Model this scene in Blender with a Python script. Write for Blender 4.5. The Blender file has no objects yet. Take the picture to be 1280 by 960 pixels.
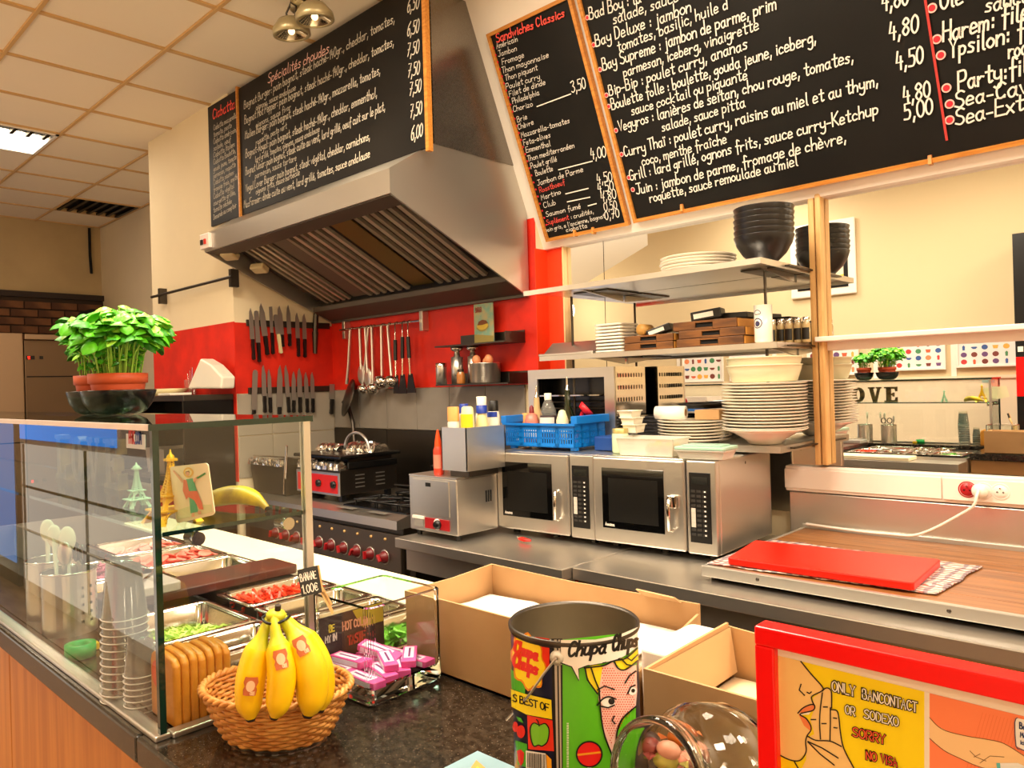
import bpy, bmesh, math, random
from mathutils import Vector, Matrix, noise
from math import pi, sin, cos, radians as R
random.seed(7)
C = bpy.context.scene.collection
SC = bpy.context.scene

# ------------------------------------------------------------ camera, world, exposure
F = 944.0
EYE = Vector((0, 0, 1.56))
M3 = Matrix(((0.72354658, 0.02192565, 0.68992725),
             (0.68966239, 0.01915666, -0.72387762),
             (-0.02908819, 0.99957605, -0.00126056)))
cd = bpy.data.cameras.new('camera'); cam = bpy.data.objects.new('camera', cd); C.objects.link(cam)
cam.matrix_world = Matrix.Translation(EYE) @ M3.to_4x4()
cd.sensor_width = 36; cd.lens = 36 * F / 1280; cd.clip_start = 0.02; cd.clip_end = 60
SC.camera = cam
w = bpy.data.worlds.new('world'); SC.world = w; w.use_nodes = True
w.node_tree.nodes['Background'].inputs[0].default_value = (1.0, .80, .58, 1)
w.node_tree.nodes['Background'].inputs[1].default_value = .6
SC.view_settings.view_transform = 'Standard'; SC.view_settings.look = 'None'
SC.view_settings.gamma = 1; SC.view_settings.use_curve_mapping = False
SC.view_settings.exposure = 0.0

# ------------------------------------------------------------ from a picture point to a place on a known plane
def ray(x, y): return M3 @ Vector((x - 640, -(y - 480), -F))
def PZ(x, y, h):
    d = ray(x, y); return EYE + d * ((h - EYE.z) / d.z)
def PY(x, y, v):
    d = ray(x, y); return EYE + d * (v / d.y)
def PX(x, y, v):
    d = ray(x, y); return EYE + d * (v / d.x)
def PP(x, y, O, n):
    d = ray(x, y); return EYE + d * ((Vector(O) - EYE).dot(n) / d.dot(n))

# ------------------------------------------------------------ materials
def lin(c):
    if isinstance(c, str):
        c = [int(c[i:i+2], 16) / 255 for i in (0, 2, 4)]
        c = [v / 12.92 if v <= .04045 else ((v + .055) / 1.055) ** 2.4 for v in c]
    return (c[0], c[1], c[2], 1)
MATS = {}
def mat(name, col, rough=.5, metal=0, var=0, vscale=8, bump=0, bscale=60, stretch=None, emit=0, spec=.5, col2=None, rvar=0, alpha=1, sss=0, coat=0, ecol=None):
    if name in MATS: return MATS[name]
    m = bpy.data.materials.new(name); m.use_nodes = True; nt = m.node_tree; N = nt.nodes; L = nt.links
    b = N['Principled BSDF']
    b.inputs['Base Color'].default_value = lin(col); b.inputs['Roughness'].default_value = rough
    b.inputs['Metallic'].default_value = metal; b.inputs['Specular IOR Level'].default_value = spec
    b.inputs['Coat Weight'].default_value = coat
    if emit:
        b.inputs['Emission Color'].default_value = lin(ecol or col); b.inputs['Emission Strength'].default_value = emit
    if sss:
        b.inputs['Subsurface Weight'].default_value = sss; b.inputs['Subsurface Radius'].default_value = (.02, .02, .01)
    if alpha < 1: b.inputs['Alpha'].default_value = alpha
    if var or bump or rvar or col2:
        tc = N.new('ShaderNodeTexCoord'); mp = N.new('ShaderNodeMapping'); L.new(tc.outputs['Object'], mp.inputs[0])
        if stretch: mp.inputs['Scale'].default_value = stretch
        n1 = N.new('ShaderNodeTexNoise'); n1.inputs['Scale'].default_value = vscale; n1.inputs['Detail'].default_value = 5
        L.new(mp.outputs[0], n1.inputs['Vector'])
        if var or col2:
            mx = N.new('ShaderNodeMix'); mx.data_type = 'RGBA'
            c1 = lin(col); c2 = lin(col2) if col2 else tuple(max(0, v * (1 - var)) for v in c1[:3]) + (1,)
            mx.inputs[6].default_value = c1; mx.inputs[7].default_value = c2
            rp = N.new('ShaderNodeMapRange'); rp.inputs[1].default_value = .38; rp.inputs[2].default_value = .64
            L.new(n1.outputs[0], rp.inputs[0]); L.new(rp.outputs[0], mx.inputs[0]); L.new(mx.outputs[2], b.inputs['Base Color'])
        if rvar:
            r2 = N.new('ShaderNodeMapRange'); r2.inputs[3].default_value = max(0, rough - rvar); r2.inputs[4].default_value = rough + rvar
            L.new(n1.outputs[0], r2.inputs[0]); L.new(r2.outputs[0], b.inputs['Roughness'])
        if bump:
            n2 = N.new('ShaderNodeTexNoise'); n2.inputs['Scale'].default_value = bscale; n2.inputs['Detail'].default_value = 3
            L.new(mp.outputs[0], n2.inputs['Vector'])
            bp = N.new('ShaderNodeBump'); bp.inputs['Strength'].default_value = bump; bp.inputs['Distance'].default_value = .002
            L.new(n2.outputs[0], bp.inputs['Height']); L.new(bp.outputs[0], b.inputs['Normal'])
    MATS[name] = m; return m
def glassmat(name, tint=(.96, .98, .97), ior=1.45, rough=0.0, haze=None):
    if name in MATS: return MATS[name]
    m = bpy.data.materials.new(name); m.use_nodes = True; nt = m.node_tree; N = nt.nodes; L = nt.links
    N.remove(N['Principled BSDF']); o = N['Material Output']
    t = N.new('ShaderNodeBsdfTransparent'); t.inputs[0].default_value = (*tint, 1)
    g = N.new('ShaderNodeBsdfGlossy'); g.inputs['Roughness'].default_value = rough
    f = N.new('ShaderNodeFresnel'); f.inputs[0].default_value = ior
    ge = N.new('ShaderNodeNewGeometry'); sb = N.new('ShaderNodeMath'); sb.operation = 'SUBTRACT'; sb.inputs[0].default_value = 1; L.new(ge.outputs['Backfacing'], sb.inputs[1])
    ml = N.new('ShaderNodeMath'); ml.operation = 'MULTIPLY'; L.new(f.outputs[0], ml.inputs[0]); L.new(sb.outputs[0], ml.inputs[1])
    f = ml
    mx = N.new('ShaderNodeMixShader'); L.new(f.outputs[0], mx.inputs[0]); L.new(t.outputs[0], mx.inputs[1]); L.new(g.outputs[0], mx.inputs[2])
    out = mx
    if haze:
        d = N.new('ShaderNodeBsdfDiffuse'); d.inputs[0].default_value = (*haze[1], 1)
        m2 = N.new('ShaderNodeMixShader'); m2.inputs[0].default_value = haze[0]
        L.new(mx.outputs[0], m2.inputs[1]); L.new(d.outputs[0], m2.inputs[2]); out = m2
    L.new(out.outputs[0], o.inputs[0]); MATS[name] = m; return m
def realglass(name, tint, ior=1.45, rough=0.0):
    m = bpy.data.materials.new(name); m.use_nodes = True; b = m.node_tree.nodes['Principled BSDF']
    b.inputs['Transmission Weight'].default_value = 1; b.inputs['Roughness'].default_value = rough; b.inputs['IOR'].default_value = ior; b.inputs['Base Color'].default_value = (*tint, 1)
    return m
def steel(name, col='d4cfc6', rough=.28, stretch=(1, 60, 60), bump=.03):
    return mat(name, col, rough + .02, .93, rvar=.03, vscale=14, stretch=tuple(4 * v for v in stretch), bump=bump * .35, bscale=20)

m_cream = mat('cream paint', 'ead9b4', .7, var=.05, vscale=2, bump=.15, bscale=120)
m_white = mat('white paint', 'f2ebe0', .45)
m_trunk = mat('white trunking', 'efe3d8', .35)
m_red = mat('red paint', 'e02406', .55, var=.18, vscale=5, bump=.25, bscale=60, col2='c41c04')
m_redlit = mat('lit red paint', 'f23c08', .5, var=.1, bump=.3, bscale=50)  # same red wall; the light past the hood is put into its colour
m_ceil = mat('ceiling tile', 'f8ead0', .85, bump=.1, bscale=200)
m_tee = mat('ceiling grid', 'd4ad74', .55)
m_greytile = mat('grey tile', '8f877c', .4, var=.1)
m_steel = steel('brushed steel')
m_table = steel('worktop steel', 'cfcac2', .30)
m_steelv = steel('brushed steel upright', 'd2cec6', .3, (60, 60, 1))
m_steeld = steel('worn steel', '9c948a', .34, (2, 40, 40), .06)
m_hood = steel('hood steel', 'c8c4bc', .32, (30, 30, 1.2), .03)
m_hoodin = steel('hood inner steel', '6e675e', .6, (1, 30, 30), .05)
m_bright = mat('polished steel', 'd8d3ca', .12, 1)
m_dsteel = mat('dull dark steel', '565049', .4, 1, rvar=.1)
m_black = mat('black plastic', '0c0b0b', .35)
m_blackm = mat('black enamel', '0a0a0a', .25)
m_dark = mat('dark void', '080706', .9)
m_board = mat('chalkboard', '0d0c0b', .5, var=.3, vscale=3, rvar=.06, col2='141210', spec=.25)
m_chalk = mat('chalk', 'ece4d6', .9)
m_chalkd = mat('thin chalk', 'cfc6b4', .9)
m_chalkr = mat('red chalk', 'f0564a', .9)
m_chalkp = mat('pink chalk', 'eebfb4', .9)
m_frame = mat('oak moulding', 'd08c3c', .4, var=.3, vscale=10, stretch=(1, 10, 10), col2='b9742c')
m_pine = mat('pine post', 'e2b878', .45, var=.2, vscale=8, stretch=(10, 10, .7), col2='d0a060')
m_mirror = mat('mirror silver', (.86, .86, .84), .0, 1)
m_glass = glassmat('clear glass', ior=1.75)
m_glassg = glassmat('green edged glass', (.80, .93, .88))
m_gedge = mat('dark glass edge', '0b2a22', .1, coat=.5)
m_plastic = glassmat('clear plastic', (.95, .94, .91), 1.5, .05, (.045, (.95, .93, .88)))
m_card = mat('cardboard', 'bd9566', .8, var=.12, vscale=4, bump=.1, bscale=80, col2='ae8657')
m_cardi = mat('cardboard inside', 'c8a070', .8, var=.1, vscale=4)
m_paper = mat('white paper', 'f4ece0', .7)
m_redp = mat('red plastic', 'f81c08', .35)
m_signred = mat('sign red lacquer', 'f00606', .3)
m_green = mat('basil leaf', '64c822', .42, var=.4, vscale=25, col2='44a818', sss=0, spec=.4)
m_green2 = mat('basil leaf light', 'a4e448', .42, var=.3, vscale=25, col2='78cc30')
m_stem = mat('basil stem', '9ccc4a', .5)
m_terra = mat('terracotta plastic', 'c4522a', .5)
m_china = mat('white china', 'f3ead9', .18, coat=.3)
m_chinad = mat('black stoneware', '1a1716', .3)
m_hand = mat('knife handle', '120f0e', .35)
m_blade = mat('knife blade', 'a8a29a', .4, .8)
m_banana = mat('banana peel', 'ffd400', .42, var=.12, vscale=12, col2='f2bc00')
m_bangreen = mat('banana stem', 'b4c22a', .45, col2='d8cc20', vscale=30)
m_brownspot = mat('banana tip', '2e1c10', .7)
m_wicker = mat('wicker', 'd69a4c', .5, var=.35, vscale=40, col2='b8742e')
m_blue = mat('blue plastic', '0a78d6', .35)
m_wood = mat('oak laminate', '9c6636', .4, var=.4, vscale=3, stretch=(1, 14, 14), col2='784a26')

# ------------------------------------------------------------ mesh builder
class MB:
    def __init__(s, smooth=False): s.v = []; s.f = []; s.mi = []; s.sm = []; s.m = 0; s.smooth = smooth
    def add(s, vs, fs, smooth=None):
        n = len(s.v); s.v += [tuple(q) for q in vs]
        for f in fs:
            s.f.append([i + n for i in f]); s.mi.append(s.m); s.sm.append(s.smooth if smooth is None else smooth)
        return s
    def box(s, x0, x1, y0, y1, z0, z1, mx=None, bev=0):
        if bev:
            b = min(bev, abs(x1 - x0) / 2.01, abs(y1 - y0) / 2.01, abs(z1 - z0) / 2.01)
            bm = bmesh.new(); bmesh.ops.create_cube(bm, size=1)
            for q in bm.verts: q.co = Vector(((x0 + x1) / 2 + q.co.x * (x1 - x0), (y0 + y1) / 2 + q.co.y * (y1 - y0), (z0 + z1) / 2 + q.co.z * (z1 - z0)))
            bmesh.ops.bevel(bm, geom=bm.edges[:], offset=b, segments=2, affect='EDGES', profile=.5)
            vs = [q.co.copy() for q in bm.verts]; fs = [[q.index for q in f.verts] for f in bm.faces]; bm.free()
        else:
            vs = [Vector(q) for q in ((x0, y0, z0), (x1, y0, z0), (x1, y1, z0), (x0, y1, z0), (x0, y0, z1), (x1, y0, z1), (x1, y1, z1), (x0, y1, z1))]
            fs = [(3, 2, 1, 0), (4, 5, 6, 7), (0, 1, 5, 4), (1, 2, 6, 5), (2, 3, 7, 6), (3, 0, 4, 7)]
        if mx is not None: vs = [mx @ q for q in vs]
        return s.add(vs, fs, False)
    def rings(s, rs, closed=True, cap0=True, cap1=True, smooth=True):
        n = len(rs[0]); vs = [q for r in rs for q in r]; fs = []
        for i in range(len(rs) - 1):
            for j in range(n if closed else n - 1):
                k = (j + 1) % n; fs.append((i * n + j, i * n + k, (i + 1) * n + k, (i + 1) * n + j))
        s.add(vs, fs, smooth)
        if cap0: s.add(rs[0], [list(range(n))[::-1]], False)
        if cap1: s.add(rs[-1], [list(range(n))], False)
        return s
    def lathe(s, prof, c=(0, 0, 0), seg=24, sx=1, sy=1, mx=None, cap0=False, cap1=False, smooth=True, a0=0, a1=2 * pi):
        full = abs(a1 - a0 - 2 * pi) < 1e-6; rs = []
        for r, z in prof:
            ring = [Vector((c[0] + cos(a0 + (a1 - a0) * k / (seg if full else seg - 1)) * r * sx, c[1] + sin(a0 + (a1 - a0) * k / (seg if full else seg - 1)) * r * sy, c[2] + z)) for k in range(seg)]
            if mx is not None: ring = [mx @ q for q in ring]
            rs.append(ring)
        return s.rings(rs, full, cap0, cap1, smooth)
    def tube(s, pts, r, seg=8, caps=True, flat=1, smooth=True):
        pts = [Vector(p) for p in pts]; n = len(pts); rs = []
        up = None
        for i, p in enumerate(pts):
            t = (pts[min(i + 1, n - 1)] - pts[max(i - 1, 0)]).normalized()
            if up is None:
                up = Vector((0, 0, 1)) if abs(t.z) < .9 else Vector((1, 0, 0))
            a = t.cross(up).normalized(); b = a.cross(t).normalized(); up = b
            rr = r[i] if isinstance(r, (list, tuple)) else r
            rs.append([p + a * cos(2 * pi * k / seg) * rr + b * sin(2 * pi * k / seg) * rr * flat for k in range(seg)])
        return s.rings(rs, True, caps, caps, smooth)
    def prism(s, poly, d, mx=None):
        # poly: list of 3D points (planar), d: extrusion vector
        d = Vector(d); a = [Vector(p) for p in poly]; b = [p + d for p in a]; n = len(a)
        vs = a + b
        if mx is not None: vs = [mx @ q for q in vs]
        fs = [list(range(n))[::-1], [n + i for i in range(n)]] + [(i, (i + 1) % n, n + (i + 1) % n, n + i) for i in range(n)]
        return s.add(vs, fs, False)
    def sphere(s, c, r, sx=1, sy=1, sz=1, seg=14, ring=9, mx=None):
        prof = [(max(1e-4, sin(pi * k / ring)) * r, -cos(pi * k / ring) * r * sz) for k in range(ring + 1)]
        return s.lathe(prof, c, seg, sx, sy, mx)
    def quad(s, a, b, c, d): return s.add([a, b, c, d], [(0, 1, 2, 3)], False)
def T(x, y, z): return Matrix.Translation((x, y, z))
def RX(a): return Matrix.Rotation(a, 4, 'X')
def RY(a): return Matrix.Rotation(a, 4, 'Y')
def RZ(a): return Matrix.Rotation(a, 4, 'Z')

def link_mesh(name, mb, mats):
    me = bpy.data.meshes.new(name); me.from_pydata([tuple(q) for q in mb.v], [], mb.f)
    if not isinstance(mats, (list, tuple)): mats = [mats]
    for m in mats: me.materials.append(m)
    me.polygons.foreach_set('material_index', mb.mi); me.polygons.foreach_set('use_smooth', mb.sm)
    bm = bmesh.new(); bm.from_mesh(me); bmesh.ops.recalc_face_normals(bm, faces=bm.faces[:]); bm.to_mesh(me); bm.free()
    me.update()
    o = bpy.data.objects.new(name, me); C.objects.link(o); return o
def obj(name, mb, mats, parent=None, world=True, label=None, kind=None):
    """one mesh object; world=True: the builder's points are world points and are brought into the parent's space"""
    o = link_mesh(name, mb, mats)
    if parent is not None:
        o.parent = parent
        if world:
            q = parent; X = Matrix.Identity(4)
            while q is not None: X = q.matrix_basis @ X; q = q.parent
            o.data.transform(X.inverted())
    else:
        xs = [v.co for v in o.data.vertices]
        c = Vector(((min(q.x for q in xs) + max(q.x for q in xs)) / 2, (min(q.y for q in xs) + max(q.y for q in xs)) / 2, min(q.z for q in xs)))
        o.data.transform(Matrix.Translation(-c)); o.location = c
    if label: o['label'] = label
    if kind: o['kind'] = kind
    return o
def tag(o, label, cat, group=None):
    o['label'] = label; o['category'] = cat
    if group: o['group'] = group
    return o
def thing(name, label, cat, loc=(0, 0, 0), rz=0, group=None):
    o = bpy.data.objects.new(name, None); C.objects.link(o); o.location = loc; o.rotation_euler = (0, 0, rz); o.empty_display_size = .05
    return tag(o, label, cat, group)
def struct(name, mb, mats, parent=None):
    o = obj(name, mb, mats, parent)
    if parent is None: o['kind'] = 'structure'
    return o
def dup(root, loc=None, rot=None, label=None, scale=None):
    def cp(o, par):
        c = o.copy(); C.objects.link(c); c.parent = par
        for ch in o.children: cp(ch, c)
        return c
    r = cp(root, None)
    if loc is not None: r.location = loc
    if rot is not None: r.rotation_euler = rot
    if scale is not None: r.scale = scale
    if label: r['label'] = label
    return r
def piece(name, me, parent, loc, rot=(0, 0, 0), scale=(1, 1, 1)):
    o = bpy.data.objects.new(name, me); C.objects.link(o); o.parent = parent; o.location = loc; o.rotation_euler = rot; o.scale = scale; return o
def mesh_of(name, mb, mats):
    o = link_mesh(name, mb, mats); me = o.data; bpy.data.objects.remove(o); return me

# ------------------------------------------------------------ single stroke handwriting
G = {}
def g(ch, wd, s): G[ch] = (wd, [[tuple(float(v) for v in p.split(',')) for p in st.split(' ')] for st in s.split(';')])
for ln in """a 5|4,4 2,5 0,3 1,0 3,0 4,3;4,5 4,1 5,0
b 4.4|0,10 0,0;0,3 2,5 4,3 3,0 0,0
c 4.2|4,4 2,5 0,3 1,0 4,.5
d 4.6|4,3 2,5 0,3 1,0 4,1;4,10 4,0
e 4.4|0,2.5 4,3 3,5 1,5 0,2 1,0 4,.6
f 4|4.5,9 3,10 2,9 2,-2;.4,5 4,5
g 4.5|4,4 2,5 0,3 1,1 4,2;4,5 4,-2 2,-4 0,-3
h 4.4|0,10 0,0;0,3 2,5 4,4 4,0
i 1.6|1,5 1,0;1,7 1,7.5
j 2.6|2,5 2,-3 0,-4;2,7 2,7.5
k 4.2|0,10 0,0;4,5 0,2.5 4,0
l 2.2|1,10 1,2 1.3,.4 2,0
m 6.4|0,5 0,0;0,3.5 1.5,5 3,4 3,0;3,3.5 4.5,5 6,4 6,0
n 4.4|0,5 0,0;0,3 2,5 4,4 4,0
o 4.3|2,5 0,3.5 0,1.5 2,0 4,1.5 4,3.5 2,5
p 4.3|0,5 0,-4;0,4 2,5 4,3.5 3,.5 0,.5
q 4.6|4,4 2,5 0,3 1,0 4,1;4,5 4,-4
r 3.8|0,5 0,0;0,3 2,5 3.5,4.6
s 3.8|3.5,4.5 1.5,5 .5,3.8 3,2 2.5,.2 0,.4
t 4|2,9 2,1 3,0 4,.5;0,6 4,6
u 4.4|0,5 0,1 2,0 4,1.5;4,5 4,0
v 4.2|0,5 2,0 4,5
w 6.2|0,5 1.5,0 3,4;3,4 4.5,0 6,5
x 4.2|0,5 4,0;4,5 0,0
y 4.4|0,5 0,2 2,1 4,2;4,5 4,-2 2,-4 0,-3
z 4.2|0,5 4,5 0,0;0,0 4,0
A 5.2|0,0 2.5,10 5,0;1,4 4,4
B 5.2|0,0 0,10;0,10 3,10 4,8 3,5.5 0,5.5;0,5.5 4,5 5,3 4,0 0,0
C 5.2|5,8.5 3,10 1,9 0,5 1,1 3,0 5,1.5
D 5.2|0,0 0,10;0,10 3,9.5 5,6 4.5,2 3,.3 0,0
E 5|5,10 0,10 0,0;0,5 4,5;0,0 5,0
F 4.6|5,10 0,10 0,0;0,5 4,5
G 5.3|5,8.5 3,10 1,9 0,5 1,1 3,0 5,1.5 5,4.5;3,4.5 5,4.5
H 5.2|0,0 0,10;5,0 5,10;0,5 5,5
I 2|1,0 1,10
J 5|4,10 4,2 2.5,0 0,1;1,10 6,10
K 5|0,0 0,10;5,10 0,4;1,5 5,0
L 5|0,10 0,0;0,0 5,0
M 6.2|0,0 .5,10 3,4;3,4 5.5,10 6,0
N 5.2|0,0 0,10;0,10 5,0;5,0 5,10
O 5.2|2.5,10 0,7.5 0,2.5 2.5,0 5,2.5 5,7.5 2.5,10
P 5.2|0,0 0,10;0,10 4,10 5,7.5 4,5 0,4.5
Q 5.4|2.5,10 0,7.5 0,2.5 2.5,0 5,2.5 5,7.5 2.5,10;3,2 5.5,-1
R 5.2|0,0 0,10;0,10 4,10 5,7.5 4,5 0,4.5;2,4.7 5,0
S 5.2|5,9 3,10 .5,8.5 1,6 4,4.5 5,2 3,0 0,1
T 5|2.5,0 2.5,10;0,10 5,10
U 5.2|0,10 0,2 2.5,0 5,2 5,10
V 5|0,10 2.5,0 5,10
W 6.2|0,10 1.5,0 3,7;3,7 4.5,0 6,10
X 5|0,10 5,0;5,10 0,0
Y 5|0,10 2.5,5 5,10;2.5,5 2.5,0
Z 5|0,10 5,10 0,0;0,0 5,0
0 4.3|2,10 0,7.5 0,2.5 2,0 4,2.5 4,7.5 2,10
1 2.4|0,7 2,10 2,0
2 4.2|0,8 2,10 4,8 3,5 0,0;0,0 4,0
3 4.2|0,9 3,10 4,8 2,5.5;2,5.5 4,4 4,1.5 2,0 0,1
4 4.3|1,10 0,4 4,4;3,7 3,0
5 4.3|4,10 .5,10 .5,6;.5,6 3,6 4,3.5 3,.5 0,.5
6 4.3|4,10 1,7 0,3 1,0 3,0 4,2 3,5 .5,4
7 4.2|0,10 4,10 1,0;.5,5 3.5,5
8 4.3|2,5.5 0,7.5 2,10 4,7.5 2,5.5 0,2.5 2,0 4,2.5 2,5.5
9 4.3|4,7 2,5 0,7.5 2,10 4,8 3.5,3 2,0
€ 5|5,8.5 3,10 1,8 1,2 3,0 5,1.5;0,6 4,6;0,4 4,4
, 1.6|1,1 .3,-2
. 1.6|.6,0 .6,.7
: 2|1,.6 1,1.4;1,4 1,4.8
- 3.6|0,3 3,3
' 1.6|1,10 .8,8
/ 4|0,0 4,10""".split('\n'):
    a, b = ln.split('|'); g(a[0], float(a[2:]), b)
for c_, base, ac in (('é', 'e', '1.6,6.6 3.2,8.6'), ('è', 'e', '1,8.6 2.6,6.6'), ('ê', 'e', '.5,7 2,8.6 3.5,7'), ('î', 'i', '0,7 1,8.6 2.2,7'), ('É', 'E', '2,11 3.5,13'), ('ï', 'i', '0,7 0,7.6;2,7 2,7.6')):
    st = [list(s) for s in G[base][1]]
    if base == 'i': st = st[:1]
    G[c_] = (G[base][0] + (.6 if base == 'i' else 0), st + [[tuple(float(v) for v in p.split(',')) for p in s.split(' ')] for s in ac.split(';')])
def smooth_pts(p, k=4):
    if len(p) < 4: return p
    out = []
    closed = p[0] == p[-1]
    for i in range(len(p) - 1):
        a = p[i - 1] if i > 0 else (p[-2] if closed else p[0]); b = p[i]; c = p[i + 1]
        d = p[i + 2] if i + 2 < len(p) else (p[1] if closed else p[-1])
        for j in range(k):
            t = j / k
            out.append(tuple(.5 * (2 * b[q] + (c[q] - a[q]) * t + (2 * a[q] - 5 * b[q] + 4 * c[q] - d[q]) * t * t + (3 * b[q] - a[q] - 3 * c[q] + d[q]) * t ** 3) for q in (0, 1)))
    out.append(p[-1]); return out
def text_width(s): return sum(3.2 if ch == ' ' else G[ch][0] + 1.5 for ch in s) / 10
def ribbon2(pts, hw):
    """flat ribbon in 2D: list of quads"""
    qs = []; n = len(pts)
    L_ = []; R_ = []
    for i in range(n):
        a = pts[max(0, i - 1)]; b = pts[min(n - 1, i + 1)]
        dx, dy = b[0] - a[0], b[1] - a[1]; l = math.hypot(dx, dy) or 1
        px, py = -dy / l * hw, dx / l * hw
        ex, ey = (0, 0)
        if i == 0: ex, ey = -dx / l * hw, -dy / l * hw
        if i == n - 1: ex, ey = dx / l * hw, dy / l * hw
        L_.append((pts[i][0] + px + ex, pts[i][1] + py + ey)); R_.append((pts[i][0] - px + ex, pts[i][1] - py + ey))
    for i in range(n - 1): qs.append((L_[i], R_[i], R_[i + 1], L_[i + 1]))
    return qs
def write(mb, s, f, size, xscale=1, hw=.4, slant=0, jit=.15, k=4):
    """f(u,v)->3D; size = cap height; xscale multiplies widths; hw in tenths of cap height"""
    x = 0
    for ch in s:
        if ch == ' ': x += 3.2; continue
        wd, sts = G[ch]; jy = random.uniform(-jit, jit) * 2; js = 1 + random.uniform(-jit, jit) * .4
        for st in sts:
            sp = smooth_pts(st, k)
            sp = [((x + a * js + b * slant) / 10 * size * xscale, (b * js + jy) / 10 * size) for a, b in sp]
            for q in ribbon2(sp, hw / 10 * size):
                mb.add([f(*p) for p in q], [(0, 1, 2, 3)], False)
        x += wd + 1.5
    return x / 10 * size * xscale
def cutpoly(poly, du=None, u0=0):
    """triangulate a 2D polygon, sliced along u so that it can bend round a cylinder"""
    bm = bmesh.new(); vs = [bm.verts.new((a, b, 0)) for a, b in poly]
    for i in range(len(vs)): bm.edges.new((vs[i], vs[(i + 1) % len(vs)]))
    bmesh.ops.triangle_fill(bm, edges=bm.edges[:], use_beauty=True)
    if du:
        a0 = min(p[0] for p in poly); a1 = max(p[0] for p in poly); k = math.ceil(a0 / du)
        while k * du < a1:
            bmesh.ops.bisect_plane(bm, geom=bm.verts[:] + bm.edges[:] + bm.faces[:], plane_co=(k * du, 0, 0), plane_no=(1, 0, 0)); k += 1
    bm.verts.index_update()
    r = ([tuple(v.co[:2]) for v in bm.verts], [[v.index for v in f_.verts] for f_ in bm.faces]); bm.free(); return r
def fill(mb, poly, f, du=None):
    vs, fs = cutpoly(poly, du); mb.add([f(*p) for p in vs], fs, False)
def line(mb, pts, f, hw, k=5, closed=False):
    if closed: pts = list(pts) + [pts[0]]
    for q in ribbon2(smooth_pts(pts, k), hw): mb.add([f(*p) for p in q], [(0, 1, 2, 3)], False)
def circ(cx, cy, r, n=20, ry=None): return [(cx + cos(2 * pi * i / n) * r, cy + sin(2 * pi * i / n) * (ry or r)) for i in range(n)]
# ============================================================ THE SETTING
CZL = 3.44
fl = struct('floor', MB().box(-9.3, 3.2, -1.25, 3.2, -.06, 0), mat('grout', '5a4636', .8))
m_floor = mat('wood look floor tile', 'b08a62', .4, var=.35, vscale=2.5, stretch=(1, 6, 1), col2='8c6844')
tile = mesh_of('floor_tile', MB().box(-.598, .598, -.296, .296, 0, .008), m_floor)
for i in range(10):
    for j in range(3): piece('floor_tile', tile, fl, Vector((-8.6 + i * 1.2, -.9 + j * .6, 0)) - fl.location)
# ceiling: tiles laid in a grid of tees
cl = struct('ceiling', MB().box(-9.3, 3.2, -1.25, 3.2, CZL + .05, CZL + .12), m_white)
tl = mesh_of('ceiling_tile', MB().box(-.298, .298, -.298, .298, 0, .03), m_ceil)
GX, GY, GS = -4.17, 1.10, .615
m_lens = mat('light diffuser', 'fff3e0', .5, emit=7, ecol='fff2dc')
m_panel_metal = mat('louvre metal', '2a2620', .4, .8)
light_spots = [(-6.5, 1.4), (-1.5, .0), (.6, .6), (-3.5, -.5), (.8, 2.2), (-1.3, 1.3), (-2.9, .9)]  # first panel is in view; the others are added to light the scene
vents = [(-7.95, 2.65)]
def cell(x, y): return (math.floor((x - GX) / GS), math.floor((y - GY) / GS))
skip = {cell(*q) for q in vents} | {cell(*q) for q in light_spots}
for i in range(-9, 13):
    for j in range(-4, 4):
        cx, cy = GX + (i + .5) * GS, GY + (j + .5) * GS
        if not (-9.2 < cx < 3.1 and -1.3 < cy < 3.1) or (i, j) in skip: continue
        piece('ceiling_tile', tl, cl, Vector((cx, cy, CZL + .008 + random.uniform(0, .002))) - cl.location)
for i in range(-8, 13):
    x = GX + i * GS
    if x < 3.1: obj('ceiling_tee', MB().box(x - .014, x + .014, -1.2, 3.08, CZL, CZL + .04), m_tee, cl)
for j in range(-3, 4):
    y = GY + j * GS
    if y < 3.08: obj('ceiling_tee', MB().box(-9.1, 3.1, y - .009, y + .009, CZL - .003, CZL + .04), m_tee, cl)
def ceiling_light(x, y, lit_half, label, power):
    i, j = cell(x, y); cx, cy = GX + (i + .5) * GS, GY + (j + .5) * GS
    t = thing('ceiling_light', label, 'ceiling light', (cx, cy, CZL), 0)
    f = MB()
    for a in (-1, 1): f.box(cx - .3, cx + .3, cy + a * .29 - .01, cy + a * .29 + .01, CZL - .008, CZL + .05); f.box(cx + a * .29 - .01, cx + a * .29 + .01, cy - .3, cy + .3, CZL - .008, CZL + .05)
    obj('frame', f, m_white, t)
    d = MB().box(cx - .28, cx + .28, cy - .28, cy + .28, CZL + .012, CZL + .018); d2 = None
    if lit_half:
        d = MB().box(cx - .28, cx + .10, cy - .28, cy + .28, CZL + .012, CZL + .018)
        obj('back_plate', MB().box(cx + .10, cx + .28, cy - .28, cy + .28, CZL + .03, CZL + .036), m_dark, t)
        for k in range(6):
            y0 = cy - .25 + k * .1; obj('louvre', MB().box(cx + .10, cx + .28, y0 - .012, y0 + .012, CZL, CZL + .03), m_panel_metal, t)
    obj('diffuser', d, m_lens, t)
    ld = bpy.data.lights.new('panel_glow', 'AREA'); ld.shape = 'SQUARE'; ld.size = .55; ld.energy = power; ld.color = (1, .85, .66)
    lo = bpy.data.objects.new('panel_glow', ld); C.objects.link(lo); lo.parent = t; lo.location = (0, 0, -.012)
LP = [14, 34, 42, 28, 36, 56, 52]
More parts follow.
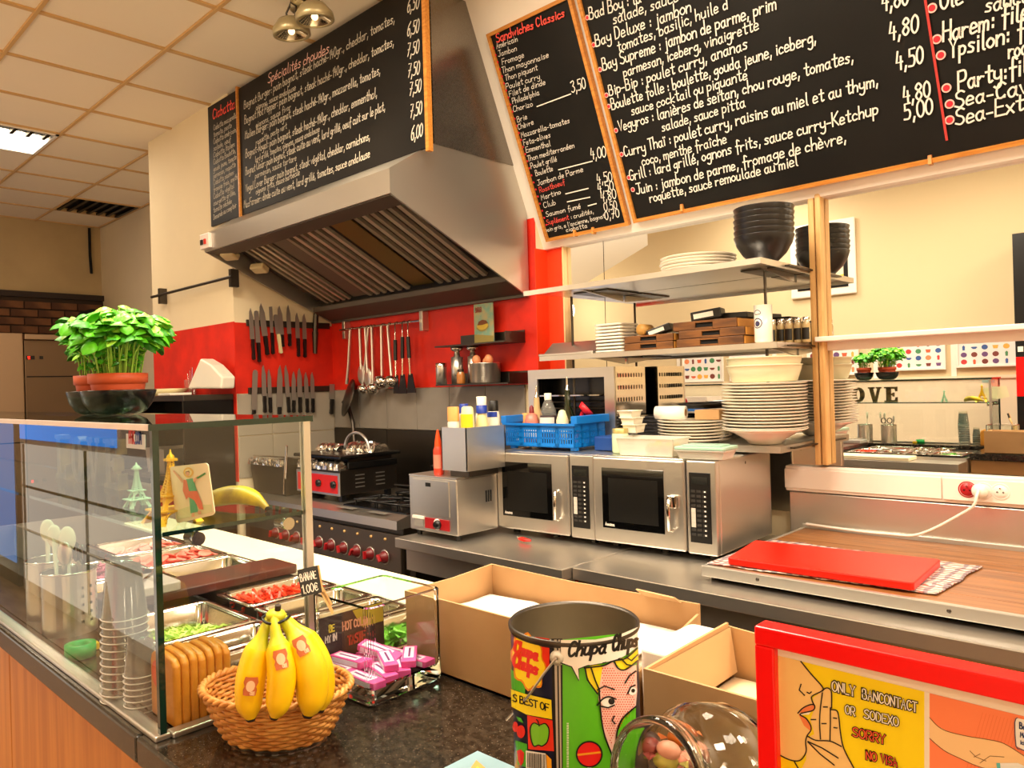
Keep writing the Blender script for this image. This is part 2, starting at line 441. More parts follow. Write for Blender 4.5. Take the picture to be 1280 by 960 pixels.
LL = ['square lit ceiling panel with dark louvred end in the far tiled ceiling', 'added fill light panel above the counter, out of the picture', 'added fill light panel above the sign, out of the picture', 'added fill light panel on the customer side, out of the picture', 'added fill light panel over the worktop, out of the picture', 'added fill light panel over the aisle behind the counter, out of the picture', 'added fill light panel over the prep counter, out of the picture']
for k, (x, y) in enumerate(light_spots): ceiling_light(x, y, k == 0, LL[k], LP[k])
t = thing('ceiling_vent', 'dark square ventilation grille in the ceiling at far left beside the pillar', 'vent', (-7.95, 2.65, CZL))
i, j = cell(-7.95, 2.65); cx, cy = GX + (i + .5) * GS, GY + (j + .5) * GS
obj('backing', MB().box(cx - .29, cx + .29, cy - .29, cy + .29, CZL + .03, CZL + .04), m_dark, t)
for k in range(7): obj('slat', MB().box(cx - .29, cx + .29, cy - .27 + k * .09 - .01, cy - .27 + k * .09 + .02, CZL - .002, CZL + .02), m_panel_metal, t)
# walls
struct('wall_back', MB().box(-9.3, -2.62, 2.9625, 3.2, 0, 3.5), m_cream)
struct('wall_mirror', MB().box(-2.62, 3.2, 3.09, 3.25, 0, 3.5), m_cream)
struct('wall_end', MB().box(3.0, 3.2, -1.25, 3.2, 0, 3.5), m_cream)
wf = struct('wall_far', MB().box(-9.35, -9.1, -1.25, 3.0, 0, 3.5), mat('far plaster', 'c2a97c', .8, var=.12, vscale=2))
struct('wall_front', MB().box(-9.3, 3.2, -1.4, -1.2, 0, 3.5), mat('shop wall cream', 'dcc8a0', .7))
struct('pillar', MB().box(-5.82, -4.54, 2.243, 3.0, 0, 3.5), m_cream)
struct('trim_1', MB().box(-5.82, -4.535, 2.239, 2.245, 1.0, 2.01), m_red)
struct('trim_2', MB().box(-4.541, -4.536, 2.2395, 2.96, 1.555, 2.005), m_red)
struct('trim_3', MB().box(-4.536, -2.622, 2.953, 2.962, 1.56, 2.95), m_red)
tr4 = MB().box(-2.619, -2.505, 3.045, 3.09, .0, 2.27); tr4.box(-2.622, -2.6185, 2.95, 3.05, 0, 2.27); struct('trim_4', tr4, m_redlit)
struct('trim_11', MB().box(-4.536, -2.625, 2.950, 2.9595, 0, .85) , mat('painted shade wall', '3a3530', .6))  # dark sheet puts the shade low in the kitchen into the wall colour
struct('trim_5', MB().box(-2.504, -2.495, 3.03, 3.09, .9, 2.28), mat('pale corner bead', 'f0c890', .5))
tp = thing('tile_splashback', 'row of plain grey wall tiles below the red paint behind the cooker', 'wall tiles', (-3.6, 2.95, 1.30))
for k in range(6): obj('tile', MB().box(-4.53 + k * .302, -4.53 + k * .302 + .298, 2.95, 2.962, 1.302, 1.558, bev=.002), m_greytile, tp)
tp = thing('tile_splashback', 'row of pale grey wall tiles under the knives on the side wall', 'wall tiles', (-4.53, 2.6, 1.0))
for k in range(3):
    for r_ in range(2): obj('tile', MB().box(-4.542, -4.532, 2.25 + k * .235, 2.25 + k * .235 + .231, 1.02 + r_ * .268, 1.284 + r_ * .268, bev=.002), mat('pale grey tile', 'a39a8a', .4), tp)
ss = thing('steel_splashback', 'dark steel sheets on the wall behind the cooker', 'splashback', (-3.6, 2.95, .9))
for k in range(3): obj('panel', MB().box(-4.53 + k * .602, -4.53 + k * .602 + .598, 2.948, 2.962, .85, 1.30), m_dsteel, ss)
# brickwork of the far oven wall
bw = struct('trim_6', MB().box(-9.11, -9.07, 1.5, 3.0, 1.6, 2.62), mat('dark mortar', '3a2a1c', .9))
br = mesh_of('brick', MB().box(-.018, .018, -.12, .12, -.036, .036, bev=.004), mat('old brick', '7a4f30', .85, var=.4, vscale=4, bump=.3, col2='52321e'))
for r_ in range(11):
    for k in range(6):
        piece('brick', br, bw, Vector((-9.062, 1.62 + k * .25 + (.125 if r_ % 2 else 0) - .05, 1.68 + r_ * .086)) - bw.location)
struct('trim_7', MB().box(-9.1, -9.03, 1.5, 3.0, 2.62, 2.68), mat('dark beam', '2c1c12', .7))
pp = obj('wall_pipe', MB(True).tube([(-9.06, 2.84, 3.42), (-9.06, 2.84, 3.12), (-9.06, 2.85, 2.92)], .015), m_dark); tag(pp, 'thin dark cable pipe hanging down the far wall corner', 'pipe')
# slanted white bulkhead carrying the menu boards
BD = Vector((0, -.385, .923)).normalized(); BU = Vector((1, 0, 0)); BN = Vector((0, -.923, -.385)).normalized(); BO = Vector((-2.6, 3.0, 2.29))
pb = MB(); q0 = BO + BD * -.02 - BN * .02
pb.prism([(-2.67, 3.02, 2.27), (-2.67, 2.532, 3.44), (-2.67, 3.09, 3.44), (-2.67, 3.09, 2.27)], (5.6, 0, 0)); struct('trim_8', pb, m_white)
# mirror panels between worktop and bulkhead
for k, (x0, x1) in enumerate(((-2.492, -2.262), (-2.258, -1.205), (-1.195, .2), (.21, 1.6))):
    t = thing('wall_mirror', ['narrow mirror strip beside the lit red wall end', 'large mirror behind the shelves of plates and bowls', 'wide mirror to the right of the wooden post reflecting framed food posters', 'mirror beyond the right edge of the picture'][k], 'mirror', ((x0 + x1) / 2, 3.08, 1.0))
    obj('glass', MB().box(x0, x1, 3.062, 3.088, 1.0 if x0 < -1.3 else 1.2, 2.275), m_mirror, t)
# front wall seen in the mirror: wainscot and mouldings
wp = MB().box(-9, 3, -1.2, -1.18, 0, 1.50); wp.box(-9, 3, -1.2, -1.165, 1.50, 1.525)
struct('trim_9', wp, mat('wainscot', 'e6d8bc', .6))
ps = MB()
for x in (-4.42, -3.32, -2.36, -1.725, -1.17): ps.box(x - .02, x + .02, -1.2, -1.185, 1.5, 1.80)
struct('trim_10', ps, m_white)
# ============================================================ HOOD AND MENU BOARDS
HX0, HX1 = -4.50, -2.66
h = thing('extractor_hood', 'large stainless steel extractor hood above the cooker', 'hood', (-3.58, 2.95, 2.02))
prof = [(2.05, 2.42), (2.05, 2.53), (2.30, 2.69), (2.94, 2.69), (2.94, 2.02)]
for x0, x1 in ((HX0, HX0 + .012), (HX1 - .012, HX1)):
    obj('side_panel', MB().prism([(x0, a, b) for a, b in prof], (x1 - x0, 0, 0)), m_hood, h)
obj('front_lip', MB().box(HX0 + .012, HX1 - .012, 2.05, 2.062, 2.42, 2.53), m_hood, h)
obj('front_slope', MB().prism([(HX0 + .012, 2.05, 2.53), (HX0 + .012, 2.30, 2.69), (HX0 + .012, 2.30, 2.68), (HX0 + .012, 2.062, 2.525)], (HX1 - HX0 - .024, 0, 0)), m_hood, h)
u = MB()
u.prism([(HX0 + .012, 2.062, 2.425), (HX0 + .012, 2.17, 2.405), (HX0 + .012, 2.17, 2.40), (HX0 + .012, 2.062, 2.415)], (HX1 - HX0 - .024, 0, 0))
obj('front_flange', u, m_hoodin, h)
# sloping filter bed
A = Vector((0, 2.17, 2.46)); B = Vector((0, 2.80, 2.14)); dd = (B - A); nn = Vector((0, dd.z, -dd.y)).normalized()
def bed(x0, x1, t0, t1, o0, o1):
    return [(x0, *(A + dd * t0 + nn * o0)[1:]), (x0, *(A + dd * t1 + nn * o0)[1:]), (x0, *(A + dd * t1 + nn * o1)[1:]), (x0, *(A + dd * t0 + nn * o1)[1:])]
obj('filter_bed', MB().prism(bed(HX0 + .012, 0, 0, 1, -.03, -.035), (HX1 - HX0 - .024, 0, 0)), mat('greasy dark brown', '3a2f24', .6, .3), h)
gb = MB(); gb.prism([(HX0 + .012, 2.78, 2.12), (HX0 + .012, 2.93, 2.06), (HX0 + .012, 2.93, 2.03), (HX0 + .012, 2.78, 2.09)], (HX1 - HX0 - .024, 0, 0))
gb.box(HX0 + .012, HX1 - .012, 2.92, 2.94, 2.02, 2.69)
obj('grease_trough', gb, m_hoodin, h)
segs = [('bars', -4.34, -4.02, 5), ('plate', -4.02, -3.86, 0), ('bars', -3.86, -3.42, 6), ('plate', -3.42, -3.22, 1), ('bars', -3.20, -2.78, 6)]
m_plate2 = steel('greasy yellow steel', '8d7a45', .35, (30, 1, 1))
for kd, x0, x1, n in segs:
    if kd == 'plate': obj('filter_plate', MB().prism(bed(x0 + .01, 0, .03, .97, -.005, .003), (x1 - x0 - .02, 0, 0)), m_plate2 if n else mat('filter plate brown', '75685a', .55, .6), h)
    else:
        for k in range(n):
            xa = x0 + (k + .15) * (x1 - x0) / n; wd = (x1 - x0) / n * .42
            obj('filter_slat', MB().prism(bed(xa, 0, .02, .98, -.006, .012), (wd, 0, 0)), mat('filter slat steel', 'cfc4b0', .45, .8) if k % 2 else mat('filter slat dull', 'a89c88', .55, .8), h)
for (xa, ya, za) in ((-4.40, 2.16, 2.40), (-4.36, 2.33, 2.33)):
    obj('work_light_cover', MB().box(-.05, .05, -.035, .035, -.02, .02, mx=T(xa, ya, za) @ RZ(.4) @ RX(-.45), bev=.01), mat('pale lamp cover', 'cdb98c', .4), h)
sb = obj('switch_box', MB().box(-4.52, -4.40, 2.03, 2.052, 2.435, 2.525, bev=.004), m_trunk, h)
obj('switch', MB().box(-4.50, -4.475, 2.022, 2.032, 2.46, 2.49), m_black, sb, label='black rocker switch')
obj('switch', MB().box(-4.455, -4.435, 2.022, 2.032, 2.46, 2.49), m_red, sb, label='small red switch')
dc = obj('duct_housing', MB().box(-4.50, HX1 + .005, 2.31, 2.94, 2.69, 3.43), steel('duct steel', '8e8880', .25, (30, 30, 1), .12), h)
# ---- left board
LY = 2.238
def board(name, label, O, ux, uy, nrm, w_, hgt, fr, frm=m_frame, th=.012, fw=.018):
    """O lower left corner"""
    t = thing(name, label, 'menu board', O + ux * w_ / 2)
    def f(u_, v_, o=0): return O + ux * u_ + uy * v_ + nrm * o
    def slab(m_, u0, u1, v0, v1, o0, o1): m_.prism([f(u0, v0, o0), f(u1, v0, o0), f(u1, v1, o0), f(u0, v1, o0)], nrm * (o1 - o0)); return m_
    obj('panel', slab(MB(), 0, w_, 0, hgt, 0, th), m_board, t)
    for e in fr:
        if e == 'l': a = (-fw, 0, -fw, hgt + fw)
        if e == 'r': a = (w_, w_ + fw, -fw, hgt + fw)
        if e == 'b': a = (0, w_, -fw, 0)
        if e == 't': a = (0, w_, hgt, hgt + fw)
        obj('frame_rail', slab(MB(), *a, -.002, th + .012), frm, t)
    return t, f
UX, UZ, NY = Vector((1, 0, 0)), Vector((0, 0, 1)), Vector((0, -1, 0))
zb = PY(400, 234, 2.25).z
pl = PY(264, 284, 2.226); p2 = PY(300, 200, 2.226); pr_ = PY(531, 100, 2.226)
z0 = (pl.z + PY(531, 184, 2.226).z) / 2
tA, fA = board('chalkboard_menu', 'narrow chalkboard with a red heading at the far left end above the hood', Vector((pl.x, LY, z0)), UX, UZ, NY, p2.x - pl.x - .01, 3.42 - z0, 'r', fw=.014)
tB, fB = board('chalkboard_menu', 'long wide chalkboard of hot specials with prices above the steel hood', Vector((p2.x + .006, LY, z0)), UX, UZ, NY, pr_.x - p2.x, 3.42 - z0, 'r', fw=.022)
def writer(t, plane_o, n, x0, y0, x1, y1, s, size, m=m_chalk, hw=.42, slant=.12, name='chalk_line', k=3):
    a = PP(x0, y0, plane_o, n); b = PP(x1, y1, plane_o, n); L_ = (b - a).length; ux = UX
    uy = n.cross(UX).normalized()
    if uy.z < 0: uy = -uy
    ux = (b - a).normalized()
    uy = (uy - ux * uy.dot(ux)).normalized(); size = size * (.52 if n.z < -.1 else .66)
    tw = text_width(s) * size; mb = MB()
    write(mb, s, lambda u_, v_: a + ux * u_ + uy * v_, size, L_ / tw, hw, slant, k=k)
    return obj(name, mb, m, t)
PO = Vector((0, LY - .0135, 2.9)); ny = Vector((0, -1, 0))
LB = [(335, 104, 412, 65, 'Spécialités choudes', .085, m_chalkp),
 (305, 136, 494, 27, 'Bagnat Burger: pain bagnat, steak haché-140gr., cheddar, tomates,', .07),
 (320, 138, 370, 112, 'oignons, sauce andalouse', .055),
 (305.5, 155, 493, 56, 'Bagnat Hot Pepper: pain bagnat, steak haché-140gr., cheddar, tomates,', .07),
 (320, 160, 364, 136, 'oignons, sauce fivor', .055),
 (306, 174, 476, 92, 'Italien Burger: pain bagnat, steak haché-140gr., mozzarella, tomates,', .07),
 (320, 181, 359, 160, 'roquette, pesto vert', .055),
 (307, 197, 472, 120, 'Bagnat-Royal: pain bagnat, steak haché-140gr., cheddar, emmenthal,', .07),
 (319, 203, 400, 164, 'lard grillé, tomates, oignons, sauce andalouse', .055),
 (307, 219, 482, 137, 'Bagnat César: pain bagnat, steak cuite au vent, lard grillé, oeuf cuit sur le plat,', .068),
 (319, 223, 371, 200, 'parmesan, sauce tartare', .055),
 (307, 240, 463, 174, 'Vegal Lover Burger: pain bagnat, steak végétal, cheddar, cornichons,', .068),
 (320, 243, 375, 218, 'oignons frits, sauce barbecue', .055),
 (305, 260, 463, 196, 'MacFarmer: dinde cuite au vent, lard grillé, tomates, sauce andalouse', .066)]
for q in LB: writer(tB, PO, ny, *q[:4], q[4], q[5], *(q[6:] or (m_chalkd,)), hw=.5)
for x, y, s in ((509, 15, '6,50'), (509, 45, '6,50'), (509, 71, '7,50'), (510, 97, '7,50'), (512, 119, '7,50'), (513, 147, '7,50'), (514, 175, '6,00')):
    writer(tB, PO, ny, x, y, x + 15, y - 5, s, .088, m_chalkd, hw=.5)
writer(tA, PO, ny, 266, 149, 294, 134, 'Ciabatta', .09, m_chalkr, hw=.7)
CL = ['Ciabatta mozzarella,', 'tomate, pesto', 'Ciabatta américain,', 'salade, oeuf', 'Ciabatta Italien:', 'Ciabatta Boulette,', 'gouda jeune, tomate', 'parmesan, roquette', 'Ciabatta saumon:', 'fromage frais, aneth', 'Ciabatta végétal', 'courgette grillée,', 'tomate séchée', 'Demande au comptoir']
for k, s in enumerate(CL):
    y = 163 + k * 8.6; writer(tA, PO, ny, 267, y, 277 + len(s) * 1.0, y - (10 + len(s)) * .56, s, .052, m_chalkd, hw=.5)
# ---- the two sloping boards on the bulkhead
PO2 = BO + BN * .0185
def sloping(name, label, c0, c1, length, fr='lrbt'):
    a = PP(*c0, BO + BN * .004, BN); b = PP(*c1, BO + BN * .004, BN)
    v = (a - BO).dot(BD); a = BO + UX * (a.x - BO.x) + BD * v
    return board(name, label, a, UX, BD, BN, b.x - a.x, length, fr, fw=.016)
tC, fC = sloping('chalkboard_menu', 'narrow sloping chalkboard headed in red with a long sandwich list and few prices', (687, 297), (783, 274), 1.0, 'lrbt')
tD, fD = sloping('chalkboard_menu', 'very wide sloping chalkboard with a red dividing line at the upper right', (797, 273), (1560, 118), 1.0)
n2 = BN
SB = [(621, 53, 707, 20, 'Sandwiches Classics', .070, m_chalkr, .8),
 (621, 61, 648, 51, 'Américain', .05), (623, 71, 647, 63, 'Jambon', .05), (628, 81, 656, 71, 'Fromage', .05), (628, 92, 687, 71, 'Thon mayonnaise', .05),
 (632, 101, 673, 87, 'Thon piquant', .05), (633, 112, 676, 98, 'Poulet curry', .05), (637, 121, 683, 105, 'Filet de dinde', .05), (641, 130, 675, 118, 'Philadelphia', .05),
 (642, 140, 667, 132, 'Chorizo', .05), (647, 153, 660, 148, 'Brie', .05), (648, 162, 668, 155, 'Chèvre', .05), (652, 172, 713, 153, 'Mozzarella-tomates', .05),
 (655, 182, 689, 171, 'Feta-olives', .05), (658, 191, 689, 182, 'Emmenthal', .05), (660, 202, 719, 184, 'Thon mediterranéen', .05), (664, 211, 697, 201, 'Poulet grillé', .05),
 (670, 220, 692, 213, 'Boulette', .05), (672, 232, 730, 214, 'Jambon de Parme', .05), (675, 241, 707, 230, 'Roastboeuf', .05, m_chalkr), (677, 250, 702, 242, 'Martino', .05), (680, 260, 696, 255, 'Club', .05),
 (683, 271, 727, 260, 'Saumon fumé', .05), (684, 281, 712, 274, 'Suplément', .05, m_chalkr), (714, 274, 743, 266, ': crudités,', .045), (682, 290, 757, 272, "pain gris, à l'ancienne, bagnat".replace('à', 'a'), .042), (708, 290, 735, 284, 'ciabatta', .045),
 (715, 116, 734, 110, '3,50', .09), (739, 199, 759, 196, '4,00', .09), (747, 230, 767, 226, '4,50', .085), (748, 241, 769, 237, '4,50', .085), (752, 252, 772, 248, '4,80', .085), (756, 264, 773, 260, '0,50', .075), (757, 275, 776, 271, '0,70', .08)]
for q in SB: writer(tC, PO2, n2, *q[:4], q[4], q[5], q[6] if len(q) > 6 else m_chalk, hw=q[7] if len(q) > 7 else .5)
for x0, y0, x1, y1 in ((671, 134, 714, 118), (698, 213, 741, 202), (707, 243, 736, 236), (709, 253, 738, 247), (735, 258, 746, 255)):
    a, b = PP(x0, y0, PO2, n2), PP(x1, y1, PO2, n2); obj('chalk_rule', MB().prism([a, b, b + BD * .005, a + BD * .005], BN * .0006), m_chalk, tC)
def bullet(t, x, y, r=.010, ring=True):
    a = PP(x, y, PO2, n2); m_ = MB()
    if ring: m_.m = 0; m_.add([a + UX * p[0] + BD * p[1] for p in circ(0, 0, r * 1.45)], [list(range(20))], False)
    m_.m = 1; m_.add([a + BN * .0006 + UX * p[0] + BD * p[1] for p in circ(0, 0, r)], [list(range(20))], False)
    obj('bullet', m_, [m_chalkp, mat('bullet red', 'd02030', .7)], t)
for k in range(26):
    x0, y0, x1, y1 = (617, 60, 683, 281); bullet(tC, x0 + (x1 - x0) * k / 25, y0 + (y1 - y0) * k / 25, .0055, False)
BB = [(737, 24, 803, 2, 'Bad Boy : la', .09), (767, 30, 850, 0, 'salade, sauce', .082), (745, 58, 866, 14, 'Bay Deluxe : jambon', .09), (773, 65, 916, 8, "tomates, basilic, huile d'", .082),
 (754, 88, 972, 10, 'Bay Supreme : jambon de parme, prim', .09), (780, 96, 950, 36, 'parmesan, iceberg, vinaigrette', .08), (762, 120, 936, 60, 'Bip-Bip : poulet curry, ananas', .085),
 (765, 137, 1022, 52, 'Boulette folle : boulette, gouda jeune, iceberg,', .085), (790, 144, 936, 98, 'sauce cocktail ou piquante', .08), (774, 164, 1069, 76, 'Vegyros : lanières de seitan, chou rouge, tomates,', .085),
 (828, 164, 933, 133, 'salade, sauce pitta', .08), (781, 196, 1100, 106, 'Curry Thaï : poulet curry, raisins au miel et au thym,', .088), (803, 207, 910, 178, 'coco, menthe fraîche', .08),
 (788, 226, 1100, 142, 'Grill : lard grillé, ognons frits, sauce curry-Ketchup', .088), (796, 243, 1060, 177, 'Juin : jambon de parme, fromage de chèvre,', .088), (813, 253, 999, 206, 'roquette, sauce remoulade au miel', .082),
 (1103, 14, 1138, 4, '4,80', .108), (1112, 50, 1151, 39, '4,80', .108), (1121, 88, 1157, 78, '4,50', .108), (1130, 130, 1166, 120, '4,80', .104), (1131, 151, 1169, 141, '5,00', .104),
 (1176, 12, 1206, 3, 'Olé', .11), (1232, 16, 1290, 0, 'sauce', .09), (1179, 52, 1300, 20, 'Harem: filet', .11), (1187, 73, 1320, 37, 'Ypsilon: four', .11), (1261, 73, 1330, 55, 'roquette', .095),
 (1198, 113, 1310, 85, 'Party:filet', .11), (1194, 135, 1310, 110, 'Sea-Cavia', .10), (1195, 157, 1310, 130, 'Sea-Extaz', .10)]
for q in BB: writer(tD, PO2, n2, *q[:4], q[4], q[5], m_chalk, hw=.56, k=4)
for x, y in ((734, 22), (742, 56), (750, 87), (758, 119), (761, 133), (770, 163), (777, 193), (786, 222), (791, 237)): bullet(tD, x, y, .0075)
for x, y in ((1165, 10), (1171, 49), (1176, 69), (1183, 110), (1187, 130), (1187, 150)): bullet(tD, x, y, .0105)
a, b = PP(1154, -5, PO2, n2), PP(1182, 176, PO2, n2); obj('chalk_rule', MB().prism([a, b, b + UX * .008, a + UX * .008], BN * .0008), mat('red paint line', 'b8322c', .7), tD, label='red dividing line')
for x, y in ((722, 293), (745, 290), (856, 262), (1165, 203)):
    a = PP(x, y, BO, BN); obj('hook', MB().box(a.x - .006, a.x + .006, a.y - .03, a.y - .005, a.z - .012, a.z + .02), m_frame, tC if x < 790 else tD)
# ---- twin spot lamp
lt = thing('ceiling_spotlight', 'twin round adjustable ceiling spotlight beside the long chalkboard', 'ceiling light', (-3.3, 1.96, 3.44))
pc = PZ(376, 8, 3.40)
obj('base', MB(True).lathe([(.001, 0), (.05, 0), (.05, .06), (.001, .06)], (pc.x, pc.y, 3.38), 20), mat('cream lamp metal', 'a89a74', .35, .5), lt)
for x, y in ((365, 44), (394, 26)):
    p = PZ(x, y, 3.25); mx = T(*p) @ RX(.12)
    hd = obj('lamp_head', MB(True).lathe([(.03, .075), (.055, .07), (.085, .03), (.088, 0), (.078, -.004), (.074, .004)], mx=mx, seg=28, cap0=True), MATS['cream lamp metal'], lt)
    obj('reflector', MB(True).lathe([(.074, .004), (.045, .022), (.022, .03), (.001, .03)], mx=mx, seg=24), mat('lamp reflector', 'd8c8a8', .12, 1), hd)
    obj('bulb', MB(True).sphere((0, 0, .018), .016, mx=mx), mat('warm bulb', 'ffe0a8', .3, emit=4, ecol='ffd090'), hd)
    obj('bracket', MB(True).tube([p + Vector(q) for q in ((-.03, 0, .07), (-.045, 0, .12), (0, 0, .155), (.045, 0, .12), (.03, 0, .07))], .005), m_dsteel, hd)
    q = Vector((pc.x, pc.y, 3.38)); obj('arm', MB(True).tube([p + Vector((0, 0, .15)), (p + q) / 2 + Vector((0, 0, .12)), q], .008), m_dsteel, lt)
    sl = bpy.data.lights.new('spot_glow', 'SPOT'); sl.energy = 16; sl.color = (1, .78, .5); sl.spot_size = 1.7; sl.spot_blend = .8; sl.shadow_soft_size = .06
    so = bpy.data.objects.new('spot_glow', sl); C.objects.link(so); so.parent = lt; so.location = p - Vector(lt.location) - Vector((0, 0, .03))
# added globe lamps that fill light from the customer side (outside the picture)
for x, y, z_, pl_l in ((1.5, -.5, 2.55, 'near the entrance'), (1.7, 1.6, 2.5, 'at the far right end of the bench'), (-5.6, -.6, 2.7, 'over the drinks fridges')):
    t = thing('fill_lamp', 'added round white fill lamp outside the picture, ' + pl_l, 'fill lamp', (x, y, z_), group='added fill lamps on the customer side')
    obj('globe', MB(True).sphere((x, y, z_), .13), mat('fill globe glow', 'fff0d8', .4, emit=6, ecol='ffe0b4'), t)
    obj('cord', MB(True).tube([(x, y, z_ + .13), (x, y, 3.44)], .004), m_black, t)
    pd = bpy.data.lights.new('fill_glow', 'POINT'); pd.energy = 28 if x > 0 else 22; pd.color = (1, .85, .66); pd.shadow_soft_size = .16
    po = bpy.data.objects.new('fill_glow', pd); C.objects.link(po); po.parent = t; po.location = (0, 0, -.3)
# ============================================================ KITCHEN SIDE
# wooden post in front of the mirror joint
wpst = thing('wooden_post', 'slim pale pine post standing between the mirrors', 'post', (-1.19, 3.04, 1.20))
xa = PY(1015, 400, 3.03).x; xb = PY(1031, 400, 3.03).x
xm = (xa + xb) / 2
obj('strip', MB().box(xm - .026, xm - .002, 3.02, 3.060, 1.205, 2.30, bev=.003), m_pine, wpst)
obj('strip', MB().box(xm + .002, xm + .026, 3.015, 3.060, 1.205, 2.30, bev=.006), m_pine, wpst)
# white trunking below and above the mirror
tr = thing('socket_trunking', 'long white plastic trunking with wall sockets above the steel bench', 'trunking', (-.5, 3.06, 1.09))
obj('channel', MB().box(-1.345, 1.6, 3.03, 3.088, 1.092, 1.196, bev=.006), m_trunk, tr)
obj('cover', MB().box(-1.345, -.765, 3.024, 3.031, 1.105, 1.183, bev=.002), m_trunk, tr)
obj('cover', MB().box(-.76, -.50, 3.020, 3.031, 1.105, 1.183, bev=.002), m_trunk, tr)
obj('cover', MB().box(-.495, 1.6, 3.024, 3.031, 1.105, 1.183, bev=.002), m_trunk, tr)
def sock(x, col, face):
    s_ = obj('socket', MB(True).lathe([(.001, .004), (.021, .004), (.024, -.001), (.027, .003), (.029, 0)], mx=T(x, 3.020, 1.146) @ RX(pi / 2), seg=28), col, tr, label=face)
    for a in (-1, 1): obj('pin_hole', MB(True).lathe([(.001, 0), (.003, 0)], mx=T(x + a * .009, 3.0145, 1.144) @ RX(pi / 2), seg=10), m_dark, s_)
    obj('earth_pin', MB(True).tube([(x, 3.018, 1.158), (x, 3.008, 1.158)], .0025), m_bright, s_)
sock(-.682, mat('socket red', 'b01520', .35), 'red wall socket'); sock(-.582, m_white, 'white wall socket'); sock(-.632, m_white, 'white wall socket behind the plug')
pg = thing('power_cable', 'white plug and cable hanging from the trunking down behind the wooden bench', 'cable', (-.85, 3.0, .93))
obj('plug', MB(True).lathe([(.024, 0), (.026, -.012), (.02, -.030), (.008, -.034), (.001, -.034)], mx=T(-.640, 3.012, 1.146) @ RX(-pi / 2), seg=24, cap0=True), m_white, pg)
cpx = [(-.640, 2.98, 1.150), (-.640, 2.955, 1.135), (-.650, 2.95, 1.10), (-.70, 2.955, 1.06), (-.78, 2.965, 1.005), (-.85, 2.975, .972), (-.93, 2.985, .966), (-1.02, 2.990, .963), (-1.15, 2.996, .965), (-1.25, 2.999, .968)]
def smooth3(ps, k=4):
    a = smooth_pts([(q[0], q[2]) for q in ps], k); b = smooth_pts([(q[1], q[2]) for q in ps], k)
    return [(a[i][0], b[i][0], a[i][1]) for i in range(len(a))]
obj('flex', MB(True).tube(smooth3(cpx), .0052), m_trunk, pg)
lg = thing('mirror_ledge', 'white ledge running along the mirror to the right of the post', 'ledge', (0, 3.0, 1.69))
obj('ledge_board', MB().box(-1.19, 1.6, 2.985, 3.060, 1.695, 1.715, bev=.004), m_trunk, lg)
obj('ledge_fascia', MB().box(-1.19, 1.6, 3.045, 3.060, 1.66, 1.695), m_trunk, lg)
# ---- worktables
def table(label, x0, x1, y0, loc_y=3.03, rail=True, z=.9):
    t = thing('steel_worktable', label, 'worktable', ((x0 + x1) / 2, (y0 + loc_y) / 2, 0))
    obj('worktop', MB().box(x0, x1, y0, loc_y, z - .045, z, bev=.004), m_table, t)
    if rail: obj('apron_rail', MB().box(x0 + .03, x1 - .0, y0 + .04, y0 + .07, z - .145, z - .045), m_table, t)
    for x in (x0 + .04, x1 - .08):
        for y in (y0 + .05, loc_y - .1): obj('leg', MB().box(x, x + .04, y, y + .04, .0, z - .045), m_dsteel, t)
    obj('undershelf', MB().box(x0 + .03, x1 - .03, y0 + .08, loc_y - .06, .28, .31), m_dsteel, t)
    return t
table('lower stainless worktable under the fryer and the left microwave', -2.70, -1.735, 2.05)
table('long stainless worktable under the right microwave and the wooden bench', -1.73, 1.2, 2.10, rail=True)
ubx = thing('storage_box', 'dark plastic storage box stacked under the long worktable', 'box', (-1.2, 2.5, .31))
obj('body', MB().box(-1.5, -.9, 2.3, 2.85, .312, .62, bev=.02), m_black, ubx); obj('lid', MB().box(-1.52, -.88, 2.28, 2.87, .62, .64, bev=.008), m_dsteel, ubx)
# ---- steel upstand behind bench
up = obj('steel_upstand', MB().box(-1.33, 1.6, 3.032, 3.086, .902, 1.088, bev=.003), m_steel); tag(up, 'brushed steel upstand behind the wooden bench below the trunking', 'splashback')
# ---- wooden bench insert
bn = thing('wooden_bench_top', 'dark wooden board top with a grey metal front edge on the right worktable', 'bench top', (-.3, 2.62, .9))
for k in range(7):
    y0 = 2.232 + k * .112
    obj('plank', MB().box(-1.262, 1.2, y0, y0 + .1105, .915, .948, bev=.0015), m_wood, bn)
obj('edge_profile', MB().box(-1.275, 1.2, 2.212, 2.231, .915, .951, bev=.003), mat('grey aluminium', 'b9b4aa', .35, .6), bn)
obj('edge_profile', MB().box(-1.275, -1.263, 2.232, 3.018, .915, .951, bev=.003), MATS['grey aluminium'], bn)
obj('edge_profile', MB().box(-1.275, 1.2, 3.018, 3.028, .915, .965, bev=.003), MATS['grey aluminium'], bn)
obj('riser', MB().box(-1.26, 1.19, 2.25, 3.0, .9005, .915), m_dark, bn)
for x in (-1.08, -.55): obj('screw', MB(True).lathe([(.001, .002), (.005, .001), (.006, 0)], mx=T(x, 2.2118, .934) @ RX(pi / 2), seg=12), m_dsteel, bn)
